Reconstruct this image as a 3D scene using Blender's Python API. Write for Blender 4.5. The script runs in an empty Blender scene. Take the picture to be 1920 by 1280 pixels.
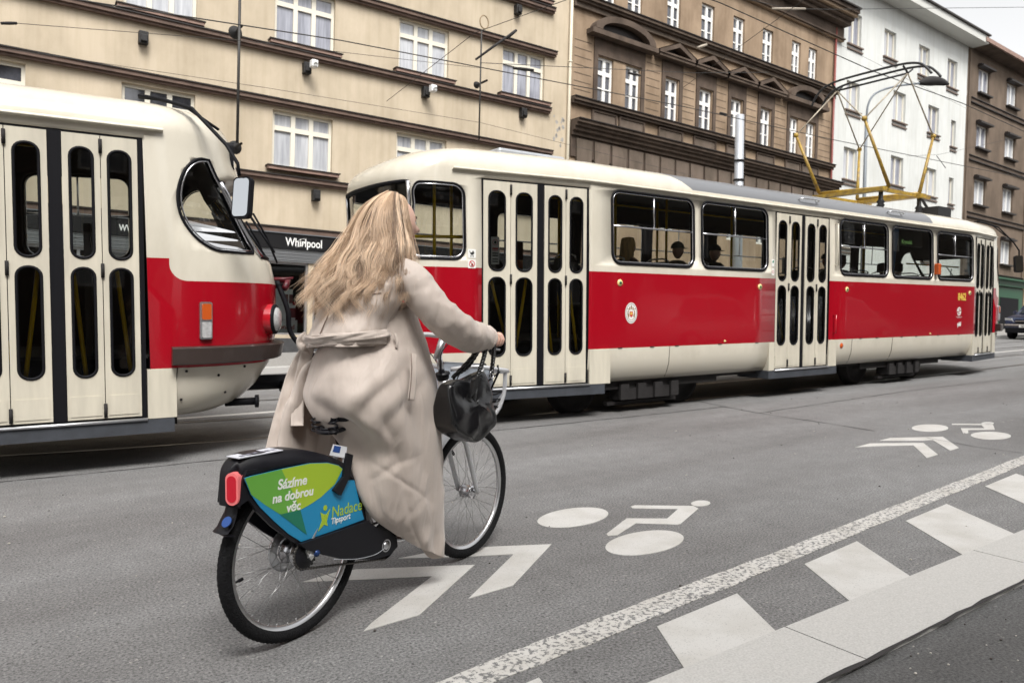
import bpy, bmesh, math, random
from mathutils import Vector, Matrix
from mathutils.geometry import tessellate_polygon
from mathutils import noise as mnoise
random.seed(7)
SC = bpy.context.scene
COL = SC.collection
PI = math.pi
def R(d): return math.radians(d)

# ---------------------------------------------------------------- camera
# gravity frame = world; the street climbs gently to the right (road frame G)
def vray(x, y): return Vector(((x-960)/1400, (y-640)/1400, 1.0))
_X = vray(2900, 668).normalized()
_Z = _X.cross(vray(960, 668-1940*.028)).normalized()
if _Z.y > 0: _Z = -_Z
_Y = _Z.cross(_X)
WM = Matrix((_X, _Y, _Z))                      # world axes seen by the lens
_rx = vray(2930, 582).normalized()
_rz = _rx.cross(vray(960, 582-1970*.003)).normalized()
if _rz.y > 0: _rz = -_rz
_ry = _rz.cross(_rx)
RWM = Matrix((_rx, _ry, _rz))
G3 = WM @ RWM.transposed()
G = G3.to_4x4()                                # road frame -> world
CAMP = G3 @ Vector((0, 0, 1.31))
cd = bpy.data.cameras.new('camera'); cam = bpy.data.objects.new('camera', cd); COL.objects.link(cam)
cm = Matrix((WM @ Vector((1, 0, 0)), WM @ Vector((0, -1, 0)), WM @ Vector((0, 0, -1)))).transposed().to_4x4()
cm.translation = CAMP
cam.matrix_world = cm
cd.sensor_width = 36; cd.lens = 36*1400/1920
cd.clip_start = .05; cd.clip_end = 1500
cd.dof.use_dof = True; cd.dof.focus_distance = 3.1; cd.dof.aperture_fstop = 6.3
SC.camera = cam

# ---------------------------------------------------------------- sky, sun, exposure (bright overcast)
w = bpy.data.worlds.new("World"); SC.world = w; w.use_nodes = True
nt = w.node_tree; nt.nodes.clear()
sky = nt.nodes.new('ShaderNodeTexSky'); sky.sky_type = 'NISHITA'; sky.sun_disc = False
sky.sun_elevation = R(54); sky.sun_rotation = R(200); sky.air_density = 1.0; sky.dust_density = 3.0; sky.ozone_density = .6
hs = nt.nodes.new('ShaderNodeHueSaturation'); hs.inputs['Saturation'].default_value = .04; hs.inputs['Value'].default_value = 1.0
bg = nt.nodes.new('ShaderNodeBackground'); bg.inputs['Strength'].default_value = .12
wo = nt.nodes.new('ShaderNodeOutputWorld')
nt.links.new(sky.outputs[0], hs.inputs['Color']); nt.links.new(hs.outputs[0], bg.inputs['Color']); nt.links.new(bg.outputs[0], wo.inputs['Surface'])
sd = bpy.data.lights.new('sun', 'SUN'); sun = bpy.data.objects.new('sun', sd); COL.objects.link(sun)
sd.energy = 1.7; sd.angle = R(24); sd.color = (1, .965, .92)
_az, _el = R(252), R(54)                        # light comes from behind the viewer, high
sdir = Vector((math.cos(_az)*math.cos(_el), math.sin(_az)*math.cos(_el), math.sin(_el)))
sun.rotation_euler = sdir.to_track_quat('Z', 'Y').to_euler()
sky.sun_rotation = R(90)-_az
SC.view_settings.view_transform = 'Standard'; SC.view_settings.look = 'None'
SC.view_settings.gamma = 1; SC.view_settings.exposure = 1.2
SC.render.engine = 'CYCLES'
try:
    SC.cycles.max_bounces = 8; SC.cycles.transparent_max_bounces = 16; SC.cycles.caustics_reflective = False; SC.cycles.caustics_refractive = False
except Exception: pass

# ---------------------------------------------------------------- materials
def N(nt, t, **k):
    n = nt.nodes.new(t)
    for a, b in k.items():
        if a in n.inputs: n.inputs[a].default_value = b
        else: setattr(n, a, b)
    return n
def mat(name, col, rough=.5, var=0, scale=5, bump=0, bscale=None, metal=0, spec=.5, coat=0, detail=4, stretch=None, col2=None, sheen=0):
    m = bpy.data.materials.new(name); m.use_nodes = True; nt = m.node_tree
    p = nt.nodes['Principled BSDF']
    c = (*col, 1)
    p.inputs['Base Color'].default_value = c; p.inputs['Roughness'].default_value = rough
    p.inputs['Metallic'].default_value = metal; p.inputs['Specular IOR Level'].default_value = spec
    if coat: p.inputs['Coat Weight'].default_value = coat; p.inputs['Coat Roughness'].default_value = .04
    if sheen: p.inputs['Sheen Weight'].default_value = sheen
    if var or bump:
        tc = N(nt, 'ShaderNodeTexCoord'); src = tc.outputs['Object']
        if stretch:
            mp = N(nt, 'ShaderNodeMapping'); mp.inputs['Scale'].default_value = stretch
            nt.links.new(src, mp.inputs[0]); src = mp.outputs[0]
    if var:
        n = N(nt, 'ShaderNodeTexNoise'); n.inputs['Scale'].default_value = scale; n.inputs['Detail'].default_value = detail
        n.inputs['Roughness'].default_value = .6
        nt.links.new(src, n.inputs['Vector'])
        r = N(nt, 'ShaderNodeValToRGB'); r.color_ramp.elements[0].position = .28; r.color_ramp.elements[1].position = .72
        d = col2 if col2 else tuple(x*(1-var) for x in col)
        r.color_ramp.elements[0].color = (*d, 1); r.color_ramp.elements[1].color = (*(tuple(min(1, x*(1+var*.5)) for x in col) if not col2 else col), 1)
        nt.links.new(n.outputs['Fac'], r.inputs[0]); nt.links.new(r.outputs[0], p.inputs['Base Color'])
    if bump:
        b = N(nt, 'ShaderNodeBump'); b.inputs['Strength'].default_value = bump; b.inputs['Distance'].default_value = .01
        n2 = N(nt, 'ShaderNodeTexNoise'); n2.inputs['Scale'].default_value = bscale or scale*4; n2.inputs['Detail'].default_value = 5
        nt.links.new(src, n2.inputs['Vector']); nt.links.new(n2.outputs['Fac'], b.inputs['Height']); nt.links.new(b.outputs[0], p.inputs['Normal'])
    return m
def glass(name, tint=(.75, .8, .78), alpha=.72, rough=.02):
    """thin pane: see-through tint plus mirror reflection by angle"""
    m = bpy.data.materials.new(name); m.use_nodes = True; nt = m.node_tree; nt.nodes.clear()
    o = N(nt, 'ShaderNodeOutputMaterial'); t = N(nt, 'ShaderNodeBsdfTransparent'); t.inputs[0].default_value = (*[x*alpha for x in tint], 1)
    g = N(nt, 'ShaderNodeBsdfGlossy'); g.inputs['Roughness'].default_value = rough; g.inputs['Color'].default_value = (1, 1, 1, 1)
    f = N(nt, 'ShaderNodeFresnel'); f.inputs[0].default_value = 1.5
    x = N(nt, 'ShaderNodeMixShader'); nt.links.new(f.outputs[0], x.inputs[0]); nt.links.new(t.outputs[0], x.inputs[1]); nt.links.new(g.outputs[0], x.inputs[2])
    nt.links.new(x.outputs[0], o.inputs[0]); return m
def emis(name, col, s=1):
    m = mat(name, col, .4); p = m.node_tree.nodes['Principled BSDF']
    p.inputs['Emission Color'].default_value = (*col, 1); p.inputs['Emission Strength'].default_value = s; return m

# ---------------------------------------------------------------- mesh helper
class MB:
    def __init__(s): s.v = []; s.f = []; s.m = []; s.s = []
    def add(s, vs, fs, m=0, sm=False):
        o = len(s.v); s.v += [tuple(v) for v in vs]
        for f in fs: s.f.append([o+i for i in f]); s.m.append(m); s.s.append(sm)
        return s
    def box(s, x0, x1, y0, y1, z0, z1, m=0):
        return s.add([(x, y, z) for x in (x0, x1) for y in (y0, y1) for z in (z0, z1)],
                     [(0, 1, 3, 2), (4, 6, 7, 5), (0, 4, 5, 1), (2, 3, 7, 6), (0, 2, 6, 4), (1, 5, 7, 3)], m)
    def quad(s, a, b, c, d, m=0): return s.add([a, b, c, d], [(0, 1, 2, 3)], m)
    def tube(s, pts, r, n=8, m=0, caps=True, closed=False, flat=1, sm=True):
        pts = [Vector(p) for p in pts]; k = len(pts)
        rs = r if isinstance(r, (list, tuple)) else [r]*k
        t0 = (pts[1]-pts[0]).normalized(); up = Vector((0, 0, 1)) if abs(t0.z) < .9 else Vector((1, 0, 0))
        nrm = (up - t0*up.dot(t0)).normalized(); vs = []
        for i, p in enumerate(pts):
            if closed: t = pts[(i+1) % k]-pts[i-1]
            else: t = pts[min(i+1, k-1)]-pts[max(i-1, 0)]
            t = t.normalized() if t.length > 1e-9 else t0
            nrm = (nrm - t*nrm.dot(t)).normalized(); b = t.cross(nrm)
            for j in range(n):
                a = 2*PI*j/n; vs.append(p + nrm*math.cos(a)*rs[i] + b*math.sin(a)*rs[i]*flat)
        fs = []
        for i in range(k if closed else k-1):
            for j in range(n):
                a = i*n+j; b_ = i*n+(j+1) % n; c = ((i+1) % k)*n+(j+1) % n; d = ((i+1) % k)*n+j; fs.append((a, b_, c, d))
        if caps and not closed: fs += [tuple(range(n))[::-1], tuple(range((k-1)*n, k*n))]
        return s.add(vs, fs, m, sm)
    def prism(s, poly, f0, f1, m=0, mside=None):
        """poly 2D; f0,f1 map (a,b)->3D for the two caps"""
        n = len(poly); tris = tessellate_polygon([[Vector((a, b, 0)) for a, b in poly]])
        va = [f0(*p) for p in poly]; vb = [f1(*p) for p in poly]
        ms = m if mside is None else mside
        s.add(va, [tuple(t) for t in tris], m); s.add(vb, [tuple(t)[::-1] for t in tris], m)
        return s.add(va+vb, [(i, (i+1) % n, n+(i+1) % n, n+i) for i in range(n)], ms)
    def holed(s, outer, holes, f0, f1, m=0, mside=None):
        loops = [outer]+holes; tris = tessellate_polygon([[Vector((a, b, 0)) for a, b in l] for l in loops])
        fl = [p for l in loops for p in l]; va = [f0(*p) for p in fl]; vb = [f1(*p) for p in fl]; n = len(fl)
        s.add(va, [tuple(t) for t in tris], m); s.add(vb, [tuple(t)[::-1] for t in tris], m)
        o = 0; ms = m if mside is None else mside; fs = []
        for l in loops:
            k = len(l); fs += [(o+i, o+(i+1) % k, n+o+(i+1) % k, n+o+i) for i in range(k)]; o += k
        return s.add(va+vb, fs, ms)
    def grid(s, fn, nu, nv, m=0, sm=True, cu=False, cv=False):
        vs = [fn(i/(nu if cu else nu), j/nv) for i in range(nu+(0 if cu else 1)) for j in range(nv+(0 if cv else 1))]
        a = nv+(0 if cv else 1); b = nu+(0 if cu else 1)
        fs = [(i*a+j, ((i+1) % b)*a+j, ((i+1) % b)*a+(j+1) % a, i*a+(j+1) % a) for i in range(nu) for j in range(nv)]
        return s.add(vs, fs, m, sm)
    def lathe(s, prof, c, ax, n=24, m=0, sm=True):
        """prof [(r,h)] about axis ax at c"""
        c = Vector(c); ax = Vector(ax).normalized(); u = ax.orthogonal().normalized(); w_ = ax.cross(u); k = len(prof)
        vs = [c+ax*h+(u*math.cos(2*PI*j/n)+w_*math.sin(2*PI*j/n))*r for r, h in prof for j in range(n)]
        fs = [(i*n+j, i*n+(j+1) % n, (i+1)*n+(j+1) % n, (i+1)*n+j) for i in range(k-1) for j in range(n)]
        return s.add(vs, fs, m, sm)
    def ball(s, c, r, m=0, nu=16, nv=10):
        rx, ry, rz = r if isinstance(r, (tuple, list)) else (r, r, r)
        return s.grid(lambda u, v: (c[0]+rx*math.sin(PI*v)*math.cos(2*PI*u), c[1]+ry*math.sin(PI*v)*math.sin(2*PI*u), c[2]+rz*math.cos(PI*v)), nu, nv, m, cu=True)
    def build(s, name, mats, parent=None, weld=0, fixn=False, bevel=0, subs=0):
        me = bpy.data.meshes.new(name); me.from_pydata(s.v, [], s.f)
        for x in (mats if isinstance(mats, (list, tuple)) else [mats]): me.materials.append(x)
        me.polygons.foreach_set('material_index', s.m); me.polygons.foreach_set('use_smooth', s.s)
        if weld or fixn:
            bm = bmesh.new(); bm.from_mesh(me)
            if weld: bmesh.ops.remove_doubles(bm, verts=bm.verts, dist=weld)
            bmesh.ops.recalc_face_normals(bm, faces=bm.faces); bm.to_mesh(me); bm.free()
        me.update()
        o = bpy.data.objects.new(name, me); COL.objects.link(o)
        if parent: o.parent = parent
        if bevel:
            b = o.modifiers.new('b', 'BEVEL'); b.width = bevel; b.segments = 2; b.limit_method = 'ANGLE'; b.angle_limit = R(50)
        if subs:
            b = o.modifiers.new('s', 'SUBSURF'); b.levels = subs; b.render_levels = subs
        return o
def islands(g, name, mats, parent=None, **k):
    """build every connected shell of g as an object of its own"""
    par = list(range(len(g.v)))
    def f(a):
        while par[a] != a: par[a] = par[par[a]]; a = par[a]
        return a
    key = {}
    for i, v in enumerate(g.v):
        q = (round(v[0], 5), round(v[1], 5), round(v[2], 5))
        if q in key: par[f(i)] = f(key[q])
        else: key[q] = i
    for fc in g.f:
        for a in fc[1:]: par[f(a)] = f(fc[0])
    out = {}
    for fc, m, s in zip(g.f, g.m, g.s): out.setdefault(f(fc[0]), []).append((fc, m, s))
    res = []
    for fl in out.values():
        h = MB(); mp = {}
        for fc, m, s in fl:
            for a in fc:
                if a not in mp: mp[a] = len(h.v); h.v.append(g.v[a])
            h.f.append([mp[a] for a in fc]); h.m.append(m); h.s.append(s)
        res.append(h.build(name, mats, parent, **k))
    return res
def tag(o, label=None, cat=None, group=None, kind=None, M=None):
    if label: o['label'] = label
    if cat: o['category'] = cat
    if group: o['group'] = group
    if kind: o['kind'] = kind
    if M is not None: o.matrix_world = M
    return o
def thing(name, label, cat, M=None, group=None):
    o = bpy.data.objects.new(name, None); COL.objects.link(o); o.empty_display_size = .2
    return tag(o, label, cat, group, None, M if M is not None else Matrix())
def T(x, y, z=0): return Matrix.Translation((x, y, z))
def RZ(d): return Matrix.Rotation(R(d), 4, 'Z')
def rrect(x0, x1, y0, y1, r, n=5):
    P = []
    for cx, cy, a0 in ((x1-r, y1-r, 0), (x0+r, y1-r, 90), (x0+r, y0+r, 180), (x1-r, y0+r, 270)):
        for i in range(n+1):
            a = R(a0+90*i/n); P.append((cx+r*math.cos(a), cy+r*math.sin(a)))
    return P
def ngon(cx, cy, rx, ry, n=20): return [(cx+rx*math.cos(2*PI*i/n), cy+ry*math.sin(2*PI*i/n)) for i in range(n)]
def spline(P, n):
    """Catmull-Rom through points, n samples per span"""
    P = [Vector(p) for p in P]; out = []
    for i in range(len(P)-1):
        a, b, c, d = P[max(i-1, 0)], P[i], P[i+1], P[min(i+2, len(P)-1)]
        for k in range(n):
            t = k/n; out.append(.5*((2*b)+(c-a)*t+(2*a-5*b+4*c-d)*t*t+(3*b-a-3*c+d)*t**3))
    out.append(P[-1]); return out
def text(s, size, m, parent, M, ext=.002, bold=0, align='LEFT', name='lettering', shear=0, sx=1, line=1):
    cu = bpy.data.curves.new(name, 'FONT'); cu.body = s; cu.size = size; cu.extrude = ext; cu.offset = bold; cu.align_x = align; cu.shear = shear; cu.space_line = line
    o = bpy.data.objects.new('tmp', cu); COL.objects.link(o)
    dg = bpy.context.evaluated_depsgraph_get(); me = bpy.data.meshes.new_from_object(o.evaluated_get(dg))
    bpy.data.objects.remove(o); me.transform(M @ Matrix.Diagonal((sx, 1, 1, 1))); me.materials.clear(); me.materials.append(m)
    q = bpy.data.objects.new(name, me); COL.objects.link(q)
    if parent: q.parent = parent
    return q
def basis(o, x, y):
    """4x4 with given origin, x and y axes"""
    x = Vector(x).normalized(); y = Vector(y); y = (y-x*y.dot(x)).normalized(); z = x.cross(y)
    m = Matrix((x, y, z)).transposed().to_4x4(); m.translation = Vector(o); return m

M_black = mat('black_rubber', (.006, .006, .008), .6, spec=.15)
M_dark = mat('underframe_dirt', (.014, .012, .012), .85, var=.4, scale=6, bump=.3, bscale=30)
M_steel = mat('bright_steel', (.6, .6, .62), .25, metal=1)
M_alu = mat('brushed_aluminium', (.62, .63, .65), .38, metal=1, var=.1, scale=20)
M_white = mat('white_paint', (.8, .8, .79), .45, var=.06, scale=8)
M_yellow = mat('yellow_handrail', (.85, .55, .01), .35)
M_offw = mat('offwhite_letter', (.82, .82, .8), .5)
M_wire = mat('wire_dark', (.03, .028, .026), .6)
# ================================================================= street surface (road frame)
def asphalt(name, base, seed=0, spk=.5, tint=1.0):
    m = bpy.data.materials.new(name); m.use_nodes = True; nt = m.node_tree; p = nt.nodes['Principled BSDF']
    tc = N(nt, 'ShaderNodeTexCoord'); L = nt.links.new
    n1 = N(nt, 'ShaderNodeTexNoise'); n1.inputs['Scale'].default_value = 85; n1.inputs['Detail'].default_value = 7; n1.inputs['Roughness'].default_value = .75
    n2 = N(nt, 'ShaderNodeTexNoise'); n2.inputs['Scale'].default_value = .7; n2.inputs['Detail'].default_value = 4
    n3 = N(nt, 'ShaderNodeTexNoise'); n3.inputs['Scale'].default_value = 6; n3.inputs['Detail'].default_value = 3
    v = N(nt, 'ShaderNodeTexVoronoi'); v.inputs['Scale'].default_value = 95
    mp = N(nt, 'ShaderNodeMapping'); mp.inputs['Location'].default_value = (seed*7.3, seed*3.1, 0); L(tc.outputs['Object'], mp.inputs[0])
    mp2 = N(nt, 'ShaderNodeMapping'); mp2.inputs['Scale'].default_value = (.35, 1.6, 1); L(mp.outputs[0], mp2.inputs[0])
    for n in (n1, v, n3): L(mp.outputs[0], n.inputs['Vector'])
    L(mp2.outputs[0], n2.inputs['Vector'])
    r1 = N(nt, 'ShaderNodeValToRGB'); e = r1.color_ramp.elements; e[0].position = .36; e[1].position = .66
    e[0].color = (base*(1-spk)*1.02, base*(1-spk), base*(1-spk)*.98, 1); e[1].color = (base*(1+spk*.8), base*(1+spk*.78), base*(1+spk*.76), 1)
    L(n1.outputs['Fac'], r1.inputs[0])
    r2 = N(nt, 'ShaderNodeValToRGB'); e = r2.color_ramp.elements; e[0].position = .3; e[1].position = .7; e[0].color = (.76, .745, .74, 1); e[1].color = (1.16, 1.17, 1.18, 1)
    L(n2.outputs['Fac'], r2.inputs[0])
    r3 = N(nt, 'ShaderNodeValToRGB'); e = r3.color_ramp.elements; e[0].position = .35; e[1].position = .65; e[0].color = (.93, .93, .93, 1); e[1].color = (1.05, 1.05, 1.05, 1)
    L(n3.outputs['Fac'], r3.inputs[0])
    # sparse pale grit and dark stones
    r4 = N(nt, 'ShaderNodeValToRGB'); r4.color_ramp.interpolation = 'CONSTANT'; e = r4.color_ramp.elements
    e[0].color = (.5, .5, .5, 1); e[1].position = .06; e[1].color = (1, 1, 1, 1); q = r4.color_ramp.elements.new(.93); q.color = (1.55, 1.5, 1.45, 1)
    L(v.outputs['Color'], r4.inputs[0])
    def mul(a, b):
        x = N(nt, 'ShaderNodeMix', data_type='RGBA', blend_type='MULTIPLY'); x.inputs[0].default_value = 1; L(a, x.inputs[6]); L(b, x.inputs[7]); return x.outputs[2]
    c = mul(mul(mul(r1.outputs[0], r2.outputs[0]), r3.outputs[0]), r4.outputs[0])
    L(c, p.inputs['Base Color']); p.inputs['Roughness'].default_value = .82; p.inputs['Specular IOR Level'].default_value = .35
    b = N(nt, 'ShaderNodeBump'); b.inputs['Strength'].default_value = .55; b.inputs['Distance'].default_value = .004
    L(n1.outputs['Fac'], b.inputs['Height']); L(b.outputs[0], p.inputs['Normal']); return m
M_road = asphalt('asphalt_road', .185, 0, .70)
M_walk = asphalt('asphalt_footway', .10, 3, .6)
M_ground = mat('earth_grey', (.12, .115, .11), .9, var=.3, scale=2)
def paint(name, col, wear=.5, scale=90, thr=.4):
    """road paint: worn through to the asphalt"""
    m = bpy.data.materials.new(name); m.use_nodes = True; nt = m.node_tree; p = nt.nodes['Principled BSDF']; L = nt.links.new
    tc = N(nt, 'ShaderNodeTexCoord'); a = N(nt, 'ShaderNodeTexNoise'); a.inputs['Scale'].default_value = scale; a.inputs['Detail'].default_value = 5; a.inputs['Roughness'].default_value = .7
    L(tc.outputs['Object'], a.inputs['Vector'])
    r = N(nt, 'ShaderNodeValToRGB'); e = r.color_ramp.elements; e[0].position = thr-.05; e[1].position = thr+.02
    e[0].color = (.15+.5*(1-wear),)*3+(1,); e[1].color = (*col, 1)
    b = N(nt, 'ShaderNodeTexNoise'); b.inputs['Scale'].default_value = 4; b.inputs['Detail'].default_value = 4; L(tc.outputs['Object'], b.inputs['Vector'])
    r2 = N(nt, 'ShaderNodeValToRGB'); r2.color_ramp.elements[0].color = (.86, .85, .83, 1); r2.color_ramp.elements[0].position = .35; r2.color_ramp.elements[1].position = .6
    L(a.outputs['Fac'], r.inputs[0]); L(b.outputs['Fac'], r2.inputs[0])
    x = N(nt, 'ShaderNodeMix', data_type='RGBA', blend_type='MULTIPLY'); x.inputs[0].default_value = 1; L(r.outputs[0], x.inputs[6]); L(r2.outputs[0], x.inputs[7]); L(x.outputs[2], p.inputs['Base Color'])
    p.inputs['Roughness'].default_value = .7
    bp = N(nt, 'ShaderNodeBump'); bp.inputs['Strength'].default_value = .4; bp.inputs['Distance'].default_value = .003; L(a.outputs['Fac'], bp.inputs['Height']); L(bp.outputs[0], p.inputs['Normal'])
    return m
M_paint = paint('white_road_paint', (.50, .49, .47), .75, 150, .40)
M_grit = paint('gritty_profiled_paint', (.52, .505, .48), 1, 48, .485)
M_kerb = mat('granite_kerb', (.50, .49, .47), .8, var=.28, scale=120, bump=.25, bscale=150, col2=(.36, .35, .335))
M_crack = mat('crack_tar', (.022, .02, .02), .8)
M_rail = mat('rail_steel', (.16, .14, .13), .35, metal=.8, var=.3, scale=30)
M_slab = mat('paving_mosaic', (.26, .25, .235), .85, var=.45, scale=26, bump=.4, bscale=40)

def sheet(poly, z): return MB().prism(poly, lambda a, b: (a, b, z), lambda a, b: (a, b, z-.0035))
g = MB(); g.box(-300, 600, -300, 300, -1.2, -.30); tag(g.build('ground', M_ground), kind='structure', M=G)
g = MB(); g.grid(lambda u, v: (-60+660*u, 1.60+13.0*v, 0), 60, 12, sm=False); g.box(-60, 600, 1.5, 14.7, -.28, -.02)
tag(g.build('road', M_road), kind='structure', M=G)
# near footway, flush kerb with the painted teeth against it
g = MB(); g.box(-60, 300, -12, 1.452, -.28, -.012); tag(g.build('pavement', M_walk), kind='structure', M=G)
g = MB()
xs = [-60, -30, -10, -4, -2.2, -.4, 1.3, 2.66, 4.35, 6.1, 7.9, 9.8, 12, 15, 20, 30, 60, 120, 300]
for a, b in zip(xs[:-1], xs[1:]):
    j = random.uniform(-.006, .006); g.prism([(a+.004, 1.452+j), (b-.004, 1.452-j*.5), (b-.004, 1.80), (a+.004, 1.80)], lambda x, y: (x, y, .006), lambda x, y: (x, y, -.25))
tag(g.build('kerb', M_kerb, fixn=True), kind='structure', M=G)
# far footway with kerb
g = MB(); g.box(-60, 300, 14.92, 21.5, -.28, .11); tag(g.build('far_pavement', M_slab), kind='structure', M=G)
g = MB()
for i in range(120):
    a = -40+i*1.5; g.box(a+.004, a+1.496, 14.65, 14.915, -.25, .115)
tag(g.build('far_kerb', M_kerb), kind='structure', M=G)
PX = {
'sq1':[(2.235,2.107),(2.799,2.146),(2.597,1.798),(2.052,1.798)],
'sq2':[(3.406,2.2),(3.988,2.251),(3.675,1.798),(3.139,1.798)],
'sq3':[(4.618,2.298),(5.252,2.345),(4.876,1.802),(4.23,1.802)],
'sq4':[(6.009,2.42),(6.682,2.47),(6.191,1.802),(5.477,1.802)],
'hd':[(3.962,3.266),(3.935,3.25),(3.903,3.241),(3.872,3.241),(3.845,3.249),(3.827,3.265),(3.82,3.286),(3.826,3.309),(3.843,3.331),(3.87,3.348),(3.902,3.357),(3.934,3.358),(3.962,3.349),(3.981,3.333),(3.987,3.311),(3.981,3.288)],
'fig':[(3.459,3.508),(3.505,3.517),(3.812,3.283),(3.789,3.22),(3.429,3.05),(3.402,3.052),(3.216,3.215),(2.957,3.104),(2.904,3.126),(2.923,3.159),(3.245,3.324),(3.448,3.176),(3.672,3.29),(3.44,3.47)],
'fh':[(9.429,3.724),(9.371,3.709),(9.312,3.71),(9.268,3.725),(9.251,3.751),(9.265,3.781),(9.307,3.807),(9.365,3.822),(9.425,3.822),(9.47,3.807),(9.487,3.78),(9.472,3.75)],
'ffig':[(8.981,3.982),(9.276,3.781),(9.38,3.733),(9.249,3.66),(8.926,3.515),(8.663,3.673),(8.433,3.572),(8.372,3.594),(8.722,3.773),(8.942,3.623),(9.157,3.745),(8.912,3.948)],
'c1':[(1.217,3.426),(1.39,3.459),(1.502,3.438),(2.017,3.157),(1.492,2.769),(1.23,2.757),(1.29,2.812),(1.759,3.138),(1.421,3.314)],
'c2':[(1.743,3.466),(1.992,3.456),(2.262,3.341),(2.544,3.193),(2.012,2.814),(1.757,2.801),(2.276,3.177),(1.981,3.324)],
'c3':[(6.692,3.816),(7.01,3.849),(7.463,3.564),(6.971,3.199),(6.732,3.183),(7.252,3.555),(6.897,3.741)],
'c4':[(7.229,3.875),(7.468,3.894),(7.994,3.628),(7.469,3.241),(7.26,3.227),(7.708,3.591),(7.586,3.63)]}
def mark(keys, extra, name):
    g = MB()
    for k in keys: g.prism(PX[k], lambda a, b: (a, b, .004), lambda a, b: (a, b, .0005))
    for (cx, cy, r) in extra: g.prism(ngon(cx, cy, r*1.28, r*.78, 28) if 0 else ngon(cx, cy, .262 if r == 0 else r, .165 if r == 0 else r, 28), lambda a, b: (a, b, .004), lambda a, b: (a, b, .0005))
    return tag(g.build(name, M_paint, fixn=True), kind='structure', M=G)
E1 = [(3.224,3.469),(3.137,3.407),(3.024,3.372),(2.906,3.368),(2.806,3.394),(2.739,3.446),(2.718,3.514),(2.747,3.588),(2.824,3.652),(2.936,3.695),(3.061,3.705),(3.173,3.678),(3.246,3.621),(3.264,3.546)]
E2 = [(3.229,2.848),(3.135,2.792),(3.017,2.763),(2.897,2.764),(2.796,2.794),(2.732,2.846),(2.715,2.912),(2.751,2.981),(2.834,3.04),(2.952,3.076),(3.081,3.081),(3.195,3.051),(3.265,2.993),(3.277,2.919)]
F1 = [(8.624,3.858),(8.493,3.817),(8.359,3.808),(8.245,3.83),(8.173,3.88),(8.155,3.947),(8.196,4.021),(8.29,4.086),(8.419,4.131),(8.559,4.144),(8.681,4.123),(8.758,4.07),(8.773,3.998),(8.724,3.922)]
F2 = [(8.617,3.243),(8.489,3.212),(8.36,3.213),(8.254,3.244),(8.19,3.3),(8.18,3.37),(8.227,3.442),(8.323,3.502),(8.452,3.538),(8.587,3.54),(8.701,3.509),(8.768,3.449),(8.775,3.374),(8.72,3.301)]
def smooth_closed(P, n=4):
    Q = [P[-1]]+P+P[:2]; out = []
    for i in range(1, len(Q)-2):
        a, b, c, d = (Vector(x) for x in (Q[i-1], Q[i], Q[i+1], Q[i+2]))
        for k in range(n):
            t = k/n; o = .5*((2*b)+(c-a)*t+(2*a-5*b+4*c-d)*t*t+(3*b-a-3*c+d)*t**3); out.append((o.x, o.y))
    return out
for nm, k in (('E1', E1), ('E2', E2), ('F1', F1), ('F2', F2)): PX[nm] = smooth_closed(k)
mark(['E1', 'E2', 'hd', 'fig'], [], 'road_marking_bicycle'); mark(['F1', 'F2', 'fh', 'ffig'], [], 'road_marking_bicycle')
mark(['c1', 'c2'], [], 'road_marking_chevrons'); mark(['c3', 'c4'], [], 'road_marking_chevrons')
for i in range(6):                                       # more teeth along the parking bays, beyond and before the frame
    dx = 1.33*(i+1); PX['t%d' % i] = [(6.009+dx*1.05, 2.42+.05*(i+1)), (6.682+dx*1.05, 2.47+.05*(i+1)), (6.191+dx*1.05, 1.802), (5.477+dx*1.05, 1.802)]
PX['u0'] = [(1.0, 1.99), (1.58, 2.05), (1.5, 1.798), (.95, 1.798)]
mark(['sq1', 'sq2', 'sq3', 'sq4', 'u0']+['t%d' % i for i in range(6)], [], 'road_marking_teeth')
def lane(pts, z=.004): return pts
U = [(-6, 1.60), (-2, 1.93), (1.269, 2.226), (1.782, 2.281), (3.377, 2.396), (5.559, 2.576), (7.571, 2.741), (12, 3.10), (30, 4.2)]
D = [(-6, 1.49), (-2, 1.81), (1.433, 2.111), (1.987, 2.149), (3.173, 2.249), (4.845, 2.389), (7.129, 2.578), (12, 2.95), (30, 4.0)]
def upj(P, n=10):
    out = []
    for a, b in zip(P[:-1], P[1:]):
        for k in range(n): out.append((a[0]+(b[0]-a[0])*k/n+random.uniform(-.006, .006), a[1]+(b[1]-a[1])*k/n+random.uniform(-.006, .006)))
    return out+[P[-1]]
g = MB(); g.prism(upj(U)+upj(D)[::-1], lambda a, b: (a, b, .0045), lambda a, b: (a, b, .0005)); tag(g.build('road_marking_edge_line', M_grit, fixn=True), kind='structure', M=G)
g = MB()
for a, b, y0, y1 in ((.6, 3.0, 9.36, 9.27), (5.5, 8.5, 9.3, 9.3), (11.5, 14.5, 9.35, 9.4), (17.5, 60, 9.55, 11.2)):
    g.prism([(a, y0-.06), (b, y1-.06), (b, y1+.06), (a, y0+.06)], lambda x, y: (x, y, .004), lambda x, y: (x, y, .0005))
g.prism([(20, 14.25), (80, 14.25), (80, 14.4), (20, 14.4)], lambda x, y: (x, y, .004), lambda x, y: (x, y, .0005))
tag(g.build('road_marking_lane_line', M_paint, fixn=True), kind='structure', M=G)
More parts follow.
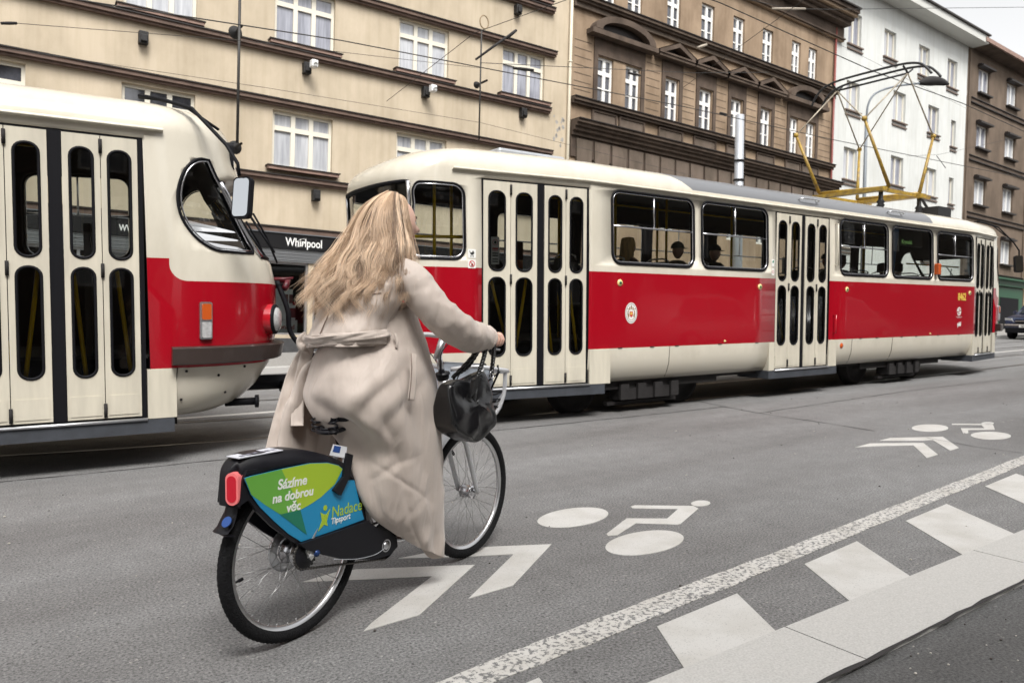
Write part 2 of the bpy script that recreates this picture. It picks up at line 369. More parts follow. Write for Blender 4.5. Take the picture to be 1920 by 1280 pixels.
# tar seams and cracks in the asphalt
def ribbon(pts, wd, z, m, name, jit=.01):
    P = [Vector((*p, 0)) for p in pts]; fine = []
    for a, b in zip(P[:-1], P[1:]):
        n = max(2, int((b-a).length/.12))
        for k in range(n): fine.append(a+(b-a)*k/n+Vector((0, random.uniform(-jit, jit), 0)))
    fine.append(P[-1]); g = MB(); vs = []
    for i, p in enumerate(fine):
        t = (fine[min(i+1, len(fine)-1)]-fine[max(i-1, 0)]).normalized(); n = Vector((-t.y, t.x, 0)); w_ = wd*random.uniform(.4, 1.2)/2
        vs += [(p+n*w_)+Vector((0, 0, z)), (p-n*w_)+Vector((0, 0, z))]
    g.add(vs, [(2*i, 2*i+1, 2*i+3, 2*i+2) for i in range(len(fine)-1)]); return tag(g.build(name, m), kind='structure', M=G)
ribbon([(-8, 7.4), (.088, 6.683), (.935, 6.63), (1.939, 6.593), (4.441, 6.531), (5.207, 6.49), (7.0, 6.42), (8.049, 6.411)], .022, .003, M_crack, 'road_seam')
ribbon([(8.199, 6.992), (8.006, 6.376), (7.877, 5.742), (7.828, 4.746), (7.763, 4.215)], .018, .0034, M_crack, 'road_seam', .02)
ribbon([(7.88, 5.76), (8.725, 5.825), (9.658, 5.863), (11.966, 5.994), (15.5, 5.95)], .02, .003, M_crack, 'road_seam')
ribbon([(7.773, 3.694), (7.733, 3.431), (7.662, 3.174), (7.68, 2.8)], .015, .0052, M_crack, 'road_seam', .015)
ribbon([(-6, 9.9), (1, 9.1), (5, 8.95), (18, 9.0), (40, 9.6)], .02, .003, M_crack, 'road_seam')
ribbon([(-8, 1.449), (2.4, 1.449), (5, 1.452), (14, 1.452)], .022, .008, M_crack, 'pavement_joint', .006)
RC = [(-16, 15.3), (-8, 11.7), (-4, 10.0), (-2.0, 9.28), (.1, 8.60), (1.6, 8.27), (3.2, 8.08), (5.8, 7.94), (8.5, 7.86), (11, 7.84), (16, 7.9), (20, 8.02), (40, 9.1), (90, 13.5)]
def rails(off, name):
    C = spline([(*p, 0) for p in RC], 8); g = MB()
    for s in (-.7175+off, .7175+off):
        L = []; 
        for i, p in enumerate(C):
            t = (C[min(i+1, len(C)-1)]-C[max(i-1, 0)]).normalized(); n = Vector((-t.y, t.x, 0)); L.append((p+n*s, n))
        for d0, d1, z, m in ((-.03, .03, .005, 0), (.03, .065, .0035, 1)):
            g.add([q for p, n in L for q in ((p+n*d0)+Vector((0, 0, z)), (p+n*d1)+Vector((0, 0, z)))], [(2*i, 2*i+1, 2*i+3, 2*i+2) for i in range(len(L)-1)], m)
    tag(g.build(name, [M_rail, M_crack]), kind='structure', M=G)
rails(0, 'tram_rails'); rails(3.1, 'tram_rails')
# small stones and litter on the asphalt
g = MB()
for i in range(150):
    x, y = random.uniform(-1, 12), random.uniform(1.9, 7); r = random.uniform(.003, .007); g.ball((x, y, r*.7), (r*random.uniform(.8, 1.6), r, r*.7), random.randint(0, 1), 6, 4)
for i in range(220):
    x, y = random.uniform(1.2, 6), random.uniform(.3, 1.45); r = random.uniform(.003, .006); g.ball((x, y, -.012+r*.7), (r*random.uniform(.8, 1.6), r, r*.7), random.randint(0, 1), 6, 4)
tag(g.build('grit', [mat('pale_grit', (.45, .42, .38), .8), mat('dark_grit', (.06, .05, .045), .8)]), 'loose stones scattered over the asphalt', 'grit', kind='stuff', M=G)
# ================================================================= buildings (upright, facades along world X)
def pane_mat(name, c1, c2, sc=(9, 1, .6)):
    m = mat(name, c1, .04, var=.5, scale=1.2, spec=.9, stretch=sc, col2=c2); return m
M_pc = pane_mat('pane_net_curtain', (.36, .37, .42), (.16, .165, .2))
M_pd = pane_mat('pane_dark_room', (.10, .105, .125), (.03, .03, .035), (3, 1, 2))
M_pb = pane_mat('pane_bright_curtain', (.55, .56, .58), (.30, .31, .34))
M_fw = mat('window_paint_white', (.78, .77, .74), .4)
M_fc = mat('window_paint_cream', (.70, .66, .56), .45)
M_tin = mat('tin_flashing', (.025, .02, .018), .5, spec=.3)
M_pink = mat('terracotta_sill', (.27, .175, .14), .75, var=.3, scale=6)
def stucco(name, c, dark, sc=1.0):
    m = bpy.data.materials.new(name); m.use_nodes = True; nt = m.node_tree; p = nt.nodes['Principled BSDF']; L = nt.links.new
    tc = N(nt, 'ShaderNodeTexCoord'); a = N(nt, 'ShaderNodeTexNoise'); a.inputs['Scale'].default_value = .9*sc; a.inputs['Detail'].default_value = 8; a.inputs['Roughness'].default_value = .62
    mp = N(nt, 'ShaderNodeMapping'); mp.inputs['Scale'].default_value = (1, 1, .55); L(tc.outputs['Object'], mp.inputs[0]); L(mp.outputs[0], a.inputs['Vector'])
    s = N(nt, 'ShaderNodeTexNoise'); s.inputs['Scale'].default_value = 2.2; s.inputs['Detail'].default_value = 6; mp2 = N(nt, 'ShaderNodeMapping'); mp2.inputs['Scale'].default_value = (3.2, 3.2, .18); L(tc.outputs['Object'], mp2.inputs[0]); L(mp2.outputs[0], s.inputs['Vector'])
    r = N(nt, 'ShaderNodeValToRGB'); e = r.color_ramp.elements; e[0].position = .3; e[1].position = .62; e[0].color = (*dark, 1); e[1].color = (*c, 1); L(a.outputs['Fac'], r.inputs[0])
    r2 = N(nt, 'ShaderNodeValToRGB'); e = r2.color_ramp.elements; e[0].position = .3; e[1].position = .55; e[0].color = (.92, .91, .89, 1); e[1].color = (1, 1, 1, 1); L(s.outputs['Fac'], r2.inputs[0])
    x = N(nt, 'ShaderNodeMix', data_type='RGBA', blend_type='MULTIPLY'); x.inputs[0].default_value = 1; L(r.outputs[0], x.inputs[6]); L(r2.outputs[0], x.inputs[7]); L(x.outputs[2], p.inputs['Base Color'])
    p.inputs['Roughness'].default_value = .9; p.inputs['Specular IOR Level'].default_value = .2
    f = N(nt, 'ShaderNodeTexNoise'); f.inputs['Scale'].default_value = 40; f.inputs['Detail'].default_value = 4; L(tc.outputs['Object'], f.inputs['Vector'])
    b = N(nt, 'ShaderNodeBump'); b.inputs['Strength'].default_value = .35; b.inputs['Distance'].default_value = .01; L(f.outputs['Fac'], b.inputs['Height']); L(b.outputs[0], p.inputs['Normal']); return m
def facade(g, x0, x1, z0, z1, holes, dep=.22, m=0, y=0):
    xs = sorted({x0, x1, *[h[0] for h in holes], *[h[1] for h in holes]}); zs = sorted({z0, z1, *[h[2] for h in holes], *[h[3] for h in holes]})
    for i in range(len(xs)-1):
        for j in range(len(zs)-1):
            cx, cz = (xs[i]+xs[i+1])/2, (zs[j]+zs[j+1])/2
            if not any(h[0] < cx < h[1] and h[2] < cz < h[3] for h in holes):
                g.quad((xs[i], y, zs[j]), (xs[i+1], y, zs[j]), (xs[i+1], y, zs[j+1]), (xs[i], y, zs[j+1]), m)
    for a, b, c, d in holes:
        Y = y+dep
        g.quad((a, y, c), (b, y, c), (b, Y, c), (a, Y, c), m); g.quad((a, y, d), (a, Y, d), (b, Y, d), (b, y, d), m)
        g.quad((a, y, c), (a, Y, c), (a, Y, d), (a, y, d), m); g.quad((b, y, c), (b, y, d), (b, Y, d), (b, Y, c), m)
def window(root, a, b, c, d, y, cols, tr, mf, mp, ft=.07, bars=0, skew=None):
    """casement frame (part) with its panes (sub-part)"""
    g = MB(); t = .06
    g.box(a, a+ft, y, y+t, c, d); g.box(b-ft, b, y, y+t, c, d); g.box(a+ft, b-ft, y, y+t, c, c+ft); g.box(a+ft, b-ft, y, y+t, d-ft, d)
    w_ = (b-a-2*ft)/cols; zt = c+(d-c)*tr if tr else None
    for i in range(1, cols): g.box(a+ft+w_*i-ft*.75, a+ft+w_*i+ft*.75, y-.012, y+t, c+ft, d-ft)
    if zt:
        for i in range(cols):
            g.box(a+ft+w_*i+(ft*.75 if i else 0), a+ft+w_*(i+1)-(ft*.75 if i < cols-1 else 0), y-.008, y+t, zt-ft*.8, zt+ft*.8)
            if bars:
                zb = c+(zt-c)*.5; g.box(a+ft+w_*i+(ft*.75 if i else 0), a+ft+w_*(i+1)-(ft*.75 if i < cols-1 else 0), y+.01, y+t, zb-.02, zb+.02)
    o = g.build('window', mf, root)
    p = MB(); p.quad((a+.01, y+.045, c+.01), (b-.01, y+.045, c+.01), (b-.01, y+.045, d-.01), (a+.01, y+.045, d-.01)); q = p.build('pane', mp, o); return o
def molding(g, x0, x1, z, prof, m=0, y=0):
    """horizontal profile: list of (height, projection, material) stacked downwards from z"""
    for h, pr, mm in prof:
        g.box(x0, x1, y-pr, y-.001, z-h, z, mm); z -= h
RANDP = random.Random(5)
# ---- the cream apartment house with shops
M_cream = stucco('cream_stucco', (.53, .45, .34), (.40, .335, .245)); 
B1 = thing('apartment_house', 'cream plastered apartment house with brown string courses and shops at street level', 'building', T(15.76, 19, 0) @ RZ(-2.4))
cx0 = [-13.09-3.475*2+3.475*k for k in range(6)]
rows = [(5.3, 6.76), (8.5, 9.98), (11.72, 13.2), (14.95, 16.4)]
holes = [(x, x+1.6, a, b) for a, b in rows for x in cx0]
shopx = [(-15.6, -12.2), (-11.9, -8.59), (-8.45, -5.0), (-4.2, -1.0)]
sh = [(a, b, .95, 2.86) for a, b in shopx]
g = MB(); facade(g, -21.5, 0, -1.0, 17.6, holes+sh, .24); g.quad((0, 0, -1), (0, 11, -1), (0, 11, 17.6), (0, 0, 17.6)); g.quad((-21.5, 0, -1), (-21.5, 0, 17.6), (-21.5, 11, 17.6), (-21.5, 11, -1))
g.quad((-21.5, 11, -1), (-21.5, 11, 17.6), (0, 11, 17.6), (0, 11, -1))
g.quad((-21.5, 0, 17.6), (0, 0, 17.6), (0, 11, 17.6), (-21.5, 11, 17.6)); g.build('wall', M_cream, B1)
for h in holes:
    zz = h[2]; mm = M_pc if RANDP.random() < .7 else M_pb
    if abs(zz-5.3) < .1: mm = M_pb if h[0] > -10 else M_pd
    window(B1, *h, .10, 3, .70, M_fc, mm, .075)
    s = MB(); s.box(h[0]-.14, h[1]+.14, -.21, .10, h[2]-.1, h[2]-.02, 0); s.box(h[0]-.17, h[1]+.17, -.24, .10, h[2]-.02, h[2]+.005, 1); s.build('window_sill', [M_pink, M_tin], B1)
M_str = mat('string_course_brown', (.135, .088, .068), .8, var=.35, scale=4)
for zt, x1 in ((10.2, -.69), (8.37, -.86), (7.03, -.75), (5.09, -.9), (11.56, -.8), (13.5, -.7), (14.8, -.8)):
    g = MB(); molding(g, -21.5, x1, zt, [(.03, .20, 1), (.09, .17, 0), (.06, .11, 0)]); g.build('string_course', [M_str, M_tin], B1)
g = MB(); g.box(-21.5, 0, -.05, -.001, 3.74, 3.78, 0); g.box(-21.5, 0, -.02, -.001, 3.6, 3.74, 1); g.build('string_course', [M_tin, M_str], B1)
g = MB(); g.box(-21.5, 0, -.5, -.001, 17.35, 17.6, 0); g.box(-21.5, 0, -.6, 0, 17.6, 17.7, 0); g.build('eave', M_pink, B1)
g = MB(); g.prism([(0, 17.7), (5.5, 21), (11, 17.7)], lambda a, b: (-21.5, a-.5, b), lambda a, b: (0, a-.5, b)); g.build('roof', mat('roof_tile_red', (.16, .06, .04), .8, var=.4, scale=8), B1)
g = MB(); g.tube([(-.11, -.08, .3), (-.11, -.08, 17.4)], .055, 8)
for z in (3, 6.5, 10, 13.5): g.tube([(-.11, -.08, z), (-.11, -.08, z+.05)], .07, 8)
g.build('downpipe', mat('cream_downpipe', (.62, .56, .44), .5), B1)
g = MB(); g.box(-21.5, -.4, -.09, .02, 3.19, 3.585, 0); g.box(-21.5, -.4, -.12, -.001, 3.585, 3.61, 1); g.build('sign_band', [mat('sign_black', (.008, .008, .009), .35), mat('sign_trim', (.12, .13, .14), .4)], B1)
rd_ = random.Random(3); g = MB()
for k in range(16):
    x, z = -.62+rd_.random()*.42, 7.25+rd_.random()*.95; n = 7; a0 = rd_.random()*6; w_, h_ = rd_.uniform(.03, .10), rd_.uniform(.03, .13)
    g.prism([(x+w_*rd_.uniform(.4, 1)*math.cos(a0+2*PI*i/n)+.05*math.sin(z*9), z+h_*rd_.uniform(.4, 1)*math.sin(a0+2*PI*i/n)) for i in range(n)], lambda a, b: (a, -.0035, b), lambda a, b: (a, -.001, b))
g.build('plaster_damage', mat('bare_plaster', (.34, .325, .30), .9, var=.3, scale=12), B1)['kind'] = 'stuff'
M_lit = mat('sign_letters_white', (.78, .78, .76), .4)
def tmat(x, y, z): return basis((x, y, z), (1, 0, 0), (0, 0, 1))
text('Whirlpool', .30, M_lit, B1, tmat(-9.24, -.092, 3.28), .004, .004, sx=.78, name='sign_lettering')
g = MB(); c = [(-8.86+.17*math.cos(t)*math.cos(.6)-.075*math.sin(t)*math.sin(.6), -.10, 3.37+.17*math.cos(t)*math.sin(.6)+.075*math.sin(t)*math.cos(.6)) for t in [R(-150+i*15) for i in range(19)]]
g.tube(c, [.002+.004*math.sin(PI*i/18) for i in range(19)], 5); g.build('sign_swoosh', M_lit, B1)
text('WWW.A', .21, M_lit, B1, tmat(-13.10, -.092, 3.30), .004, .004, sx=.72, name='sign_lettering')
text('ICE.CZ', .21, M_lit, B1, tmat(-11.93, -.092, 3.27), .004, .005, sx=.88, name='sign_lettering')
M_rib = mat('shutter_grey', (.14, .145, .15), .5); g = MB()
for x0, x1 in ((-15.8, -4.8), (-4.4, -.6)):
    for k in range(8): g.box(x0, x1, -.05-.012*(k % 2), .02, 2.86+k*.041, 2.86+k*.041+.034)
g.build('shutter_housing', M_rib, B1)
M_plinth = mat('plinth_dark', (.05, .05, .052), .7, var=.3, scale=5); g = MB(); g.box(-21.5, 0, -.07, -.001, -1, .86); g.build('plinth', M_plinth, B1)
M_shopin = mat('shop_interior', (.03, .032, .036), .8); M_display = mat('display_white', (.6, .63, .62), .6); M_red = mat('shop_red', (.28, .015, .02), .5)
M_sg = glass('shop_glass', (.8, .85, .85), .85)
for a, b in shopx:
    f = MB(); f.box(a, a+.06, .05, .13, .95, 2.86); f.box(b-.06, b, .05, .13, .95, 2.86); f.box(a+.06, b-.06, .05, .13, .95, 1.0); f.box(a+.06, b-.06, .05, .13, 2.8, 2.86)
    if b-a > 2: f.box((a+b)/2-.03, (a+b)/2+.03, .05, .13, 1.0, 2.8)
    if b-a < 1: f.box(a+.06, b-.06, .05, .13, 2.35, 2.41)
    o = f.build('shop_window', M_alu, B1); q = MB(); q.quad((a, .10, .95), (b, .10, .95), (b, .10, 2.86), (a, .10, 2.86)); q.build('pane', M_sg, o)
g = MB(); g.box(-21, -.3, .245, .25, .9, 2.9); g = MB()
for x in (-21, -12.0, -4.6, -.3): g.box(x, x+.05, .25, 3.4, .85, 2.95)
g.box(-21, -.3, 3.4, 3.5, .85, 2.95); g.box(-21, -.3, .25, 3.4, .8, .85); g.box(-21, -.3, .25, 3.4, 2.95, 3.0); g.build('shop_interior', M_shopin, B1)
def inworld(lx, ly, lz=0): return B1.matrix_world @ Matrix.Translation((lx, ly, lz))
def board(lx, w_, h, z, label, items):
    t = thing('display_board', label, 'display', inworld(lx, .5, z)); g = MB(); g.box(0, w_, 0, .05, 0, h); g.build('board', M_display, t, bevel=.004)
    for k, (x0, x1, z0, z1, m) in enumerate(items): q = MB(); q.box(x0, x1, -.012, -.001, z0, z1); q.build('picture', m, t)
    return t
M_pd1 = mat('print_grey', (.2, .2, .2), .6); M_pd2 = mat('print_maroon', (.12, .03, .035), .6); M_pg = mat('print_green', (.12, .2, .04), .6)
b1 = board(-9.62, .92, .36, .98, 'white display board with a red brand name at the foot of the shop window', [])
text('KitchenAid', .17, M_red, b1, basis((.08, -.003, .12), (1, 0, 0), (0, 0, 1)), .002, .004, sx=1.0, name='lettering')
board(-9.56, .80, .40, 1.345, 'white display board with kitchen appliances in the middle of the shop window', [(.22, .36, .05, .2, M_pd1), (.62, .8, .06, .32, M_pd2)])
board(-9.52, .68, .42, 1.75, 'white display board with a blue round badge at the top of the shop stack', [(.05, .2, .02, .14, M_pg), (.45, .55, .04, .28, M_pd2), (.58, .68, .04, .28, M_pd2)])
board(-8.38, .5, .5, 1.0, 'small white display board behind the narrow shop pane', [(.1, .35, .1, .4, mat('print_yellow', (.6, .45, .02), .5))])
tag(MB().box(0, .42, 0, .3, 0, .85).build('display_cabinet', M_red, bevel=.01), 'dark red cabinet standing behind the white display boards', 'cabinet', M=inworld(-9.05, .9, 1.0))
# lanterns and brackets on the house front
M_box = mat('bracket_iron', (.012, .011, .011), .6, var=.4, scale=20)
def bracket(X, z, kind, lab):
    t = thing('wall_bracket', lab, 'bracket', T(X, 19+(15.76-X)*.042, z), 'brackets on the cream house front')
    g = MB(); g.box(-.10, .10, -.18, -.002, -.14, .15); g.box(-.07, .07, -.24, -.18, -.10, .05); g.build('housing', M_box, t, bevel=.012)
    if kind: g = MB(); g.box(.0, .17, -.46, -.27, -.03, .16); g.lathe([(0, 0), (.06, 0), (.05, .05)], (.085, -.46, .05), (0, -1, -.3), 12); g.build('floodlight', M_white, t, bevel=.02)
for X, z, k, l in ((3.10, 7.83, 0, 'black iron bracket on the cream house under the far left window'), (6.98, 7.95, 1, 'black bracket with white floodlight beneath the second upper window'), (10.45, 8.0, 1, 'black bracket with white floodlight beneath the third upper window'),
                   (13.55, 11.15, 0, 'black iron bracket just under the topmost string course by the right window'), (13.85, 8.02, 0, 'black iron bracket under the sill of the right hand upper window'), (7.3, 4.66, 0, 'lowest black bracket above the shop signs on the cream house')): bracket(X, z, k, l)

# ---- brown ornate house
M_br = stucco('ochre_brown_stucco', (.35, .26, .18), (.19, .135, .09)); M_brd = stucco('sooty_brown_trim', (.115, .086, .067), (.062, .046, .036), 2)
M_brp = stucco('grey_brown_panel', (.16, .125, .10), (.10, .08, .062), 2)
B2 = thing('tenement_house', 'ornate brown tenement with arched and triangular pediments over white windows', 'building', T(15.78, 19, 0))
WX = [(1.14, 1.86), (2.44, 3.14), (4.42, 5.12), (6.28, 7.02), (8.15, 8.85), (10.02, 10.72), (12.02, 12.65), (13.24, 13.88)]
up = [(a, b, 12.27, 13.75) for a, b in WX]; lo = [(a, b, 9.0, 10.54) for a, b in WX]; gf = [(a, b, 5.0, 6.8) for a, b in WX]
g = MB(); facade(g, 0, 15.2, -1, 15.0, up+lo+gf, .2); g.quad((15.2, 0, -1), (15.2, 12, -1), (15.2, 12, 15), (15.2, 0, 15)); g.quad((0, 0, -1), (0, 0, 15), (0, 12, 15), (0, 12, -1)); g.quad((0, 12, -1), (0, 12, 15), (15.2, 12, 15), (15.2, 12, -1)); g.quad((0, 0, 15), (15.2, 0, 15), (15.2, 12, 15), (0, 12, 15)); g.build('wall', M_br, B2)
for h in up+lo+gf: window(B2, *h, .09, 2, .66, M_fw, M_pd if h[2] > 6 else M_pd, .085, 1)
g = MB(); molding(g, 0, 15.25, 12.25, [(.03, .34, 1), (.10, .30, 0), (.08, .22, 0), (.16, .12, 2)]); g.build('cornice', [M_brd, M_tin, M_brp], B2)
g = MB(); molding(g, 0, 15.25, 8.95, [(.03, .26, 1), (.10, .22, 0), (.09, .14, 0)]); g.build('cornice', [M_brd, M_tin], B2)
g = MB(); molding(g, 0, 15.55, 8.18, [(.03, .50, 1), (.10, .45, 0), (.10, .36, 0), (.12, .26, 0), (.14, .14, 0)]); g.build('cornice', [M_brd, M_tin], B2)
g = MB(); molding(g, -.05, 15.7, 15.75, [(.06, .95, 1), (.16, .85, 0), (.12, .75, 2), (.12, .6, 0), (.16, .45, 0), (.5, .12, 0), (.06, .22, 0), (.06, .14, 2)], y=0); g.box(-.05, 15.7, 0, 1, 15.0, 15.75, 0); g.build('cornice', [M_brd, M_tin, M_br], B2)
for k in range(26): g = None
g = MB(); g.box(0, 15.2, -.06, -.001, 7.0, 7.68, 0); 
for k in range(19):
    x = .25+k*.8; g.prism([(x, 6.6), (x+.62, 6.6), (x+.66, 7.6), (x-.04, 7.6)], lambda a, b: (a, -.12, b), lambda a, b: (a, -.061, b), 1)
g.build('rusticated_band', [M_brd, M_brp], B2)
for a, b in [(.9, 2.05), (2.15, 3.4), (4.1, 5.4), (6.0, 7.3), (7.9, 9.1), (9.8, 11.0), (11.75, 12.85), (12.95, 14.2)]:
    g = MB(); g.prism([(a, 8.25), (b, 8.25), (b, 8.68), (a, 8.68)], lambda x, z: (x, -.035, z), lambda x, z: (x, -.001, z), 0)
    g.holed([(a-.0, 8.22), (b, 8.22), (b, 8.70), (a, 8.70)], [[(a+.07, 8.29), (a+.07, 8.63), (b-.07, 8.63), (b-.07, 8.29)]], lambda x, z: (x, -.07, z), lambda x, z: (x, -.036, z), 1)
    g.build('parapet_panel', [M_brp, M_brd], B2)
def surround(a, b, name='window_surround'):
    g = MB(); g.box(a-.20, a-.03, -.05, -.001, 9.0, 10.75); g.box(b+.03, b+.20, -.05, -.001, 9.0, 10.75); g.box(a-.03, b+.03, -.05, -.001, 10.56, 11.1); g.box(a-.20, a-.03, -.05, -.001, 10.75, 11.1); g.box(b+.03, b+.20, -.05, -.001, 10.75, 11.1); return g
for a, b in WX[2:6]:
    g = surround(a, b); c = (a+b)/2; z = 11.12
    g.box(c-.97, c+.97, -.30, -.001, z, z+.09, 0); P = [(c-1.0, z+.10), (c+1.0, z+.10), (c+1.0, z+.20), (c, z+.62), (c-1.0, z+.20)]; I = [(c-.72, z+.16), (c, z+.46), (c+.72, z+.16)]
    g.holed(P, [I], lambda x, q: (x, -.34, q), lambda x, q: (x, -.02, q), 0); g.prism(I, lambda x, q: (x, -.08, q), lambda x, q: (x, -.021, q), 1)
    g.quad((c-1.03, -.36, z+.205), (c, -.36, z+.64), (c, -.0, z+.64), (c-1.03, 0, z+.205), 3); g.quad((c, -.36, z+.64), (c+1.03, -.36, z+.205), (c+1.03, 0, z+.205), (c, 0, z+.64), 3)
    g.build('pediment', [M_brd, M_tin, M_brp, M_brp], B2)
for a, b in ((1.14, 3.14), (12.02, 13.88)):
    g = MB(); c = (a+b)/2; wd = (b-a)/2+.55; z = 11.12
    for q0, q1 in ((a-.2, a-.03), (b+.03, b+.2)): g.box(q0, q1, -.05, -.001, 9.0, 11.1)
    g.box(a-.03, b+.03, -.05, -.001, 10.56, 11.1); g.box(c-wd, c+wd, -.34, -.001, z, z+.16, 0)
    n = 16; arc = [(c-wd*.92*math.cos(PI*i/n), z+.17+.60*math.sin(PI*i/n)) for i in range(n+1)]; inn = [(c-wd*.72*math.cos(PI*i/n), z+.17+.40*math.sin(PI*i/n)) for i in range(n+1)]
    g.prism(arc+inn[::-1], lambda x, q: (x, -.34, q), lambda x, q: (x, -.02, q), 0); g.prism(inn, lambda x, q: (x, -.09, q), lambda x, q: (x, -.02, q), 1)
    g.build('pediment', [M_brd, M_tin], B2)
g = MB()
for k in range(7):
    z = 9.22+.27*k
    for a, b in ((.1, .85), (3.45, 4.12), (5.35, 6.0), (7.25, 7.85), (9.1, 9.75), (11.0, 11.72), (14.2, 15.1)): g.box(a, b, -.006, .0-.001, z, z+.022)
islands(g, 'rustication_joint', mat('joint_dark', (.09, .065, .045), .9), B2)
g = MB(); g.prism([(-.9, 15.78), (6, 19), (12, 15.78)], lambda a, b: (-.05, a, b), lambda a, b: (15.6, a, b)); g.build('roof', mat('roof_zinc', (.22, .225, .23), .45, metal=.5, var=.2, scale=3), B2)
g = MB(); g.tube([(15.12, -.10, .3), (15.12, -.10, 15.0)], .05, 8); g.tube([(15.05, -.3, 15.8), (15.05, -.3, 18.2)], .08, 8); g.build('downpipe', mat('oxide_red_pipe', (.20, .05, .04), .5), B2)

# ---- white house
M_wh = stucco('white_stucco', (.60, .61, .59), (.52, .53, .51)); M_sill = mat('sill_brown', (.14, .10, .08), .6)
B3 = thing('apartment_house', 'white plastered apartment house with plain small windows and broad soffit', 'building', T(31.0, 19, 0))
wh = [(1.02, 2.12, 14.65, 16.12), (4.15, 5.25, 14.8, 16.12), (7.5, 8.63, 14.68, 16.18), (10.58, 11.68, 14.72, 16.2), (1.05, 2.15, 11.68, 13.0), (5.18, 6.38, 11.94, 13.4), (8.68, 9.85, 11.96, 13.38), (11.22, 11.78, 11.66, 13.06),
      (1.0, 2.12, 8.52, 9.98), (5.16, 6.36, 8.83, 10.24), (8.52, 9.8, 8.74, 10.17), (11.22, 11.74, 8.6, 10.0), (1.0, 2.1, 5.4, 6.9), (5.1, 6.3, 5.5, 7.0), (8.5, 9.7, 5.5, 7.0)]
g = MB(); facade(g, 0, 12.88, -1, 17.32, wh, .2); g.quad((12.88, 0, -1), (12.88, 11, -1), (12.88, 11, 17.3), (12.88, 0, 17.3)); g.quad((0, 0, -1), (0, 0, 17.3), (0, 11, 17.3), (0, 11, -1)); g.quad((0, 11, -1), (0, 11, 17.3), (12.88, 11, 17.3), (12.88, 11, -1)); g.build('wall', M_wh, B3)
for h in wh:
    window(B3, *h, .12, 2 if h[1]-h[0] > .7 else 1, 0, M_fc, M_pb if RANDP.random() < .6 else M_pc, .06)
    s = MB(); s.box(h[0]-.1, h[1]+.1, -.10, .05, h[2]-.07, h[2]-.01); s.box(h[0]-.08, h[1]+.12, -.06, -.001, h[2]-.26, h[2]-.20); s.build('window_sill', M_sill, B3)
g = MB(); g.box(-.02, 13.3, -.85, .2, 17.33, 17.72, 0); g.box(-.02, 13.35, -.95, .2, 17.72, 17.80, 1); g.build('eave', [mat('soffit_grey', (.50, .50, .47), .7), M_tin], B3)
g = MB(); g.prism([(-.9, 17.81), (5.5, 19.2), (11, 17.81)], lambda a, b: (0, a, b), lambda a, b: (12.9, a, b)); g.build('roof', M_tin, B3)
# ---- dark brown house
M_b4 = stucco('dark_brown_stucco', (.165, .125, .095), (.10, .076, .057))
B4 = thing('apartment_house', 'dark brown apartment house with black window hoods beside the white house', 'building', T(43.9, 19, 0))
cols4 = [(1.35, 2.7), (5.1, 6.45)]; rz = [(15.15, 16.5), (12.1, 13.38), (8.93, 10.34), (5.87, 7.25)]
h4 = [(a, b, c, d) for a, b in cols4 for c, d in rz]
g = MB(); facade(g, 0, 8.5, -1, 17.35, h4, .18); g.quad((8.5, 0, -1), (8.5, 11, -1), (8.5, 11, 17.3), (8.5, 0, 17.3)); g.quad((0, 11, -1), (0, 11, 17.3), (8.5, 11, 17.3), (8.5, 11, -1)); g.build('wall', M_b4, B4)
for h in h4:
    window(B4, *h, .09, 2, 0, M_fw, M_pb if RANDP.random() < .55 else M_pc, .07)
    s = MB(); s.box(h[0]-.16, h[1]+.16, -.30, .02, h[3]+.02, h[3]+.12); s.box(h[0]-.1, h[1]+.1, -.18, -.001, h[3]+.12, h[3]+.2); s.build('window_hood', M_tin, B4)
    s = MB(); s.box(h[0]-.12, h[1]+.14, -.20, .05, h[2]-.1, h[2]-.01); s.build('window_sill', M_tin, B4)
for z in (14.70, 11.55, 8.42, 5.2):
    g = MB(); molding(g, .4, 8.3, z, [(.04, .12, 1), (.2, .06, 0), (.05, .1, 1)]); g.build('string_course', [M_brd, M_tin], B4)
for z in (16.9, 14.2, 11.1):
    pass
g = MB(); g.box(.15, .4, -.06, -.001, 0, 17.3); g.box(8.1, 8.35, -.06, -.001, 0, 17.3); g.build('pilaster', M_b4, B4)
g = MB(); g.box(.02, 8.6, -.8, .1, 17.36, 17.45, 0); g.box(.02, 8.6, -.9, -.8, 17.4, 17.62, 1); g.build('eave', [M_brd, M_pink], B4)
g = MB(); g.prism([(-.8, 17.63), (4, 19.4), (11, 17.63)], lambda a, b: (.02, a, b), lambda a, b: (8.6, a, b)); g.build('roof', mat('roof_tile_brown', (.17, .085, .06), .85, var=.5, scale=9), B4)
M_grn = mat('shop_green', (.015, .07, .035), .45); g = MB(); g.box(3.6, 8.4, -.25, -.001, 4.55, 4.95, 0); g.box(3.6, 8.4, -.5, -.25, 4.9, 5.0, 0); g.box(3.8, 8.2, -.1, -.001, .3, 4.5, 0); g.box(5.0, 7.6, -.12, -.1, .9, 3.9, 1); g.build('shopfront', [M_grn, M_black], B4)
g = MB(); g.box(0, 8.5, -.05, -.001, -.5, 4.5); g.build('plinth', M_brd, B4)
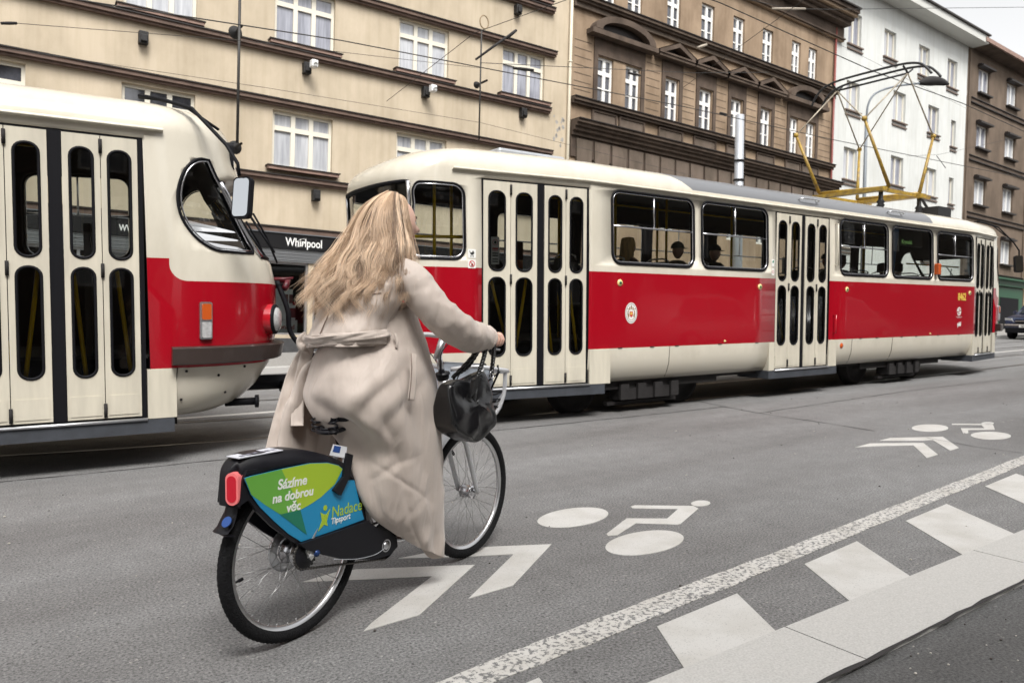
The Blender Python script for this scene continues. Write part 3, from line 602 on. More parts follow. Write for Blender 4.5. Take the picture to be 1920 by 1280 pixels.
# ---- what closes the street
M_yel = stucco('yellow_stucco', (.5, .40, .23), (.42, .33, .18))
def plain(name, lab, M, w_, d_, h, mw, nx, nz, z0, roofc):
    t = thing(name, lab, 'building', M); hs_ = [(1+(w_-2)*i/nx+.6, 1+(w_-2)*i/nx+1.8, z0+3.2*k, z0+3.2*k+1.5) for i in range(nx) for k in range(nz)]
    g = MB(); facade(g, 0, w_, -2, h, hs_, .2); g.quad((w_, 0, -2), (w_, d_, -2), (w_, d_, h), (w_, 0, h)); g.quad((0, 0, -2), (0, 0, h), (0, d_, h), (0, d_, -2)); g.quad((0, d_, -2), (0, d_, h), (w_, d_, h), (w_, d_, -2)); g.build('wall', mw, t)
    for h_ in hs_: window(t, *h_, .1, 2, 0, M_fw, M_pc if RANDP.random() < .5 else M_pb, .08)
    g = MB(); g.box(-.1, w_+.1, -.6, .1, h, h+.3); g.build('eave', mw, t)
    g = MB(); g.prism([(-.6, h+.3), (d_/2, h+2.6), (d_, h+.3)], lambda a, b: (-.1, a, b), lambda a, b: (w_+.1, a, b)); g.build('roof', mat('roof_'+name, roofc, .7), t); return t
plain('apartment_house', 'pale yellow house at the right edge behind the tram nose', T(52.6, 19, 1.0), 16, 11, 11.0, M_yel, 4, 3, 2.2, (.14, .05, .04))
plain('apartment_house', 'pale house showing only its roofline at the top right corner', T(70, 21, 1.0) @ RZ(-58), 22, 12, 20.5, M_wh, 6, 5, 3.0, (.25, .26, .28))
plain('apartment_house', 'tall cream house further left along the street', T(-26, 22.0, 0) @ RZ(-3), 19.5, 11, 17, M_cream, 5, 5, 1.8, (.16, .06, .04))
# unseen houses added on the viewer's side, coloured as shaded to darken reflections
plain('apartment_house', 'unseen stucco house on the near side, added for its dark reflections', T(32, -9.5, 0) @ RZ(180), 26, 11, 17, stucco('grey_stucco_shaded', (.13, .11, .09), (.08, .07, .06)), 7, 5, 1.8, (.12, .06, .05))
plain('apartment_house', 'unseen house behind the viewer, coloured as shaded, added for its reflections', T(3, -10.5, 0) @ RZ(180), 24, 11, 17, stucco('umber_stucco_shaded', (.12, .09, .065), (.08, .06, .045)), 6, 5, 1.8, (.12, .06, .05))

plain('apartment_house', 'long unseen terrace further up the near side, added for its dark reflections', T(92, -9.5, 2) @ RZ(180), 58, 11, 17, stucco('terrace_stucco_shaded', (.11, .095, .08), (.07, .06, .05)), 12, 5, 1.8, (.12, .06, .05))  # added out of view so the tram's far end mirrors something dark
# ================================================================= poles, lamps, overhead line
M_pole = mat('galvanised_pole', (.42, .44, .47), .45, metal=.4, var=.1, scale=10)
t = thing('tram_pole', 'stout pale grey overhead line pole in front of the brown tenement', 'pole', G @ T(19.56, 15.2, 0))
g = MB(); g.tube([(0, 0, 0), (0, 0, 7.35)], [.16, .135], 16); g.build('post', M_pole, t)
g = MB(); g.tube([(0, 0, 5.3), (0, 0, 5.36)], .17, 16); g.tube([(0, 0, 5.9), (0, 0, 5.96)], .165, 16); g.build('clamp', M_dark, t)
t = thing('street_lamp', 'slender grey street lamp with curved arm before the white house', 'lamp', G @ T(27.0, 15.3, 0))
g = MB(); g.tube([(0, 0, 0), (.02, 0, 5), (.05, 0, 8.3)], [.08, .065, .055], 12)
arm = spline([(.05, 0, 8.3), (.12, -.02, 8.9), (.5, -.1, 9.35), (1.6, -.25, 9.75), (3.0, -.5, 10.05)], 5); g.tube(arm, .038, 8); g.build('post', mat('lamp_post_slate', (.16, .18, .20), .5), t)
g = MB(); g.tube(spline([(2.9, -.48, 10.04), (3.4, -.56, 10.18), (4.0, -.66, 10.26), (4.7, -.76, 10.24)], 4), [.05, .09, .13, .16, .18, .19, .19, .18, .17, .15, .12, .07, .03][:13], 10, flat=1); g.build('lamp_head', M_dark, t)
t = thing('wall_lamp_arm', 'black lamp arm reaching out low beyond the front tram roof', 'lamp', G @ T(24.5, 12.5, 0))
g = MB(); g.tube([(0, 0, 5.0), (1.2, .1, 5.05), (2.6, .4, 4.6), (5.5, 1.4, 2.6)], .05, 8); g.build('arm', M_wire, t)
def wire(pts, r, lab, sag=0, ins=None, grp='overhead wires', hard=None):
    g = MB(); P = [Vector(p) for p in pts]; out = []
    for a, b in zip(P[:-1], P[1:]):
        for k in range(10): s = k/10; out.append(a+(b-a)*s-Vector((0, 0, sag*4*s*(1-s))))
    g.tube(out+[P[-1]], r, 5)
    o = g.build('overhead_wire', M_wire); tag(o, lab, 'wire', grp, M=G); 
    return o
yl = lambda x: 7.85 if x < 18 else 7.85+(x-18)*.06
wire([(-14, 14, 6.25), (-8, 11.6, 6.22), (-2, 9.2, 6.18), (3.2, 8.05, 6.15), (9.57, 7.85, 6.09), (14.1, 7.86, 5.86), (17.9, 7.9, 5.86), (21, 8.05, 5.81), (45, 10, 5.7)], .009, 'contact wire over the near tram track touching the pantograph')
wire([(-3, 12.2, 5.1), (1.08, 11.0, 5.16), (4.6, 11, 5.38), (12.26, 11, 5.58), (18, 11, 5.62), (29.6, 11.2, 5.91), (50, 13, 6.1)], .009, 'contact wire of the far track crossing the whole cream house')
def wpx(x, y, Y):          # point of the street seen at that spot, at street distance Y
    r = G3.transposed() @ (WM @ vray(x, y)); r = r*(Y/r.y); return (r.x, r.y, r.z+1.31)
wl = [([(30, 44, 16), (447, 76, 17), (900, 128, 17.5)], .006, 'thin span wire with turnbuckle across the cream house upper left'), ([(0, 90, 17), (500, 165, 17), (900, 230, 17), (1300, 330, 17)], .005, 'thin span wire just above the middle string course'),
      ([(725, 190, 15), (890, 62, 11.2), (1090, -10, 9)], .006, 'slanting pull-off wire rising to the upper right of the cream house'), ([(900, 118, 11), (1300, 137, 12), (1440, 136, 13)], .006, 'thin wire running to the insulators before the brown tenement'),
      ([(1280, 165, 12), (1480, 20, 9), (1560, -40, 8)], .006, 'slanting wire climbing across the brown tenement windows'), ([(1380, -6, 10), (1480, 17, 10), (1565, 18, 10), (1920, 14, 10)], .007, 'span wire crossing the white sky at top right'),
      ([(1480, 17, 12), (1567, 80, 12), (1700, 148, 14), (1815, 205, 15)], .005, 'thin wire falling from the joint across the white house'), ([(1700, 293, 14), (1760, 290, 13), (1920, 255, 12)], .005, 'thin wire low across the white and dark houses'),
      ([(1756, 292, 13), (1773, 315, 13)], .012, 'short dropper below the thin wire by the dark house')]
for P, r, l in wl: wire([wpx(*p) for p in P], r, l)
M_ins = mat('insulator', (.35, .30, .24), .5)
def rodpx(a, b, r, m, nm, lab, n=6):
    g = MB(); A, B_ = Vector(wpx(*a)), Vector(wpx(*b)); g.tube([A, A+(B_-A)*.5, B_], [r*.8, r, r*.8], n); return tag(g.build(nm, m), lab, 'insulator', 'insulators on the overhead wires', M=G)
rodpx((892, 112, 11), (955, 66, 11), .022, M_dark, 'insulator_rod', 'long black insulator rod hooked to the far contact wire'); rodpx((950, 72, 11), (968, 57, 11), .03, M_dark, 'insulator_rod', 'short thick insulator at the top of the slanting rod')
rodpx((1, 44, 16), (32, 44, 16), .03, M_dark, 'turnbuckle', 'black turnbuckle on the span wire at the left edge'); rodpx((1448, 17, 10), (1510, 17, 10), .03, M_ins, 'insulator_rod', 'pale insulator in the span wire by the tenement roof')
rodpx((1178, 137, 12), (1200, 142, 12), .03, M_dark, 'insulator_rod', 'dark insulator before the double window of the tenement'); rodpx((1308, 90, 12), (1325, 84, 12), .035, M_ins, 'insulator_rod', 'pale insulator above the second triangular pediment')
rodpx((1350, 212, 11.2), (1362, 215, 11.2), .03, M_dark, 'insulator_rod', 'small dark clamp on the wire beside the grey pole'); rodpx((963, 128, 11), (1000, 132, 11), .03, M_dark, 'insulator_rod', 'dark clamp on the wire over the right cream window')
for (a, b, r, ring, lab) in (((450, -20, 17.6), (445, 268, 17.6), .033, None, 'thick dark hanging rod with two discs before the cream house'), ((903, 56, 17.6), (898, 262, 17.6), .025, 1, 'thin hanging rod with a ring at its top before the cream house')):
    t = thing('suspension_rod', lab, 'rod', G); g = MB(); A, B_ = Vector(wpx(*a)), Vector(wpx(*b)); g.tube([A, B_], r, 6); g.build('rod', M_wire, t)
    for (x, y) in (((441, 62), (440, 277)) if not ring else ((893, 160),)):
        c = Vector(wpx(x, y, 18.2)); g = MB(); rr = .16 if not ring else .10; g.lathe([(0, .0), (rr, .01), (rr*.9, .05), (.03, .09), (.03, .55)], c, (0, -1, 0), 18); g.build('rosette', M_box, t)
    if ring:
        c = Vector(wpx(908, 42, 17.6)); g = MB(); g.tube([c+Vector((.14*math.cos(q), 0, .18*math.sin(q))) for q in [2*PI*i/20 for i in range(20)]], .018, 6, closed=True); g.build('ring', mat('ring_brass', (.25, .18, .10), .5), t)
# ================================================================= trams
def tram_paint():
    m = bpy.data.materials.new('tram_paint'); m.use_nodes = True; nt = m.node_tree; p = nt.nodes['Principled BSDF']; L = nt.links.new
    tc = N(nt, 'ShaderNodeTexCoord'); sp = N(nt, 'ShaderNodeSeparateXYZ'); L(tc.outputs['Object'], sp.inputs[0])
    def M2(op, a, b=None, c=None):
        n = N(nt, 'ShaderNodeMath', operation=op)
        for i, x in enumerate((a, b, c)):
            if x is None: continue
            if isinstance(x, (int, float)): n.inputs[i].default_value = x
            else: L(x, n.inputs[i])
        return n.outputs[0]
    X, Z_ = sp.outputs[0], sp.outputs[2]
    # red waistband; ahead of the front door its upper edge sweeps down
    st = N(nt, 'ShaderNodeMapRange'); st.interpolation_type = 'LINEAR'; L(X, st.inputs[0]); st.inputs[1].default_value = 14.06; st.inputs[2].default_value = 14.2; st.inputs[3].default_value = 0; st.inputs[4].default_value = 1
    q = M2('SUBTRACT', 1, st.outputs[0]); q = M2('MULTIPLY', q, q); q = M2('SUBTRACT', 1, M2('SQRT', M2('MAXIMUM', M2('SUBTRACT', 1, q), 0)))   # quarter round
    isf = M2('GREATER_THAN', X, 14.06)
    top = M2('ADD', M2('MULTIPLY', M2('SUBTRACT', 1, isf), 1.735), M2('MULTIPLY', isf, M2('ADD', 1.55, M2('MULTIPLY', q, .14))))
    red = M2('MULTIPLY', M2('GREATER_THAN', Z_, .82), M2('LESS_THAN', Z_, top))
    gr = M2('MULTIPLY', M2('GREATER_THAN', Z_, 2.84), M2('MULTIPLY', M2('LESS_THAN', X, 10.95), M2('GREATER_THAN', M2('SUBTRACT', X, 4.55), M2('MULTIPLY', M2('SUBTRACT', Z_, 2.84), -1.6))))
    n = N(nt, 'ShaderNodeTexNoise'); n.inputs['Scale'].default_value = 2.5; n.inputs['Detail'].default_value = 7; n.inputs['Roughness'].default_value = .65
    mp = N(nt, 'ShaderNodeMapping'); mp.inputs['Scale'].default_value = (1.2, 1, .5); L(tc.outputs['Object'], mp.inputs[0]); L(mp.outputs[0], n.inputs['Vector'])
    cr = N(nt, 'ShaderNodeValToRGB'); e = cr.color_ramp.elements; e[0].position = .32; e[1].position = .62; e[0].color = (.54, .50, .415, 1); e[1].color = (.62, .58, .49, 1); L(n.outputs['Fac'], cr.inputs[0])
    # road dirt near the bottom edges of the body
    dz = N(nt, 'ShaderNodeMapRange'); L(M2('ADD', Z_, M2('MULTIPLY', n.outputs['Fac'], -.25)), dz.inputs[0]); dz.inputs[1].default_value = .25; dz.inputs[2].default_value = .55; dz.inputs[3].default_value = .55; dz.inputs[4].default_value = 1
    def mix(f, a, b):
        x = N(nt, 'ShaderNodeMix', data_type='RGBA'); L(f, x.inputs[0])
        for i, c in ((6, a), (7, b)):
            if isinstance(c, tuple): x.inputs[i].default_value = (*c, 1)
            else: L(c, x.inputs[i])
        return x.outputs[2]
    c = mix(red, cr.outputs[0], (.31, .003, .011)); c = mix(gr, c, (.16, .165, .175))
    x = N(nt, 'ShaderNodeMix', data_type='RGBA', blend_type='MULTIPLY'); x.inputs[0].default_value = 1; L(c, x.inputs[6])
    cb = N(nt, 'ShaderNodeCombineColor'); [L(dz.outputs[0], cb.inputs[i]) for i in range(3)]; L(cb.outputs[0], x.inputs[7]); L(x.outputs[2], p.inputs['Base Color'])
    ro = N(nt, 'ShaderNodeMix', data_type='FLOAT'); L(gr, ro.inputs[0]); ro.inputs[2].default_value = .22; ro.inputs[3].default_value = .55; L(ro.outputs[0], p.inputs['Roughness'])
    p.inputs['Coat Weight'].default_value = .45; p.inputs['Specular IOR Level'].default_value = .25; p.inputs['Coat Roughness'].default_value = .03
    n2 = N(nt, 'ShaderNodeTexNoise'); n2.inputs['Scale'].default_value = 1.1; n2.inputs['Detail'].default_value = 2; L(tc.outputs['Object'], n2.inputs['Vector'])
    b = N(nt, 'ShaderNodeBump'); b.inputs['Strength'].default_value = .12; b.inputs['Distance'].default_value = .05; L(n2.outputs['Fac'], b.inputs['Height']); L(b.outputs[0], p.inputs['Normal']); L(b.outputs[0], p.inputs['Coat Normal'])
    return m
M_tp = tram_paint()
M_door = mat('tram_door_cream', (.58, .54, .445), .38, var=.16, scale=3, stretch=(3, 3, .5), coat=.2, bump=.05, bscale=3)
M_tin2 = mat('tram_inside_grey', (.06, .058, .055), .8); M_floor = mat('tram_floor', (.05, .05, .05), .8)
M_tg = glass('tram_glass', (.86, .89, .87), .93, .01); M_tgd = glass('tram_door_glass', (.78, .81, .80), .88, .01)
M_seat = mat('seat_shell', (.025, .027, .03), .5); M_seatr = mat('seat_red', (.22, .015, .02), .6); M_grab = mat('grab_rail_steel', (.55, .55, .56), .3, metal=1)
M_orange = mat('indicator_orange', (.50, .085, .012), .25, coat=1); M_lens = mat('lamp_lens', (.42, .42, .42), .12, coat=1, var=.3, scale=40); M_skirt = mat('skirt_slate', (.045, .05, .06), .6, var=.3, scale=8)
M_redp = mat('red_enamel', (.42, .007, .016), .2, coat=.6)
# body: half breadth at level w, ends as superellipse arcs. s runs near-side rear centre -> front centre
LV = [(.41, 14.50, .78, 1.15), (.47, 14.66, .68, 1.19), (.60, 14.80, .57, 1.235), (.80, 14.93, .48, 1.25), (1.05, 14.99, .44, 1.25), (1.3, 15.0, .43, 1.25), (1.55, 15.0, .43, 1.25), (1.74, 14.96, .45, 1.25), (1.8, 14.92, .46, 1.25), (2.0, 14.87, .47, 1.248), (2.2, 14.80, .49, 1.242), (2.42, 14.72, .51, 1.236), (2.48, 14.69, .50, 1.235), (2.54, 14.675, .49, 1.233), (2.60, 14.66, .485, 1.231), (2.635, 14.65, .48, 1.23), (2.68, 14.64, .47, 1.228), (2.78, 14.63, .50, 1.228), (2.866, 14.60, .58, 1.215), (2.943, 14.55, .70, 1.17), (3.012, 14.46, .85, 1.08), (3.064, 14.30, 1.05, .95), (3.107, 14.02, 1.35, .76), (3.137, 13.5, 1.8, .48), (3.15, 12.6, 2.3, .2)]
S0, S1 = -.35, 15.2
def lvl(w_):
    if w_ <= LV[0][0]: return LV[0][1:]
    for a, b in zip(LV[:-1], LV[1:]):
        if w_ <= b[0]:
            t = (w_-a[0])/(b[0]-a[0]); return tuple(a[i]+(b[i]-a[i])*t for i in (1, 2, 3))
    return LV[-1][1:]
def B(s, w_, off=0, far=False):
    uf, ur, hw = lvl(w_)
    if s > 14.45 and 1.8 < w_ < 2.475:           # the windscreen is set back under the brow
        q = min(1, (s-14.45)/.35); q = q*q*(3-2*q); uf -= q*(.22*(w_-1.8)/.62 if w_ <= 2.42 else .22*(2.475-w_)/.055)
    ucf = min(13.92, lvl(w_)[0]-.45) if w_ < 2.8 else min(13.92, uf-.55); ucr = max(.95, ur+.45)
    def H(u): return hw-.14*max(0, u-12.6)-.14*max(0, 2.8-u)
    e = 2/2.5
    if s > 13.9:
        t = min(1, (s-13.9)/1.3)*PI/2; u = ucf+(uf-ucf)*math.sin(t)**e; v = H(ucf+(u-ucf)*.6)*max(0, math.cos(t))**e
        nu_, nv_ = math.sin(t), math.cos(t)
    elif s < .95:
        t = min(1, (.95-s)/1.3)*PI/2; u = ucr-(ucr-ur)*math.sin(t)**e; v = H(ucr+(u-ucr)*.6)*max(0, math.cos(t))**e
        nu_, nv_ = -math.sin(t), math.cos(t)
    else:
        u = ucr+(s-.95)/(13.9-.95)*(ucf-ucr) if (ucf < 13.9 or ucr > .96) else s
        if w_ < 2.8 and 1.3 < s < 13.5: u = s
        v = H(u); nu_ = .14 if s > 12.6 else (-.14 if s < 2.8 else 0); nv_ = 1
    u += nu_*off; v += nv_*off
    return (u, v if far else -v, w_)
SS = [S0+1.3*i/14 for i in range(15)]+[1.25, 1.6, 2.1, 2.5, 2.8, 3.4, 4.2, 5, 5.8, 6.6, 7.4, 8.2, 9, 9.8, 10.6, 11.4, 12.0, 12.6, 13.05, 13.5]+[13.9+1.3*i/14 for i in range(15)]
def solid(off, levels, name):
    g = MB(); n = len(SS); ring = []
    for w_ in levels:
        near = [B(s, w_, off) for s in SS]; far = [B(s, w_, off, True) for s in SS[1:-1]][::-1]
        near[0] = (near[0][0], 0, w_); near[-1] = (near[-1][0], 0, w_); ring.append(near+far)
    k = len(ring[0]); g.add([p for r_ in ring for p in r_], [(i*k+j, i*k+(j+1) % k, (i+1)*k+(j+1) % k, (i+1)*k+j) for i in range(len(ring)-1) for j in range(k)], 0, True)
    # caps: strips between near and far
    for q, fl in ((0, 1), (len(ring)-1, 0)):
        r_ = ring[q]; o = len(g.v)-len(ring)*k+q*k if 0 else q*k
        for j in range(n-1):
            a, b = j, j+1; c = (k-b) % k if b < n-1 else n-1; d = (k-a) % k
            f = [a, b] + ([c] if c != b else []) + ([d] if d != a else []); f = [q*k+x for x in f]
            g.f.append(f if not fl else f[::-1]); g.m.append(0); g.s.append(False)
    return g
def cutmesh(g, poly, off0=-.35, off1=.25, far=False):
    g.prism(poly, lambda s, w_: B(s, w_, off0, far), lambda s, w_: B(s, w_, off1, far))
def cutgrid(g, s0, s1, w0, w1, nu, nv, slant=0):
    """cutter slab following the rounded end, both halves when it crosses the centre"""
    def P(a, w_, off):
        k = slant*(w_-w0); s = s0-k+(s1-s0+2*k)*a
        if S0 <= s <= S1: return B(s, w_, off)
        return B((2*S1-s) if s > S1 else (2*S0-s), w_, off, True)
    n = (nu+1)*(nv+1); vs = [P(i/nu, w0+(w1-w0)*j/nv, o) for o in (-.15, .10) for i in range(nu+1) for j in range(nv+1)]
    idx = lambda l, i, j: l*n+i*(nv+1)+j; fs = []
    for i in range(nu):
        for j in range(nv):
            fs += [(idx(0, i, j), idx(0, i, j+1), idx(0, i+1, j+1), idx(0, i+1, j)), (idx(1, i, j), idx(1, i+1, j), idx(1, i+1, j+1), idx(1, i, j+1))]
    for i in range(nu): fs += [(idx(0, i, 0), idx(0, i+1, 0), idx(1, i+1, 0), idx(1, i, 0)), (idx(0, i, nv), idx(1, i, nv), idx(1, i+1, nv), idx(0, i+1, nv))]
    for j in range(nv): fs += [(idx(0, 0, j), idx(1, 0, j), idx(1, 0, j+1), idx(0, 0, j+1)), (idx(0, nu, j), idx(0, nu, j+1), idx(1, nu, j+1), idx(1, nu, j))]
    g.add(vs, fs)
WIN = [(3.11, 4.56), (4.71, 6.12), (7.97, 9.40), (9.54, 10.94), (11.12, 12.52)]
FARW = [(1.3, 2.7)]+WIN[:2]+[(6.3, 7.7)]+WIN[2:]+[(12.72, 13.7)]
DOORS = [(1.39, 2.76), (6.31, 7.68), (12.69, 13.88)]
CABP0 = [(14.055, 1.98), (14.04, 2.1), (14.05, 2.23), (14.09, 2.33), (14.16, 2.41), (14.24, 2.45), (14.34, 2.455), (14.42, 2.33), (14.52, 2.12), (14.62, 1.93), (14.69, 1.79), (14.5, 1.775), (14.3, 1.78), (14.16, 1.81), (14.09, 1.88)]
CABP = [(14.33-.29*math.cos(R(q)), 2.20+(.40 if q > 0 else .385)*math.sin(R(q))) for q in range(-84, 91, 8)]+[(14.38, 2.60), (14.43, 2.47), (14.51, 2.28), (14.60, 2.07), (14.685, 1.86), (14.66, 1.822), (14.5, 1.815)]
REARP = rrect(.46, 1.19, 1.82, 2.62, .13)
def dens(P, d=.07):
    out = []
    for a, b in zip(P, P[1:]+P[:1]):
        n = max(1, int(math.hypot(b[0]-a[0], b[1]-a[1])/d)); out += [(a[0]+(b[0]-a[0])*k/n, a[1]+(b[1]-a[1])*k/n) for k in range(n)]
    return out
def boolean(o, cutter):
    md = o.modifiers.new('b', 'BOOLEAN'); md.operation = 'DIFFERENCE'; md.object = cutter; md.solver = 'EXACT'
    try: md.material_mode = 'TRANSFER'
    except Exception: pass
    dg = bpy.context.evaluated_depsgraph_get(); dg.update(); me = bpy.data.meshes.new_from_object(o.evaluated_get(dg)); o.modifiers.clear(); old = o.data; o.data = me; bpy.data.meshes.remove(old)
    bpy.data.objects.remove(cutter)
def tube_on(g, poly, off, r, m=0, far=False, closed=True, n=6): g.tube([B(s, w_, off, far) for s, w_ in poly], r, n, m, closed=closed)
def make_tram(label, M, extras):
    t = thing('tram', label, 'tram', M)
    body = solid(0, [l[0] for l in LV], 'body').build('body', M_tp, t, weld=.0002)
    inner = solid(-.06, [.92, 1.1, 1.4, 1.7, 1.8, 2.0, 2.2, 2.40, 2.5, 2.7, 2.84, 2.92, 2.97, 3.02], 'i').build('i', M_tin2, t, weld=.0002)
    boolean(body, inner)
    c = MB()
    for a, b in WIN: cutmesh(c, rrect(a, b, 1.84, 2.71, .13))
    for a, b in FARW: cutmesh(c, rrect(a, b, 1.84, 2.71, .13), far=True)
    boolean(body, c.build('c', M_black, t, weld=.0002))
    for a, b in DOORS: c = MB(); cutmesh(c, [(a, .353), (b, .353), (b, 2.703), (a, 2.703)], -.30, .3); boolean(body, c.build('c', M_black, t, weld=.0002))
    c = MB(); [cutmesh(c, dens(P), -.13, .08, f) for P in (CABP, REARP) for f in (False, True)]; boolean(body, c.build('c', M_black, t, weld=.0002))
    c = MB(); cutgrid(c, 14.76, 2*S1-14.76, 1.80, 2.42, 14, 6, .50); cutgrid(c, 2*S0-.40, .40, 1.82, 2.63, 14, 6); boolean(body, c.build('c', M_black, t, weld=.0002))
    body.name = 'body'
    # windows: gasket and sliding lights (part), pane (sub-part)
    def win(poly, far=False, bars=None, mg=M_tg, nm='window'):
        g = MB(); tube_on(g, poly, .002, .016 if len(poly) < 30 else .012, 0, far); tube_on(g, [(p[0], p[1]) for p in shrink(poly, .022)], .0, .007, 1, far)
        if bars:
            a, b, w0, w1 = bars; g.tube([B(a+.02+(b-a-.04)*k/6, w0, -.01, far) for k in range(7)], .012, 6, 1)
            g.tube([B((a+b)/2, w0, -.01, far), B((a+b)/2, w1, -.01, far)], .010, 6, 1)
        o = g.build(nm, [M_black, M_steel], t); p = MB()
        xs = sorted({q[0] for q in poly}); a, b = xs[0], xs[-1]; ws = sorted(q[1] for q in poly); nn = 8
        # pane as filled polygon slightly inside the skin
        tri = tessellate_polygon([[Vector((x, y, 0)) for x, y in poly]]); p.add([B(x, y, -.022, far) for x, y in poly], [tuple(q) for q in tri]); p.build('pane', mg, o)
    def shrink(P, d):
        cx = sum(p[0] for p in P)/len(P); cy = sum(p[1] for p in P)/len(P); out = []
        for i, p in enumerate(P):
            a = P[i-1]; b = P[(i+1) % len(P)]; tx, ty = b[0]-a[0], b[1]-a[1]; l = math.hypot(tx, ty) or 1; nx, ny = -ty/l, tx/l
            if (cx-p[0])*nx+(cy-p[1])*ny < 0: nx, ny = -nx, -ny
            out.append((p[0]+nx*d, p[1]+ny*d))
        return out
    for i, (a, b) in enumerate(WIN): win(rrect(a, b, 1.84, 2.71, .13), False, None if i == 3 else (a, b, 2.29, 2.70))
    for i, (a, b) in enumerate(FARW): win(rrect(a, b, 1.84, 2.71, .13), True, (a, b, 2.29, 2.70))
    for f in (False, True): win(dens(CABP), f); win(dens(REARP), f)
    for nm, s0, s1, w0, w1, sl in (('windscreen', 14.76, 2*S1-14.76, 1.80, 2.42, .50), ('rear_window', 2*S0-.40, .40, 1.82, 2.63, 0)):
        def P(a, w_, off, s0=s0, s1=s1, w0=w0, sl=sl):
            k_ = sl*(w_-w0); s = s0-k_+(s1-s0+2*k_)*a
            return B(s, w_, off) if S0 <= s <= S1 else B((2*S1-s) if s > S1 else (2*S0-s), w_, off, True)
        g = MB(); n = 20; g.tube([P(k/n, w0, 0) for k in range(n+1)]+[P(1, w0+(w1-w0)*k/6, 0) for k in range(1, 7)]+[P(1-k/n, w1, 0) for k in range(1, n+1)]+[P(0, w1-(w1-w0)*k/6, 0) for k in range(1, 6)], .022, 6, 0, closed=True)
        for aa in (0, 1): g.tube([P(aa, w0+(w1-w0)*k/6, .012) for k in range(7)], .022, 6, 1)
        o = g.build(nm, [M_black, M_steel], t); p = MB(); p.grid(lambda a, b: P(a, w0+(w1-w0)*b, -.02), 20, 6); p.build('pane', M_tg, o)
    # doors: four folding leaves each
    for di, (a, b) in enumerate(DOORS):
        A = Vector(B(a, 1, -.035)); Bv = Vector(B(b, 1, -.035)); d = (Bv-A); Ln = d.length; d.normalize(); nn = Vector((d.y, -d.x, 0)) # outward (towards -v)
        if nn.y > 0: nn = -nn
        def at(x, z, o): q = A+d*x+nn*o; return (q.x, q.y, z)
        door = MB(); mid = Ln*.5 if di != 0 else Ln*.53
        door.prism([(0, .40), (.012, .40), (.012, 2.69), (0, 2.69)], lambda x, z: at(x, z, -.02), lambda x, z: at(x, z, .03)); door.prism([(mid-.045, .41), (mid+.045, .41), (mid+.045, 2.69), (mid-.045, 2.69)], lambda x, z: at(x, z, -.02), lambda x, z: at(x, z, .012))
        door.prism([(Ln-.035, .41), (Ln, .41), (Ln, 2.69), (Ln-.035, 2.69)], lambda x, z: at(x, z, -.02), lambda x, z: at(x, z, .014)); door.prism([(0, .405), (Ln, .405), (Ln, .43), (0, .43)], lambda x, z: at(x, z, -.02), lambda x, z: at(x, z, .012)); door.prism([(.012, 2.685), (Ln, 2.685), (Ln, 2.695), (.012, 2.695)], lambda x, z: at(x, z, -.02), lambda x, z: at(x, z, .010))
        dr = door.build('door', M_black, t)
        edges = [.014, .014+(mid-.059)*.5, mid-.045, mid+.045, mid+.045+(Ln-.035-mid-.045)*.5, Ln-.035]
        for (x0, x1) in ((edges[0], edges[1]), (edges[1], edges[2]), (edges[3], edges[4]), (edges[4], edges[5])):
            x0 += .003; x1 -= .003; m_ = (x1-x0); k0, k1 = x0+m_*.20, x1-m_*.20
            H1 = rrect(k0, k1, 1.715, 2.575, min(.085, (k1-k0)*.46)); H2 = rrect(k0, k1, .775, 1.635, min(.085, (k1-k0)*.46))
            g = MB(); g.holed([(x0, .435), (x1, .435), (x1, 2.683), (x0, 2.683)], [H1[::-1], H2[::-1]], lambda x, z: at(x, z, .0), lambda x, z: at(x, z, .022)); g.prism([(x0+.02, .46), (x1-.02, .46), (x1-.02, .62), (x0+.02, .62)], lambda x, z: at(x, z, .0225), lambda x, z: at(x, z, .027)); leaf = g.build('door_leaf', M_door, dr, fixn=True, bevel=.003)
            g = MB()
            for Hh in (H1, H2): g.tube([at(x, z, .021) for x, z in Hh], .0115, 6, 0, closed=True)
            g.build('leaf_seal', M_black, dr)
            g = MB()
            for Hh in (H1, H2):
                tri = tessellate_polygon([[Vector((x, z, 0)) for x, z in Hh]]); g.add([at(x, z, .008) for x, z in Hh], [tuple(q) for q in tri])
            g.build('pane', M_tgd, dr)
        g = MB()
        for xh in (edges[1], edges[4]):
            for z in (.50, 1.62, 2.60): g.tube([at(xh, z-.055, .03), at(xh, z+.055, .03)], .013, 8)
        islands(g, 'hinge', M_dark, dr)
        g = MB()   # grab rails behind the leaves
        for x0, x1 in ((edges[0]+.13, edges[1]+.05), (edges[2]-.07, edges[1]+.09), (edges[3]+.06, edges[4]-.12), (edges[4]+.1, edges[5]-.06)):
            g.tube([at(x0, 1.68, -.09), at(x1, .72, -.07)], .017, 8)
        islands(g, 'grab_rail', M_yellow, dr)
        # steps and sill skirt under the door
        g = MB(); g.prism([(-.14, .29), (Ln+(.22 if di < 2 else .2), .29), (Ln+(.22 if di < 2 else .2), .405), (-.14, .405)], lambda x, z: at(x, z, -.5), lambda x, z: at(x, z, .045)); g.build('step_skirt', M_skirt, t, fixn=True, bevel=.006)
        g = MB(); g.tube([at(0, .408, .05), at(Ln, .408, .05)], .014, 6); g.build('step_edge', M_alu, t)
        g = MB(); g.prism([(-.04, .0), (Ln+.04, 0), (Ln+.04, 1), (-.04, 1)], lambda x, z: at(x, .90+z*.002, -.03) if 0 else at(x, .60, -.06-z*.5), lambda x, z: at(x, .57, -.06-z*.5)); g.prism([(0, .43), (Ln, .43), (Ln, .9), (0, .9)], lambda x, z: at(x, z, -.56), lambda x, z: at(x, z, -.58)); g.build('door_steps', M_floor, t)
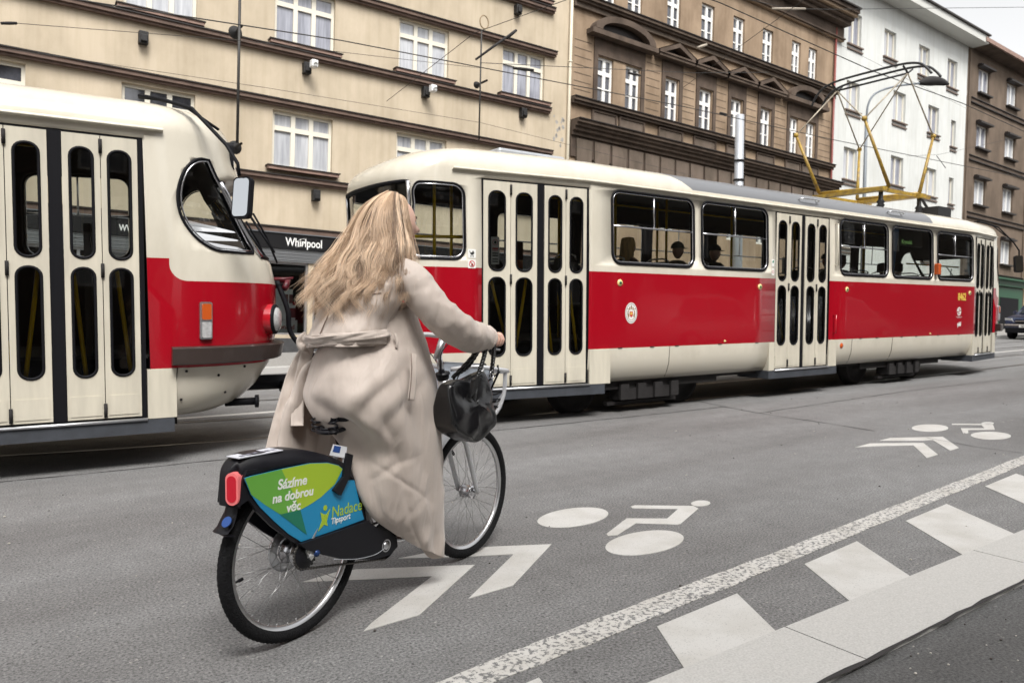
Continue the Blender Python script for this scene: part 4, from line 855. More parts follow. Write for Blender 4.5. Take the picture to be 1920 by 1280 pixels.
        # flat jambs (the body skirt there is not tucked under)
        g = MB()
        for x0, x1 in ((-.13, -.005), (Ln+.005, Ln+(.30 if di == 0 else .22))): g.prism([(x0, .41), (x1, .41), (x1, .815), (x0, .815)], lambda x, z: at(x, z, -.06), lambda x, z: at(x, z, .040))
        islands(g, 'door_jamb', M_door, t, fixn=True)
    # gutter over the doors and windows
    g = MB(); k = 46
    def gut(a, s0=1.05, s1=13.98): s = s0+(s1-s0)*a; return s
    prof = [(0, 2.765), (.035, 2.77), (.04, 2.785), (.012, 2.80), (0, 2.80)]
    for f in (False, True): g.grid(lambda u, v: B(gut(u), prof[min(4, int(round(v*4)))][1], prof[min(4, int(round(v*4)))][0], f), k, 4)
    islands(g, 'gutter', M_door, t)
    # underframe, bogies
    g = MB(); g.box(1.5, 13.4, -.9, .9, .55, .9); g.box(4.6, 9.6, -1.05, 1.05, .36, .6); g.box(12.3, 14.1, -.7, .7, .30, .55); g.box(1.2, 2.4, -.7, .7, .33, .55); g.build('underframe', M_dark, t)
    for bu in (3.9, 10.25):
        g = MB(); g.box(bu-1.35, bu+1.35, -1.08, -.95, .30, .42); g.box(bu-.5, bu+.5, -1.10, -.9, .16, .30); g.box(bu-.9, bu+.9, -.7, .7, .38, .5)
        for q in (-.45, -.15, .15, .45): g.box(bu+q-.07, bu+q+.07, -1.14, -1.1, .17, .36)
        g.box(bu-.62, bu+.62, -1.0, -.93, .09, .13); g.build('bogie', M_dark, t)
        for du in (-.95, .95):
            g = MB()
            for v in (-.79, .69): g.lathe([(0, 0), (.10, 0), (.11, .02), (.27, .03), (.30, 0), (.345, .0), (.35, .09), (.385, .10), (.385, .13), (0, .13)], (bu+du, v, .352), (0, 1, 0) , 32)
            g.lathe([(.07, -.7), (.07, .7)], (bu+du, 0, .35), (0, 1, 0), 10); g.build('wheel', M_dark, t)
    # front: bumper, headlamps, number box, wipers, coupler, mirrors
    g = MB()
    def bump(a, z, o): s = 13.97+(2*(S1-13.97))*a; return B(s, z, o) if s <= S1 else B(2*S1-s, z, o, True)
    pr = [(0.0, .845), (.085, .85), (.10, .86), (.10, .985), (.085, .995), (0, 1.0)]
    g.grid(lambda u, v: bump(u, pr[int(round(v*5))][1], pr[int(round(v*5))][0]), 36, 5, sm=False); q = [bump(0, z, o) for o, z in pr]; g.add(q, [tuple(range(6))]); q = [bump(1, z, o) for o, z in pr]; g.add(q, [tuple(range(6))[::-1]])
    g.build('bumper', mat('bumper_brown', (.028, .017, .014), .5, coat=.3), t)
    for f in (False, True):
        c0 = Vector(B(14.80, 1.22, 0, f)); g = MB(); ax = Vector((.93, -.36 if not f else .36, 0)); g.lathe([(.145, -.10), (.145, .02), (.14, .05)], c0, ax, 24, 0); hl = g.build('headlight', M_redp, t)
        g = MB(); g.lathe([(.142, .0), (.142, .055), (.118, .065)], c0, ax, 24, 0); g.build('headlight_rim', M_black, hl); g = MB(); g.lathe([(.118, .055), (.10, .085), (.05, .10), (0, .105)], c0, ax, 24); g.build('lens', M_lens, hl)
        g = MB(); bs = 14.15; g.prism(rrect(bs-.038, bs+.038, 1.055, 1.375, .015, 2), lambda s, z: B(s, z, .0, f), lambda s, z: B(s, z, .022, f)); il = g.build('indicator', M_alu, t, fixn=True)
        for z0, z1, m_ in ((1.225, 1.36, M_orange), (1.07, 1.205, M_lens)):
            g = MB(); g.prism(rrect(bs-.028, bs+.028, z0, z1, .010, 2), lambda s, z: B(s, z, .02, f), lambda s, z: B(s, z, .038, f)); g.build('lens', m_, il, fixn=True)
    g = MB(); g.tube([B(14.0, z, .003) for z in (.82, .7, .6, .5, .43)], .004, 4); g.build('apron_joint', M_dark, t)
    g = MB()
    for q, z in ((14.05, .79), (14.05, .55), (14.5, .80), (14.42, .58), (14.28, .74)): g.ball(B(q, z, .002), .012, 0, 8, 5)
    islands(g, 'bolt', M_dark, t)
    g = MB(); g.tube([(14.3, 0, .55), (15.15, 0, .55)], .05, 10); g.box(15.05, 15.25, -.10, .10, .47, .63); g.tube([(14.5, -.55, .45), (14.75, -.62, .46)], .035, 10); g.lathe([(0, 0), (.06, 0), (.06, .03), (0, .03)], (14.75, -.62, .46), (1, -.2, 0), 14); g.box(14.5, 15.1, -.20, -.14, .60, .66); g.build('coupler', M_black, t)
    g = MB(); g.prism(rrect(-.55, .55, 2.60, 2.84, .04), lambda y, z: (14.60-y*y*.25, y, z), lambda y, z: (14.675-y*y*.25, y, z)); g.build('destination_display', M_black, t, fixn=True)
    g = MB()
    for y0 in (-.35, .35): g.tube([(14.99, y0, 1.76), (14.88, y0-.12, 2.0), (14.76, y0-.2, 2.2)], .010, 5); g.tube([(14.93, y0-.30, 1.84), (14.70, y0-.12, 2.25)], .012, 5)
    islands(g, 'wiper', M_black, t)
    M_mir = mat('mirror_glass', (.5, .52, .54), .03, metal=1)
    g = MB(); arm = [(13.85, -.74, 3.12), (14.02, -.82, 3.09), (14.25, -.98, 3.0), (14.50, -1.18, 2.68), (14.58, -1.25, 2.52), (14.59, -1.25, 2.42)]; g.tube(arm, .016, 6)
    arm2 = [(13.85, -.68, 3.12), (14.0, -.76, 3.10), (14.2, -.90, 3.03), (14.45, -1.04, 2.83)]; g.tube(arm2, .012, 6); islands(g, 'mirror_arm', M_black, t)
    g = MB(); R_ = Matrix.Translation((14.60, -1.25, 2.24)) @ Matrix.Rotation(R(48), 4, 'Z') @ Matrix.Rotation(R(7), 4, 'Y')
    def mm(o): return lambda y, z: tuple(R_ @ Vector((o, y, z)))
    g.prism(rrect(-.085, .085, -.17, .18, .04), mm(-.0), mm(.05)); mi = g.build('mirror', M_black, t, fixn=True); g = MB(); g.prism(rrect(-.072, .072, -.155, .165, .035), mm(-.001), mm(-.006)); g.build('mirror_glass', M_mir, mi, fixn=True)
    g = MB(); g.tube(spline([B(S1, 1.58, .03), (15.02, -.16, 1.56), (15.10, -.22, 1.3), (15.12, -.2, 1.1), (15.22, -.2, .95), (15.36, -.15, .84), (15.5, -.05, .80)], 6), .026, 8); g.build('jumper_cable', M_black, t); g = MB(); g.tube([B(S1-.02, 1.60, -.02), B(S1-.02, 1.60, .14), (15.08, -.2, 1.52)], .034, 10); g.tube([(14.95, -.22, 1.60), (15.15, -.25, 1.62)], .012, 6); g.build('cable_socket', mat('socket_maroon', (.09, .006, .012), .4), t)
    # roof: dark running band, hatches, handles
    g = MB(); g.box(12.0, 13.0, -.35, .35, 3.13, 3.175); g.box(3.2, 4.1, -.45, .1, 3.17, 3.30) if 0 else g.box(1.9, 2.9, -.62, .1, 3.07, 3.17); islands(g, 'roof_hatch', M_pole, t, bevel=.03)
    g = MB()
    for u in (7.05, 9.6): g.tube(spline([B(u-.22, 2.93, .0), B(u-.2, 2.94, .07), B(u+.2, 2.94, .07), B(u+.22, 2.93, .0)], 4), .012, 6)
    g.tube([(8.1, .5, 3.11), (8.12, .5, 3.24), (8.5, .5, 3.24), (8.52, .5, 3.11)], .015, 6); islands(g, 'roof_handle', M_alu, t)
    # interior: floor, seats, poles
    g = MB(); g.box(2.7, 12.7, -1.1, 1.1, .90, .93); g.box(1.2, 2.7, -.92, .92, .90, .93); g.box(12.7, 14.1, -.92, .92, .90, .93); g.build('floor', M_floor, t)
    for k, u in enumerate([3.1, 3.9, 4.7, 5.5, 8.0, 8.8, 9.6, 10.4, 11.3, 12.0]):
        for v in (-.78, .78, .42):
            if v == .42 and k % 3 == 0: continue
            g = MB(); g.box(u-.2, u+.22, v-.21, v+.21, 1.33, 1.38); g.box(u-.06, u+.06, v-.06, v+.06, .93, 1.33); g.prism(rrect(-.21, .21, 0, .56, .08), lambda y, z, u=u, v=v: (u-.21-z*.18, v+y, 1.36+z), lambda y, z, u=u, v=v: (u-.25-z*.18, v+y, 1.36+z)); s_ = g.build('seat', M_seat, t, fixn=True)
            g = MB(); g.tube([(u-.24, v-.21, 1.5), (u-.33, v-.19, 1.93), (u-.335, v-.1, 1.96), (u-.335, v+.1, 1.96), (u-.33, v+.19, 1.93), (u-.24, v+.21, 1.5)], .012, 6); g.build('seat_rail', M_grab, s_)
    g = MB()
    for u, v in ((1.3, -.55), (2.9, -.5), (4.05, -.3), (5.0, -.35), (6.2, -.55), (7.8, -.55), (8.9, .2), (10.3, -.3), (12.6, -.55), (5.6, .4), (2.2, .6), (11.4, .3)): g.tube([(u, v, .93), (u, v, 2.95)], .018, 8)
    islands(g, 'handrail_pole', M_yellow, t)
    g = MB(); g.tube([(.3, -.35, 2.07), (.95, -.75, 2.07), (1.35, -.98, 2.07)], .018, 8); g.tube([(.95, -.78, 1.3), (.95, -.78, 2.9)], .018, 8); g.tube([(10.6, -.95, 2.12), (12.6, -.95, 2.12)], .014, 8)
    for v in (-.45, .45): g.tube([(2, v, 2.85), (13, v, 2.85)], .015, 6)
    islands(g, 'handrail', M_yellow, t)
    g = MB(); g.box(13.45, 13.5, -1.0, 1.0, .93, 2.0); g.build('cab_partition', M_tin2, t)
    g = MB(); g.prism([(13.95, 1.25), (14.55, 1.25), (14.62, 1.74), (14.45, 1.90), (14.3, 1.91), (14.0, 1.72)], lambda x, z: (x, -.75+(x-14.0)*.22, z), lambda x, z: (x, .7, z)); ds = g.build('dashboard', mat('dash_grey', (.20, .23, .26), .6), t, fixn=True)
    g = MB(); g.box(14.28, 14.36, -.70, -.66, 1.80, 1.86); [g.ball((14.02+.04*i, -.755, 1.74), .014, 0, 8, 5) for i in range(3)]; g.build('instruments', M_black, ds)
    # side lamps and badges common to both
    M_by = mat('door_button_ring', (.75, .6, .25), .35); M_bg = mat('door_button_green', (.01, .12, .05), .35)
    for s in (3.24, 5.95, 8.17, 12.41):
        g = MB(); c_ = Vector(B(s, 1.61, 0)); g.lathe([(0, .012), (.035, .012), (.042, 0)], c_, (0, -1, 0), 18, 0); b_ = g.build('door_button', M_by, t); g = MB(); g.lathe([(0, .02), (.018, .018), (.02, .010)], c_, (0, -1, 0), 14); g.build('button_cap', M_bg, b_)
    for s, z, m_ in ((8.06, .72, M_orange), (5.2, .86, M_by), (10.9, .86, M_by)):
        g = MB(); rr = .035 if z < .8 else .012; c_ = Vector(B(s, z, 0)); g.lathe([(0, .02), (rr*.7, .018), (rr, .005), (rr*1.3, .004), (rr*1.35, 0)], c_, (0, -1, 0), 16); g.build('marker_lamp', m_, t)
    g = MB(); c_ = Vector(B(11.03, 2.02, 0)); g.box(c_.x-.045, c_.x+.045, c_.y-.09, c_.y, 1.92, 2.12); tl = g.build('turn_signal', M_orange, t, bevel=.015)
    g = MB()      # joints in the lower valance, with its latches
    for s in (4.12, 9.6, 8.35): g.tube([B(s, z, .002) for z in (.82, .7, .6, .5, .43)], .004, 4)
    for s in (3.25, 3.8, 4.25, 5.1, 5.9, 8.6, 9.1, 9.9, 10.4, 11.2, 12.0): g.tube([B(s-.035, .822, .004), B(s+.035, .822, .004)], .006, 4)
    g.build('valance_joint', M_dark, t)
    g = MB(); g.tube([B(7.83, 1.98, .0), B(7.83, 1.98, .05), B(7.83, 2.62, .05), B(7.83, 2.62, 0)], .011, 6); g.build('door_handle', M_door, t); g = MB(); g.tube([B(7.8, .93, .0), B(7.8, .93, .05), B(7.8, 1.2, .05), B(7.8, 1.2, 0)], .011, 6); g.build('door_handle', M_redp, t)
    extras(t)
    return t
M_st = mat('sticker_white', (.75, .75, .72), .4); M_sk = mat('sticker_black', (.02, .02, .02), .5); M_sr = mat('sticker_red', (.5, .03, .03), .5); M_sgold = mat('number_yellow', (.68, .5, .08), .4); M_sgn = mat('sticker_green', (.02, .2, .12), .5); M_bro = mat('crest_brown', (.25, .16, .08), .6)
def decal(t, s, z, off=.004):      # frame lying on the near side of the body, x forward, y up
    p = Vector(B(s, z, off)); d = Vector(B(s+.05, z, off))-Vector(B(s-.05, z, off)); return basis(p, d, (0, 0, 1))
def flat(g, Mx, poly, z=0, m=0): g.prism(poly, lambda a, b: tuple(Mx @ Vector((a, b, z))), lambda a, b: tuple(Mx @ Vector((a, b, z-.0015))), m)
def ring2(g, Mx, r0, r1, a0, a1, z=0, m=0, sx=1):
    P = [(r1*sx*math.cos(R(a0+(a1-a0)*i/20)), r1*math.sin(R(a0+(a1-a0)*i/20))) for i in range(21)]+[(r0*sx*math.cos(R(a1-(a1-a0)*i/20)), r0*math.sin(R(a1-(a1-a0)*i/20))) for i in range(21)]; flat(g, Mx, P, z, m)
def ex_front(t): 
    text('8462', .19, M_sgold, t, decal(t, 11.93, 1.47), .002, .004, sx=.85, name='fleet_number')
    mx = decal(t, 11.99, 1.26); g = MB(); ring2(g, mx, .055, .078, 20, 165); ring2(g, mx, .055, .078, 200, 345); flat(g, mx, [(-.10, .0), (-.02, .0), (-.02, .045)], 0); flat(g, mx, [(.10, 0), (.02, 0), (.02, -.045)], 0)
    flat(g, mx, [(-.035, .012), (.035, .012), (.035, .03), (-.035, .03)]); flat(g, mx, [(-.035, -.03), (.035, -.03), (.035, -.012), (-.035, -.012)]); flat(g, mx, [(-.12, -.105), (.12, -.105), (.12, -.10), (-.12, -.10)]); flat(g, mx, [(-.07, -.122), (.07, -.122), (.07, -.118), (-.07, -.118)]); g.build('operator_emblem', M_st, t)
    text('pid', .11, M_st, t, decal(t, 11.94, .985), .002, .004, name='lettering')
    # city crest on a white oval
    mx = decal(t, 3.43, 1.245); g = MB(); flat(g, mx, ngon(0, 0, .10, .128, 28), 0, 0); g.build('crest', M_st, t)
    g = MB(); ring2(g, mx, .108, .114, 0, 360, .001, 0, .80)
    for k in (-1, 0, 1): flat(g, mx, [(k*.028-.010, .045), (k*.028+.010, .045), (k*.028+.008, .075+(.02 if k == 0 else 0)), (k*.028-.008, .075+(.02 if k == 0 else 0))], .002, 1)
    flat(g, mx, [(-.028, .02), (.028, .02), (.028, -.03), (0, -.055), (-.028, -.03)], .002, 2); flat(g, mx, [(-.018, -.02), (.018, -.02), (.018, .0), (-.018, 0)], .003, 3); flat(g, mx, [(-.012, .0), (-.004, .0), (-.004, .014), (-.012, .014)], .003, 3); flat(g, mx, [(.012, .0), (.004, .0), (.004, .014), (.012, .014)], .003, 3)
    for sgn in (-1, 1):
        flat(g, mx, [(sgn*.034, -.05), (sgn*.058, -.05), (sgn*.066, -.01), (sgn*.058, .035), (sgn*.044, .03), (sgn*.05, .0), (sgn*.038, -.015)], .002, 4); flat(g, mx, [(sgn*.02, .033), (sgn*.072, .05), (sgn*.07, .058), (sgn*.02, .042)], .002, 1)
    ring2(g, mx, .082, .088, 215, 325, .002, 1, .85); g.build('crest_device', [M_sk, M_bro, M_sr, M_sgold, M_bro], t)
    def pic(s, z, a, b, m, items):
        mx = decal(t, s, z); g = MB(); flat(g, mx, rrect(-a, a, -b, b, .008, 2)); st = g.build('sticker', m, t)
        for its, mm in items:
            q = MB(); [flat(q, mx, p, .002) for p in its]; q.build('pictogram', mm, st)
    pic(1.265, 1.885, .047, .047, M_st, [([[(-.03, .03), (-.022, .03), (-.018, .012), (.028, .012), (.022, -.008), (.0, -.016), (-.015, -.01)], ngon(-.012, -.028, .007, .007, 10), ngon(.014, -.028, .007, .007, 10), [(.0, .014), (.026, .014), (.012, .034)]], M_sk)])
    mx = decal(t, 1.265, 1.775); g = MB(); flat(g, mx, rrect(-.047, .047, -.047, .047, .008, 2)); st = g.build('sticker', M_st, t); g = MB(); ring2(g, mx, .028, .035, 0, 360, .003); flat(g, mx, [(-.024, .018), (-.018, .024), (.024, -.018), (.018, -.024)], .0035); g.build('pictogram', M_sr, st); g = MB(); flat(g, mx, [(-.008, -.022), (.010, -.022), (.013, .006), (-.005, .006)], .002); g.build('pictogram', M_sk, st)
    mx = decal(t, 6.24, 1.96); g = MB(); flat(g, mx, rrect(-.03, .03, -.05, .05, .006, 2)); st = g.build('sticker', M_st, t); g = MB(); flat(g, mx, [(-.02, 0), (.015, .0), (.02, .03), (-.005, .035)], .002); g.build('pictogram', M_sgn, st); mx = decal(t, 6.24, 1.83); g = MB(); flat(g, mx, rrect(-.03, .03, -.05, .05, .006, 2)); st = g.build('sticker', M_st, t); g = MB(); ring2(g, mx, .018, .023, 0, 360, .002); g.build('pictogram', M_sr, st)
    # notices stuck inside the door glass
    for (dx, z, a, b, red) in ((.17, 1.93, .05, .15, 1),):
        A = Vector(B(1.39, 1, -.033)); Bv = Vector(B(2.76, 1, -.033)); d = (Bv-A).normalized(); o = A+d*dx; mx = basis((o.x, o.y, z), d, (0, 0, 1)); g = MB(); flat(g, mx, rrect(-a, a, -b, b, .006, 2)); st = g.build('notice', M_st, t)
        g = MB(); ring2(g, mx @ T(0, .09), .028, .033, 0, 360, .002); flat(g, mx, [(-.035, .015), (.035, .015), (.035, .03), (-.035, .03)], .002); flat(g, mx, [(-.035, -.002), (.035, -.002), (.035, .006), (-.035, .006)], .002); g.build('pictogram', M_sr, st); g = MB(); [flat(g, mx, [(-.035, y), (.035, y), (.035, y+.012), (-.035, y+.012)], .002) for y in (-.035, -.06, -.10, -.125)]; flat(g, mx @ T(0, .09), ngon(0, 0, .014, .018, 10), .003); g.build('pictogram', M_sk, st)
    for s in (6.56, 7.03):
        mx = basis(B(s, 1.93, -.028), (1, 0, 0), (0, 0, 1)); g = MB(); flat(g, mx, rrect(-.06 if s < 7 else -.035, .06 if s < 7 else .035, -.12, .12, .005, 2)); st = g.build('notice', M_st, t); g = MB(); [flat(g, mx, [(-.03, y), (.03, y), (.03, y+.006), (-.03, y+.006)], .002) for y in (-.09, -.07, -.05, -.02, .0, .02, .05, .07)]; g.build('pictogram', mat('print_mid', (.3, .3, .3), .6), st)
    # destination board behind a side pane
    g = MB(); g.prism(rrect(9.83, 10.75, 2.40, 2.68, .02, 2), lambda s, z: B(s, z, -.09), lambda s, z: B(s, z, -.11)); ds = g.build('side_display', mat('display_dark', (.012, .016, .014), .4), t, fixn=True)
    text('Krymská', .10, emis('display_text', (.16, .3, .10), .25), ds, decal(t, 10.02, 2.44, -.086), .001, .001, name='lettering')
    g = MB(); g.prism([(9.56, 1.9), (9.66, 1.9), (9.84, 2.68), (9.60, 2.68)], lambda s, z: B(s, z, -.035), lambda s, z: B(s, z, -.04)); g.build('window_poster', mat('poster_blue', (.03, .14, .35), .5), t, fixn=True)
    for v in (-.45, .45): pass
def ex_none(t): pass
TM2 = G @ T(3.05, 7.85, 0)
TM1 = G @ T(-12.34, 10.3, 0) @ RZ(-11) @ Matrix.Diagonal((1, 1, .98, 1))
tram2 = make_tram('red and cream front tram carrying the number 8462 and a raised yellow pantograph', TM2, ex_front)
tram1 = make_tram('red and cream tram coupled behind, cut by the left edge, its cab facing right', TM1, ex_none)
# yellow diamond pantograph on the front tram
pg = bpy.data.objects.new('pantograph', None); COL.objects.link(pg); pg.parent = tram2
M_py = mat('pantograph_yellow', (.48, .31, .03), .45, var=.5, scale=9, col2=(.16, .10, .04)); M_pr = mat('pantograph_rod', (.40, .35, .27), .45, metal=.3, var=.4, scale=12); M_pk = mat('collector_black', (.02, .02, .022), .5)
def L2(X, Y, z): return (X-3.05, Y-7.85, z)
kn = {'nf': L2(15.4, 7.33, 4.70), 'nr': L2(13.05, 7.42, 4.72), 'ff': L2(15.4, 8.85, 4.70), 'fr': L2(13.15, 8.87, 4.70)}
ft = {'nf': L2(14.75, 7.25, 3.52), 'nr': L2(13.55, 7.2, 3.52), 'ff': L2(14.75, 8.5, 3.55), 'fr': L2(13.4, 8.5, 3.55)}
tp = {'n': L2(14.1, 7.2, 5.66), 'f': L2(14.1, 8.6, 5.66)}
g = MB()
for k in kn: g.tube([ft[k], kn[k]], [.034, .024], 10)
islands(g, 'lower_arm', M_py, pg)
g = MB()
for k, tt in (('nf', 'n'), ('nr', 'n'), ('fr', 'f'), ('ff', 'f')): g.tube([kn[k], tp[tt]], .014, 8)
g.tube([kn['nr'], tp['f']], .012, 6); g.tube([kn['ff'], tp['n']], .012, 6); islands(g, 'upper_arm', M_pr, pg)
g = MB()
for k in kn: g.ball(kn[k], .05, 0, 10, 8)
for a, b in (('nf', 'ff'), ('nr', 'fr')): g.tube([ft[a], ft[b]], .03, 10)
g.box(10.25, 12.1, -.62, -.56, 3.44, 3.50); g.box(10.25, 12.1, .56, .62, 3.44, 3.50); g.box(11.55, 11.75, -.7, .7, 3.43, 3.50); g.box(10.2, 10.35, -.7, .7, 3.43, 3.50); islands(g, 'base_frame', M_py, pg)
g = MB()
for x, y in ((10.4, -.55), (10.4, .55), (11.8, -.55), (11.8, .55)): g.lathe([(.05, 0), (.075, .03), (.05, .06), (.075, .09), (.05, .12), (.075, .15), (.04, .2), (.04, .35)], (x, y, 3.10), (0, 0, 1), 12)
islands(g, 'insulator', M_pk, pg)
for dx in (-.17, .17):
    g = MB(); c = [(11.05+dx, -1.16, 5.50), (11.05+dx, -1.07, 5.62), (11.05+dx, -.92, 5.74), (11.05+dx, -.6, 5.80), (11.05+dx, 0, 5.81), (11.05+dx, .6, 5.80), (11.05+dx, .92, 5.74), (11.05+dx, 1.10, 5.6), (11.05+dx, 1.2, 5.42)]
    g.tube(spline(c, 4), .022, 8); g.build('collector_bow', M_pk, pg)
g = MB(); g.tube([tp['n'], (10.88, -.65, 5.76)], .018, 6); g.tube([tp['n'], (11.22, -.65, 5.76)], .018, 6); g.tube([tp['f'], (10.88, .75, 5.76)], .018, 6); g.tube([tp['f'], (11.22, .75, 5.76)], .018, 6); g.tube([tp['n'], tp['f']], .02, 8); islands(g, 'bow_bracket', M_pk, pg)
g = MB(); g.box(12.15, 12.65, -.75, -.35, 3.09, 3.30); g.tube([(12.65, -.7, 3.28), (12.75, -.7, 3.28), (12.75, -.7, 3.05)], .015, 6); rb = g.build('resistor_box', M_pk, tram2, bevel=.02)
# ================================================================= parked / approaching car
def make_car(label, M, col):
    t = thing('car', label, 'car', M); M_c = mat('car_paint', col, .25, metal=.4, coat=1); M_gl = mat('car_glass', (.02, .025, .03), .05, spec=1); W_ = .9
    # side profile (x forward, z up)
    low = [(2.22, .28), (2.30, .50), (2.26, .80), (2.05, .93), (1.15, 1.06), (.95, 1.10), (-1.95, 1.10), (-2.2, 1.02), (-2.25, .5), (-2.2, .28)]
    g = MB(); n = 7
    def bw(x, z): return W_*(1-.10*max(0, (abs(x)-1.6)/.7)**2)*(1-.06*max(0, (z-.75)/.4))*(1-.05*max(0, (.5-z)/.25))
    g.grid(lambda u, v: (low[int(round(u*9))][0], bw(*low[int(round(u*9))])*(2*v-1), low[int(round(u*9))][1]+.03*(1-(2*v-1)**4)*(1 if low[int(round(u*9))][1] > .85 else 0)), 9, 8)
    for s in (-1, 1): g.prism(low, lambda x, z, s=s: (x, s*bw(x, z), z), lambda x, z, s=s: (x, s*(bw(x, z)-.02), z))
    g.build('body', M_c, t)
    top = [(1.10, 1.07), (.35, 1.60), (-.2, 1.68), (-1.5, 1.66), (-2.1, 1.08)]
    def tw(z): return .84-.16*max(0, (z-1.07)/.6)
    g = MB(); g.grid(lambda u, v: (top[int(round(u*4))][0], tw(top[int(round(u*4))][1])*(2*v-1), top[int(round(u*4))][1]+.02*(1-(2*v-1)**2)), 4, 6)
    for s in (-1, 1): g.prism(top, lambda x, z, s=s: (x, s*tw(z), z), lambda x, z, s=s: (x, s*(tw(z)-.02), z))
    g.build('cabin', M_c, t)
    g = MB(); g.prism([(-.70, .04), (.70, .04), (.62, .95), (-.62, .95)], lambda y, q: (1.115-.75*q, y, 1.09+.53*q), lambda y, q: (1.10-.75*q, y, 1.07+.53*q)); g.build('windscreen', M_gl, t)
    for s in (-1, 1):
        g = MB(); g.prism([(.82, 1.12), (.28, 1.54), (-.62, 1.60), (-.62, 1.12)], lambda x, z, s=s: (x, s*(tw(z)+.006), z), lambda x, z, s=s: (x, s*(tw(z)-.01), z)); g.prism([(-.70, 1.12), (-.70, 1.60), (-1.45, 1.58), (-1.85, 1.12)], lambda x, z, s=s: (x, s*(tw(z)+.006), z), lambda x, z, s=s: (x, s*(tw(z)-.01), z)); g.build('side_window', M_gl, t)
        g = MB(); g.box(.72, .9, s*.96-.07, s*.96+.07, 1.08, 1.22); g.build('wing_mirror', M_c, t, bevel=.03)
        g = MB(); g.prism([(s*.46, .74), (s*.84, .80), (s*.86, .92), (s*.60, .90)], lambda y, z: (2.275-.25*max(0, abs(y)-.55), y, z), lambda y, z: (2.15-.25*max(0, abs(y)-.55), y, z)); g.build('headlight', M_lens, t, fixn=True)
        for x in (1.45, -1.4):
            g = MB(); g.lathe([(0, -.02), (.2, -.01), (.22, .0), (.33, .0), (.345, -.03), (.345, -.2), (.3, -.22)], (x, s*.92, .345), (0, s, 0), 24); wh_ = g.build('wheel', M_black, t); g = MB(); g.lathe([(0, .008), (.06, .008), (.2, -.004), (.215, .008)], (x, s*.92, .345), (0, s, 0), 14); g.build('rim', M_alu, wh_)
    g = MB(); g.box(2.26, 2.31, -.40, .40, .70, .85); g.build('grille', M_black, t); g = MB(); g.box(2.27, 2.325, -.42, .42, .775, .80); g.box(2.25, 2.33, -.82, .82, .60, .66); g.build('chrome_strip', M_steel, t)
    g = MB(); g.box(2.2, 2.33, -.80, .80, .28, .52); g.build('bumper', M_black, t, bevel=.04); g = MB(); g.box(2.33, 2.345, -.26, .26, .52, .63); pl = g.build('number_plate', M_st, t); text('7B5 8672', .09, M_sk, pl, basis((2.348, -.21, .545), (0, 1, 0), (0, 0, 1)), .001, .002, name='lettering')
    return t
make_car('dark blue estate car facing the viewer at the right edge behind the tram', G @ T(38.3, 13.15, 0) @ RZ(181), (.02, .03, .07))
# cars parked behind the viewer along the near footway, mirrored in the tram paint
make_car('white car parked on the near side, out of the frame', G @ T(15.5, .1, -.012) @ RZ(0), (.6, .6, .6))
make_car('silver car parked on the near side, out of the frame', G @ T(21.5, .1, -.012) @ RZ(0), (.45, .46, .48))
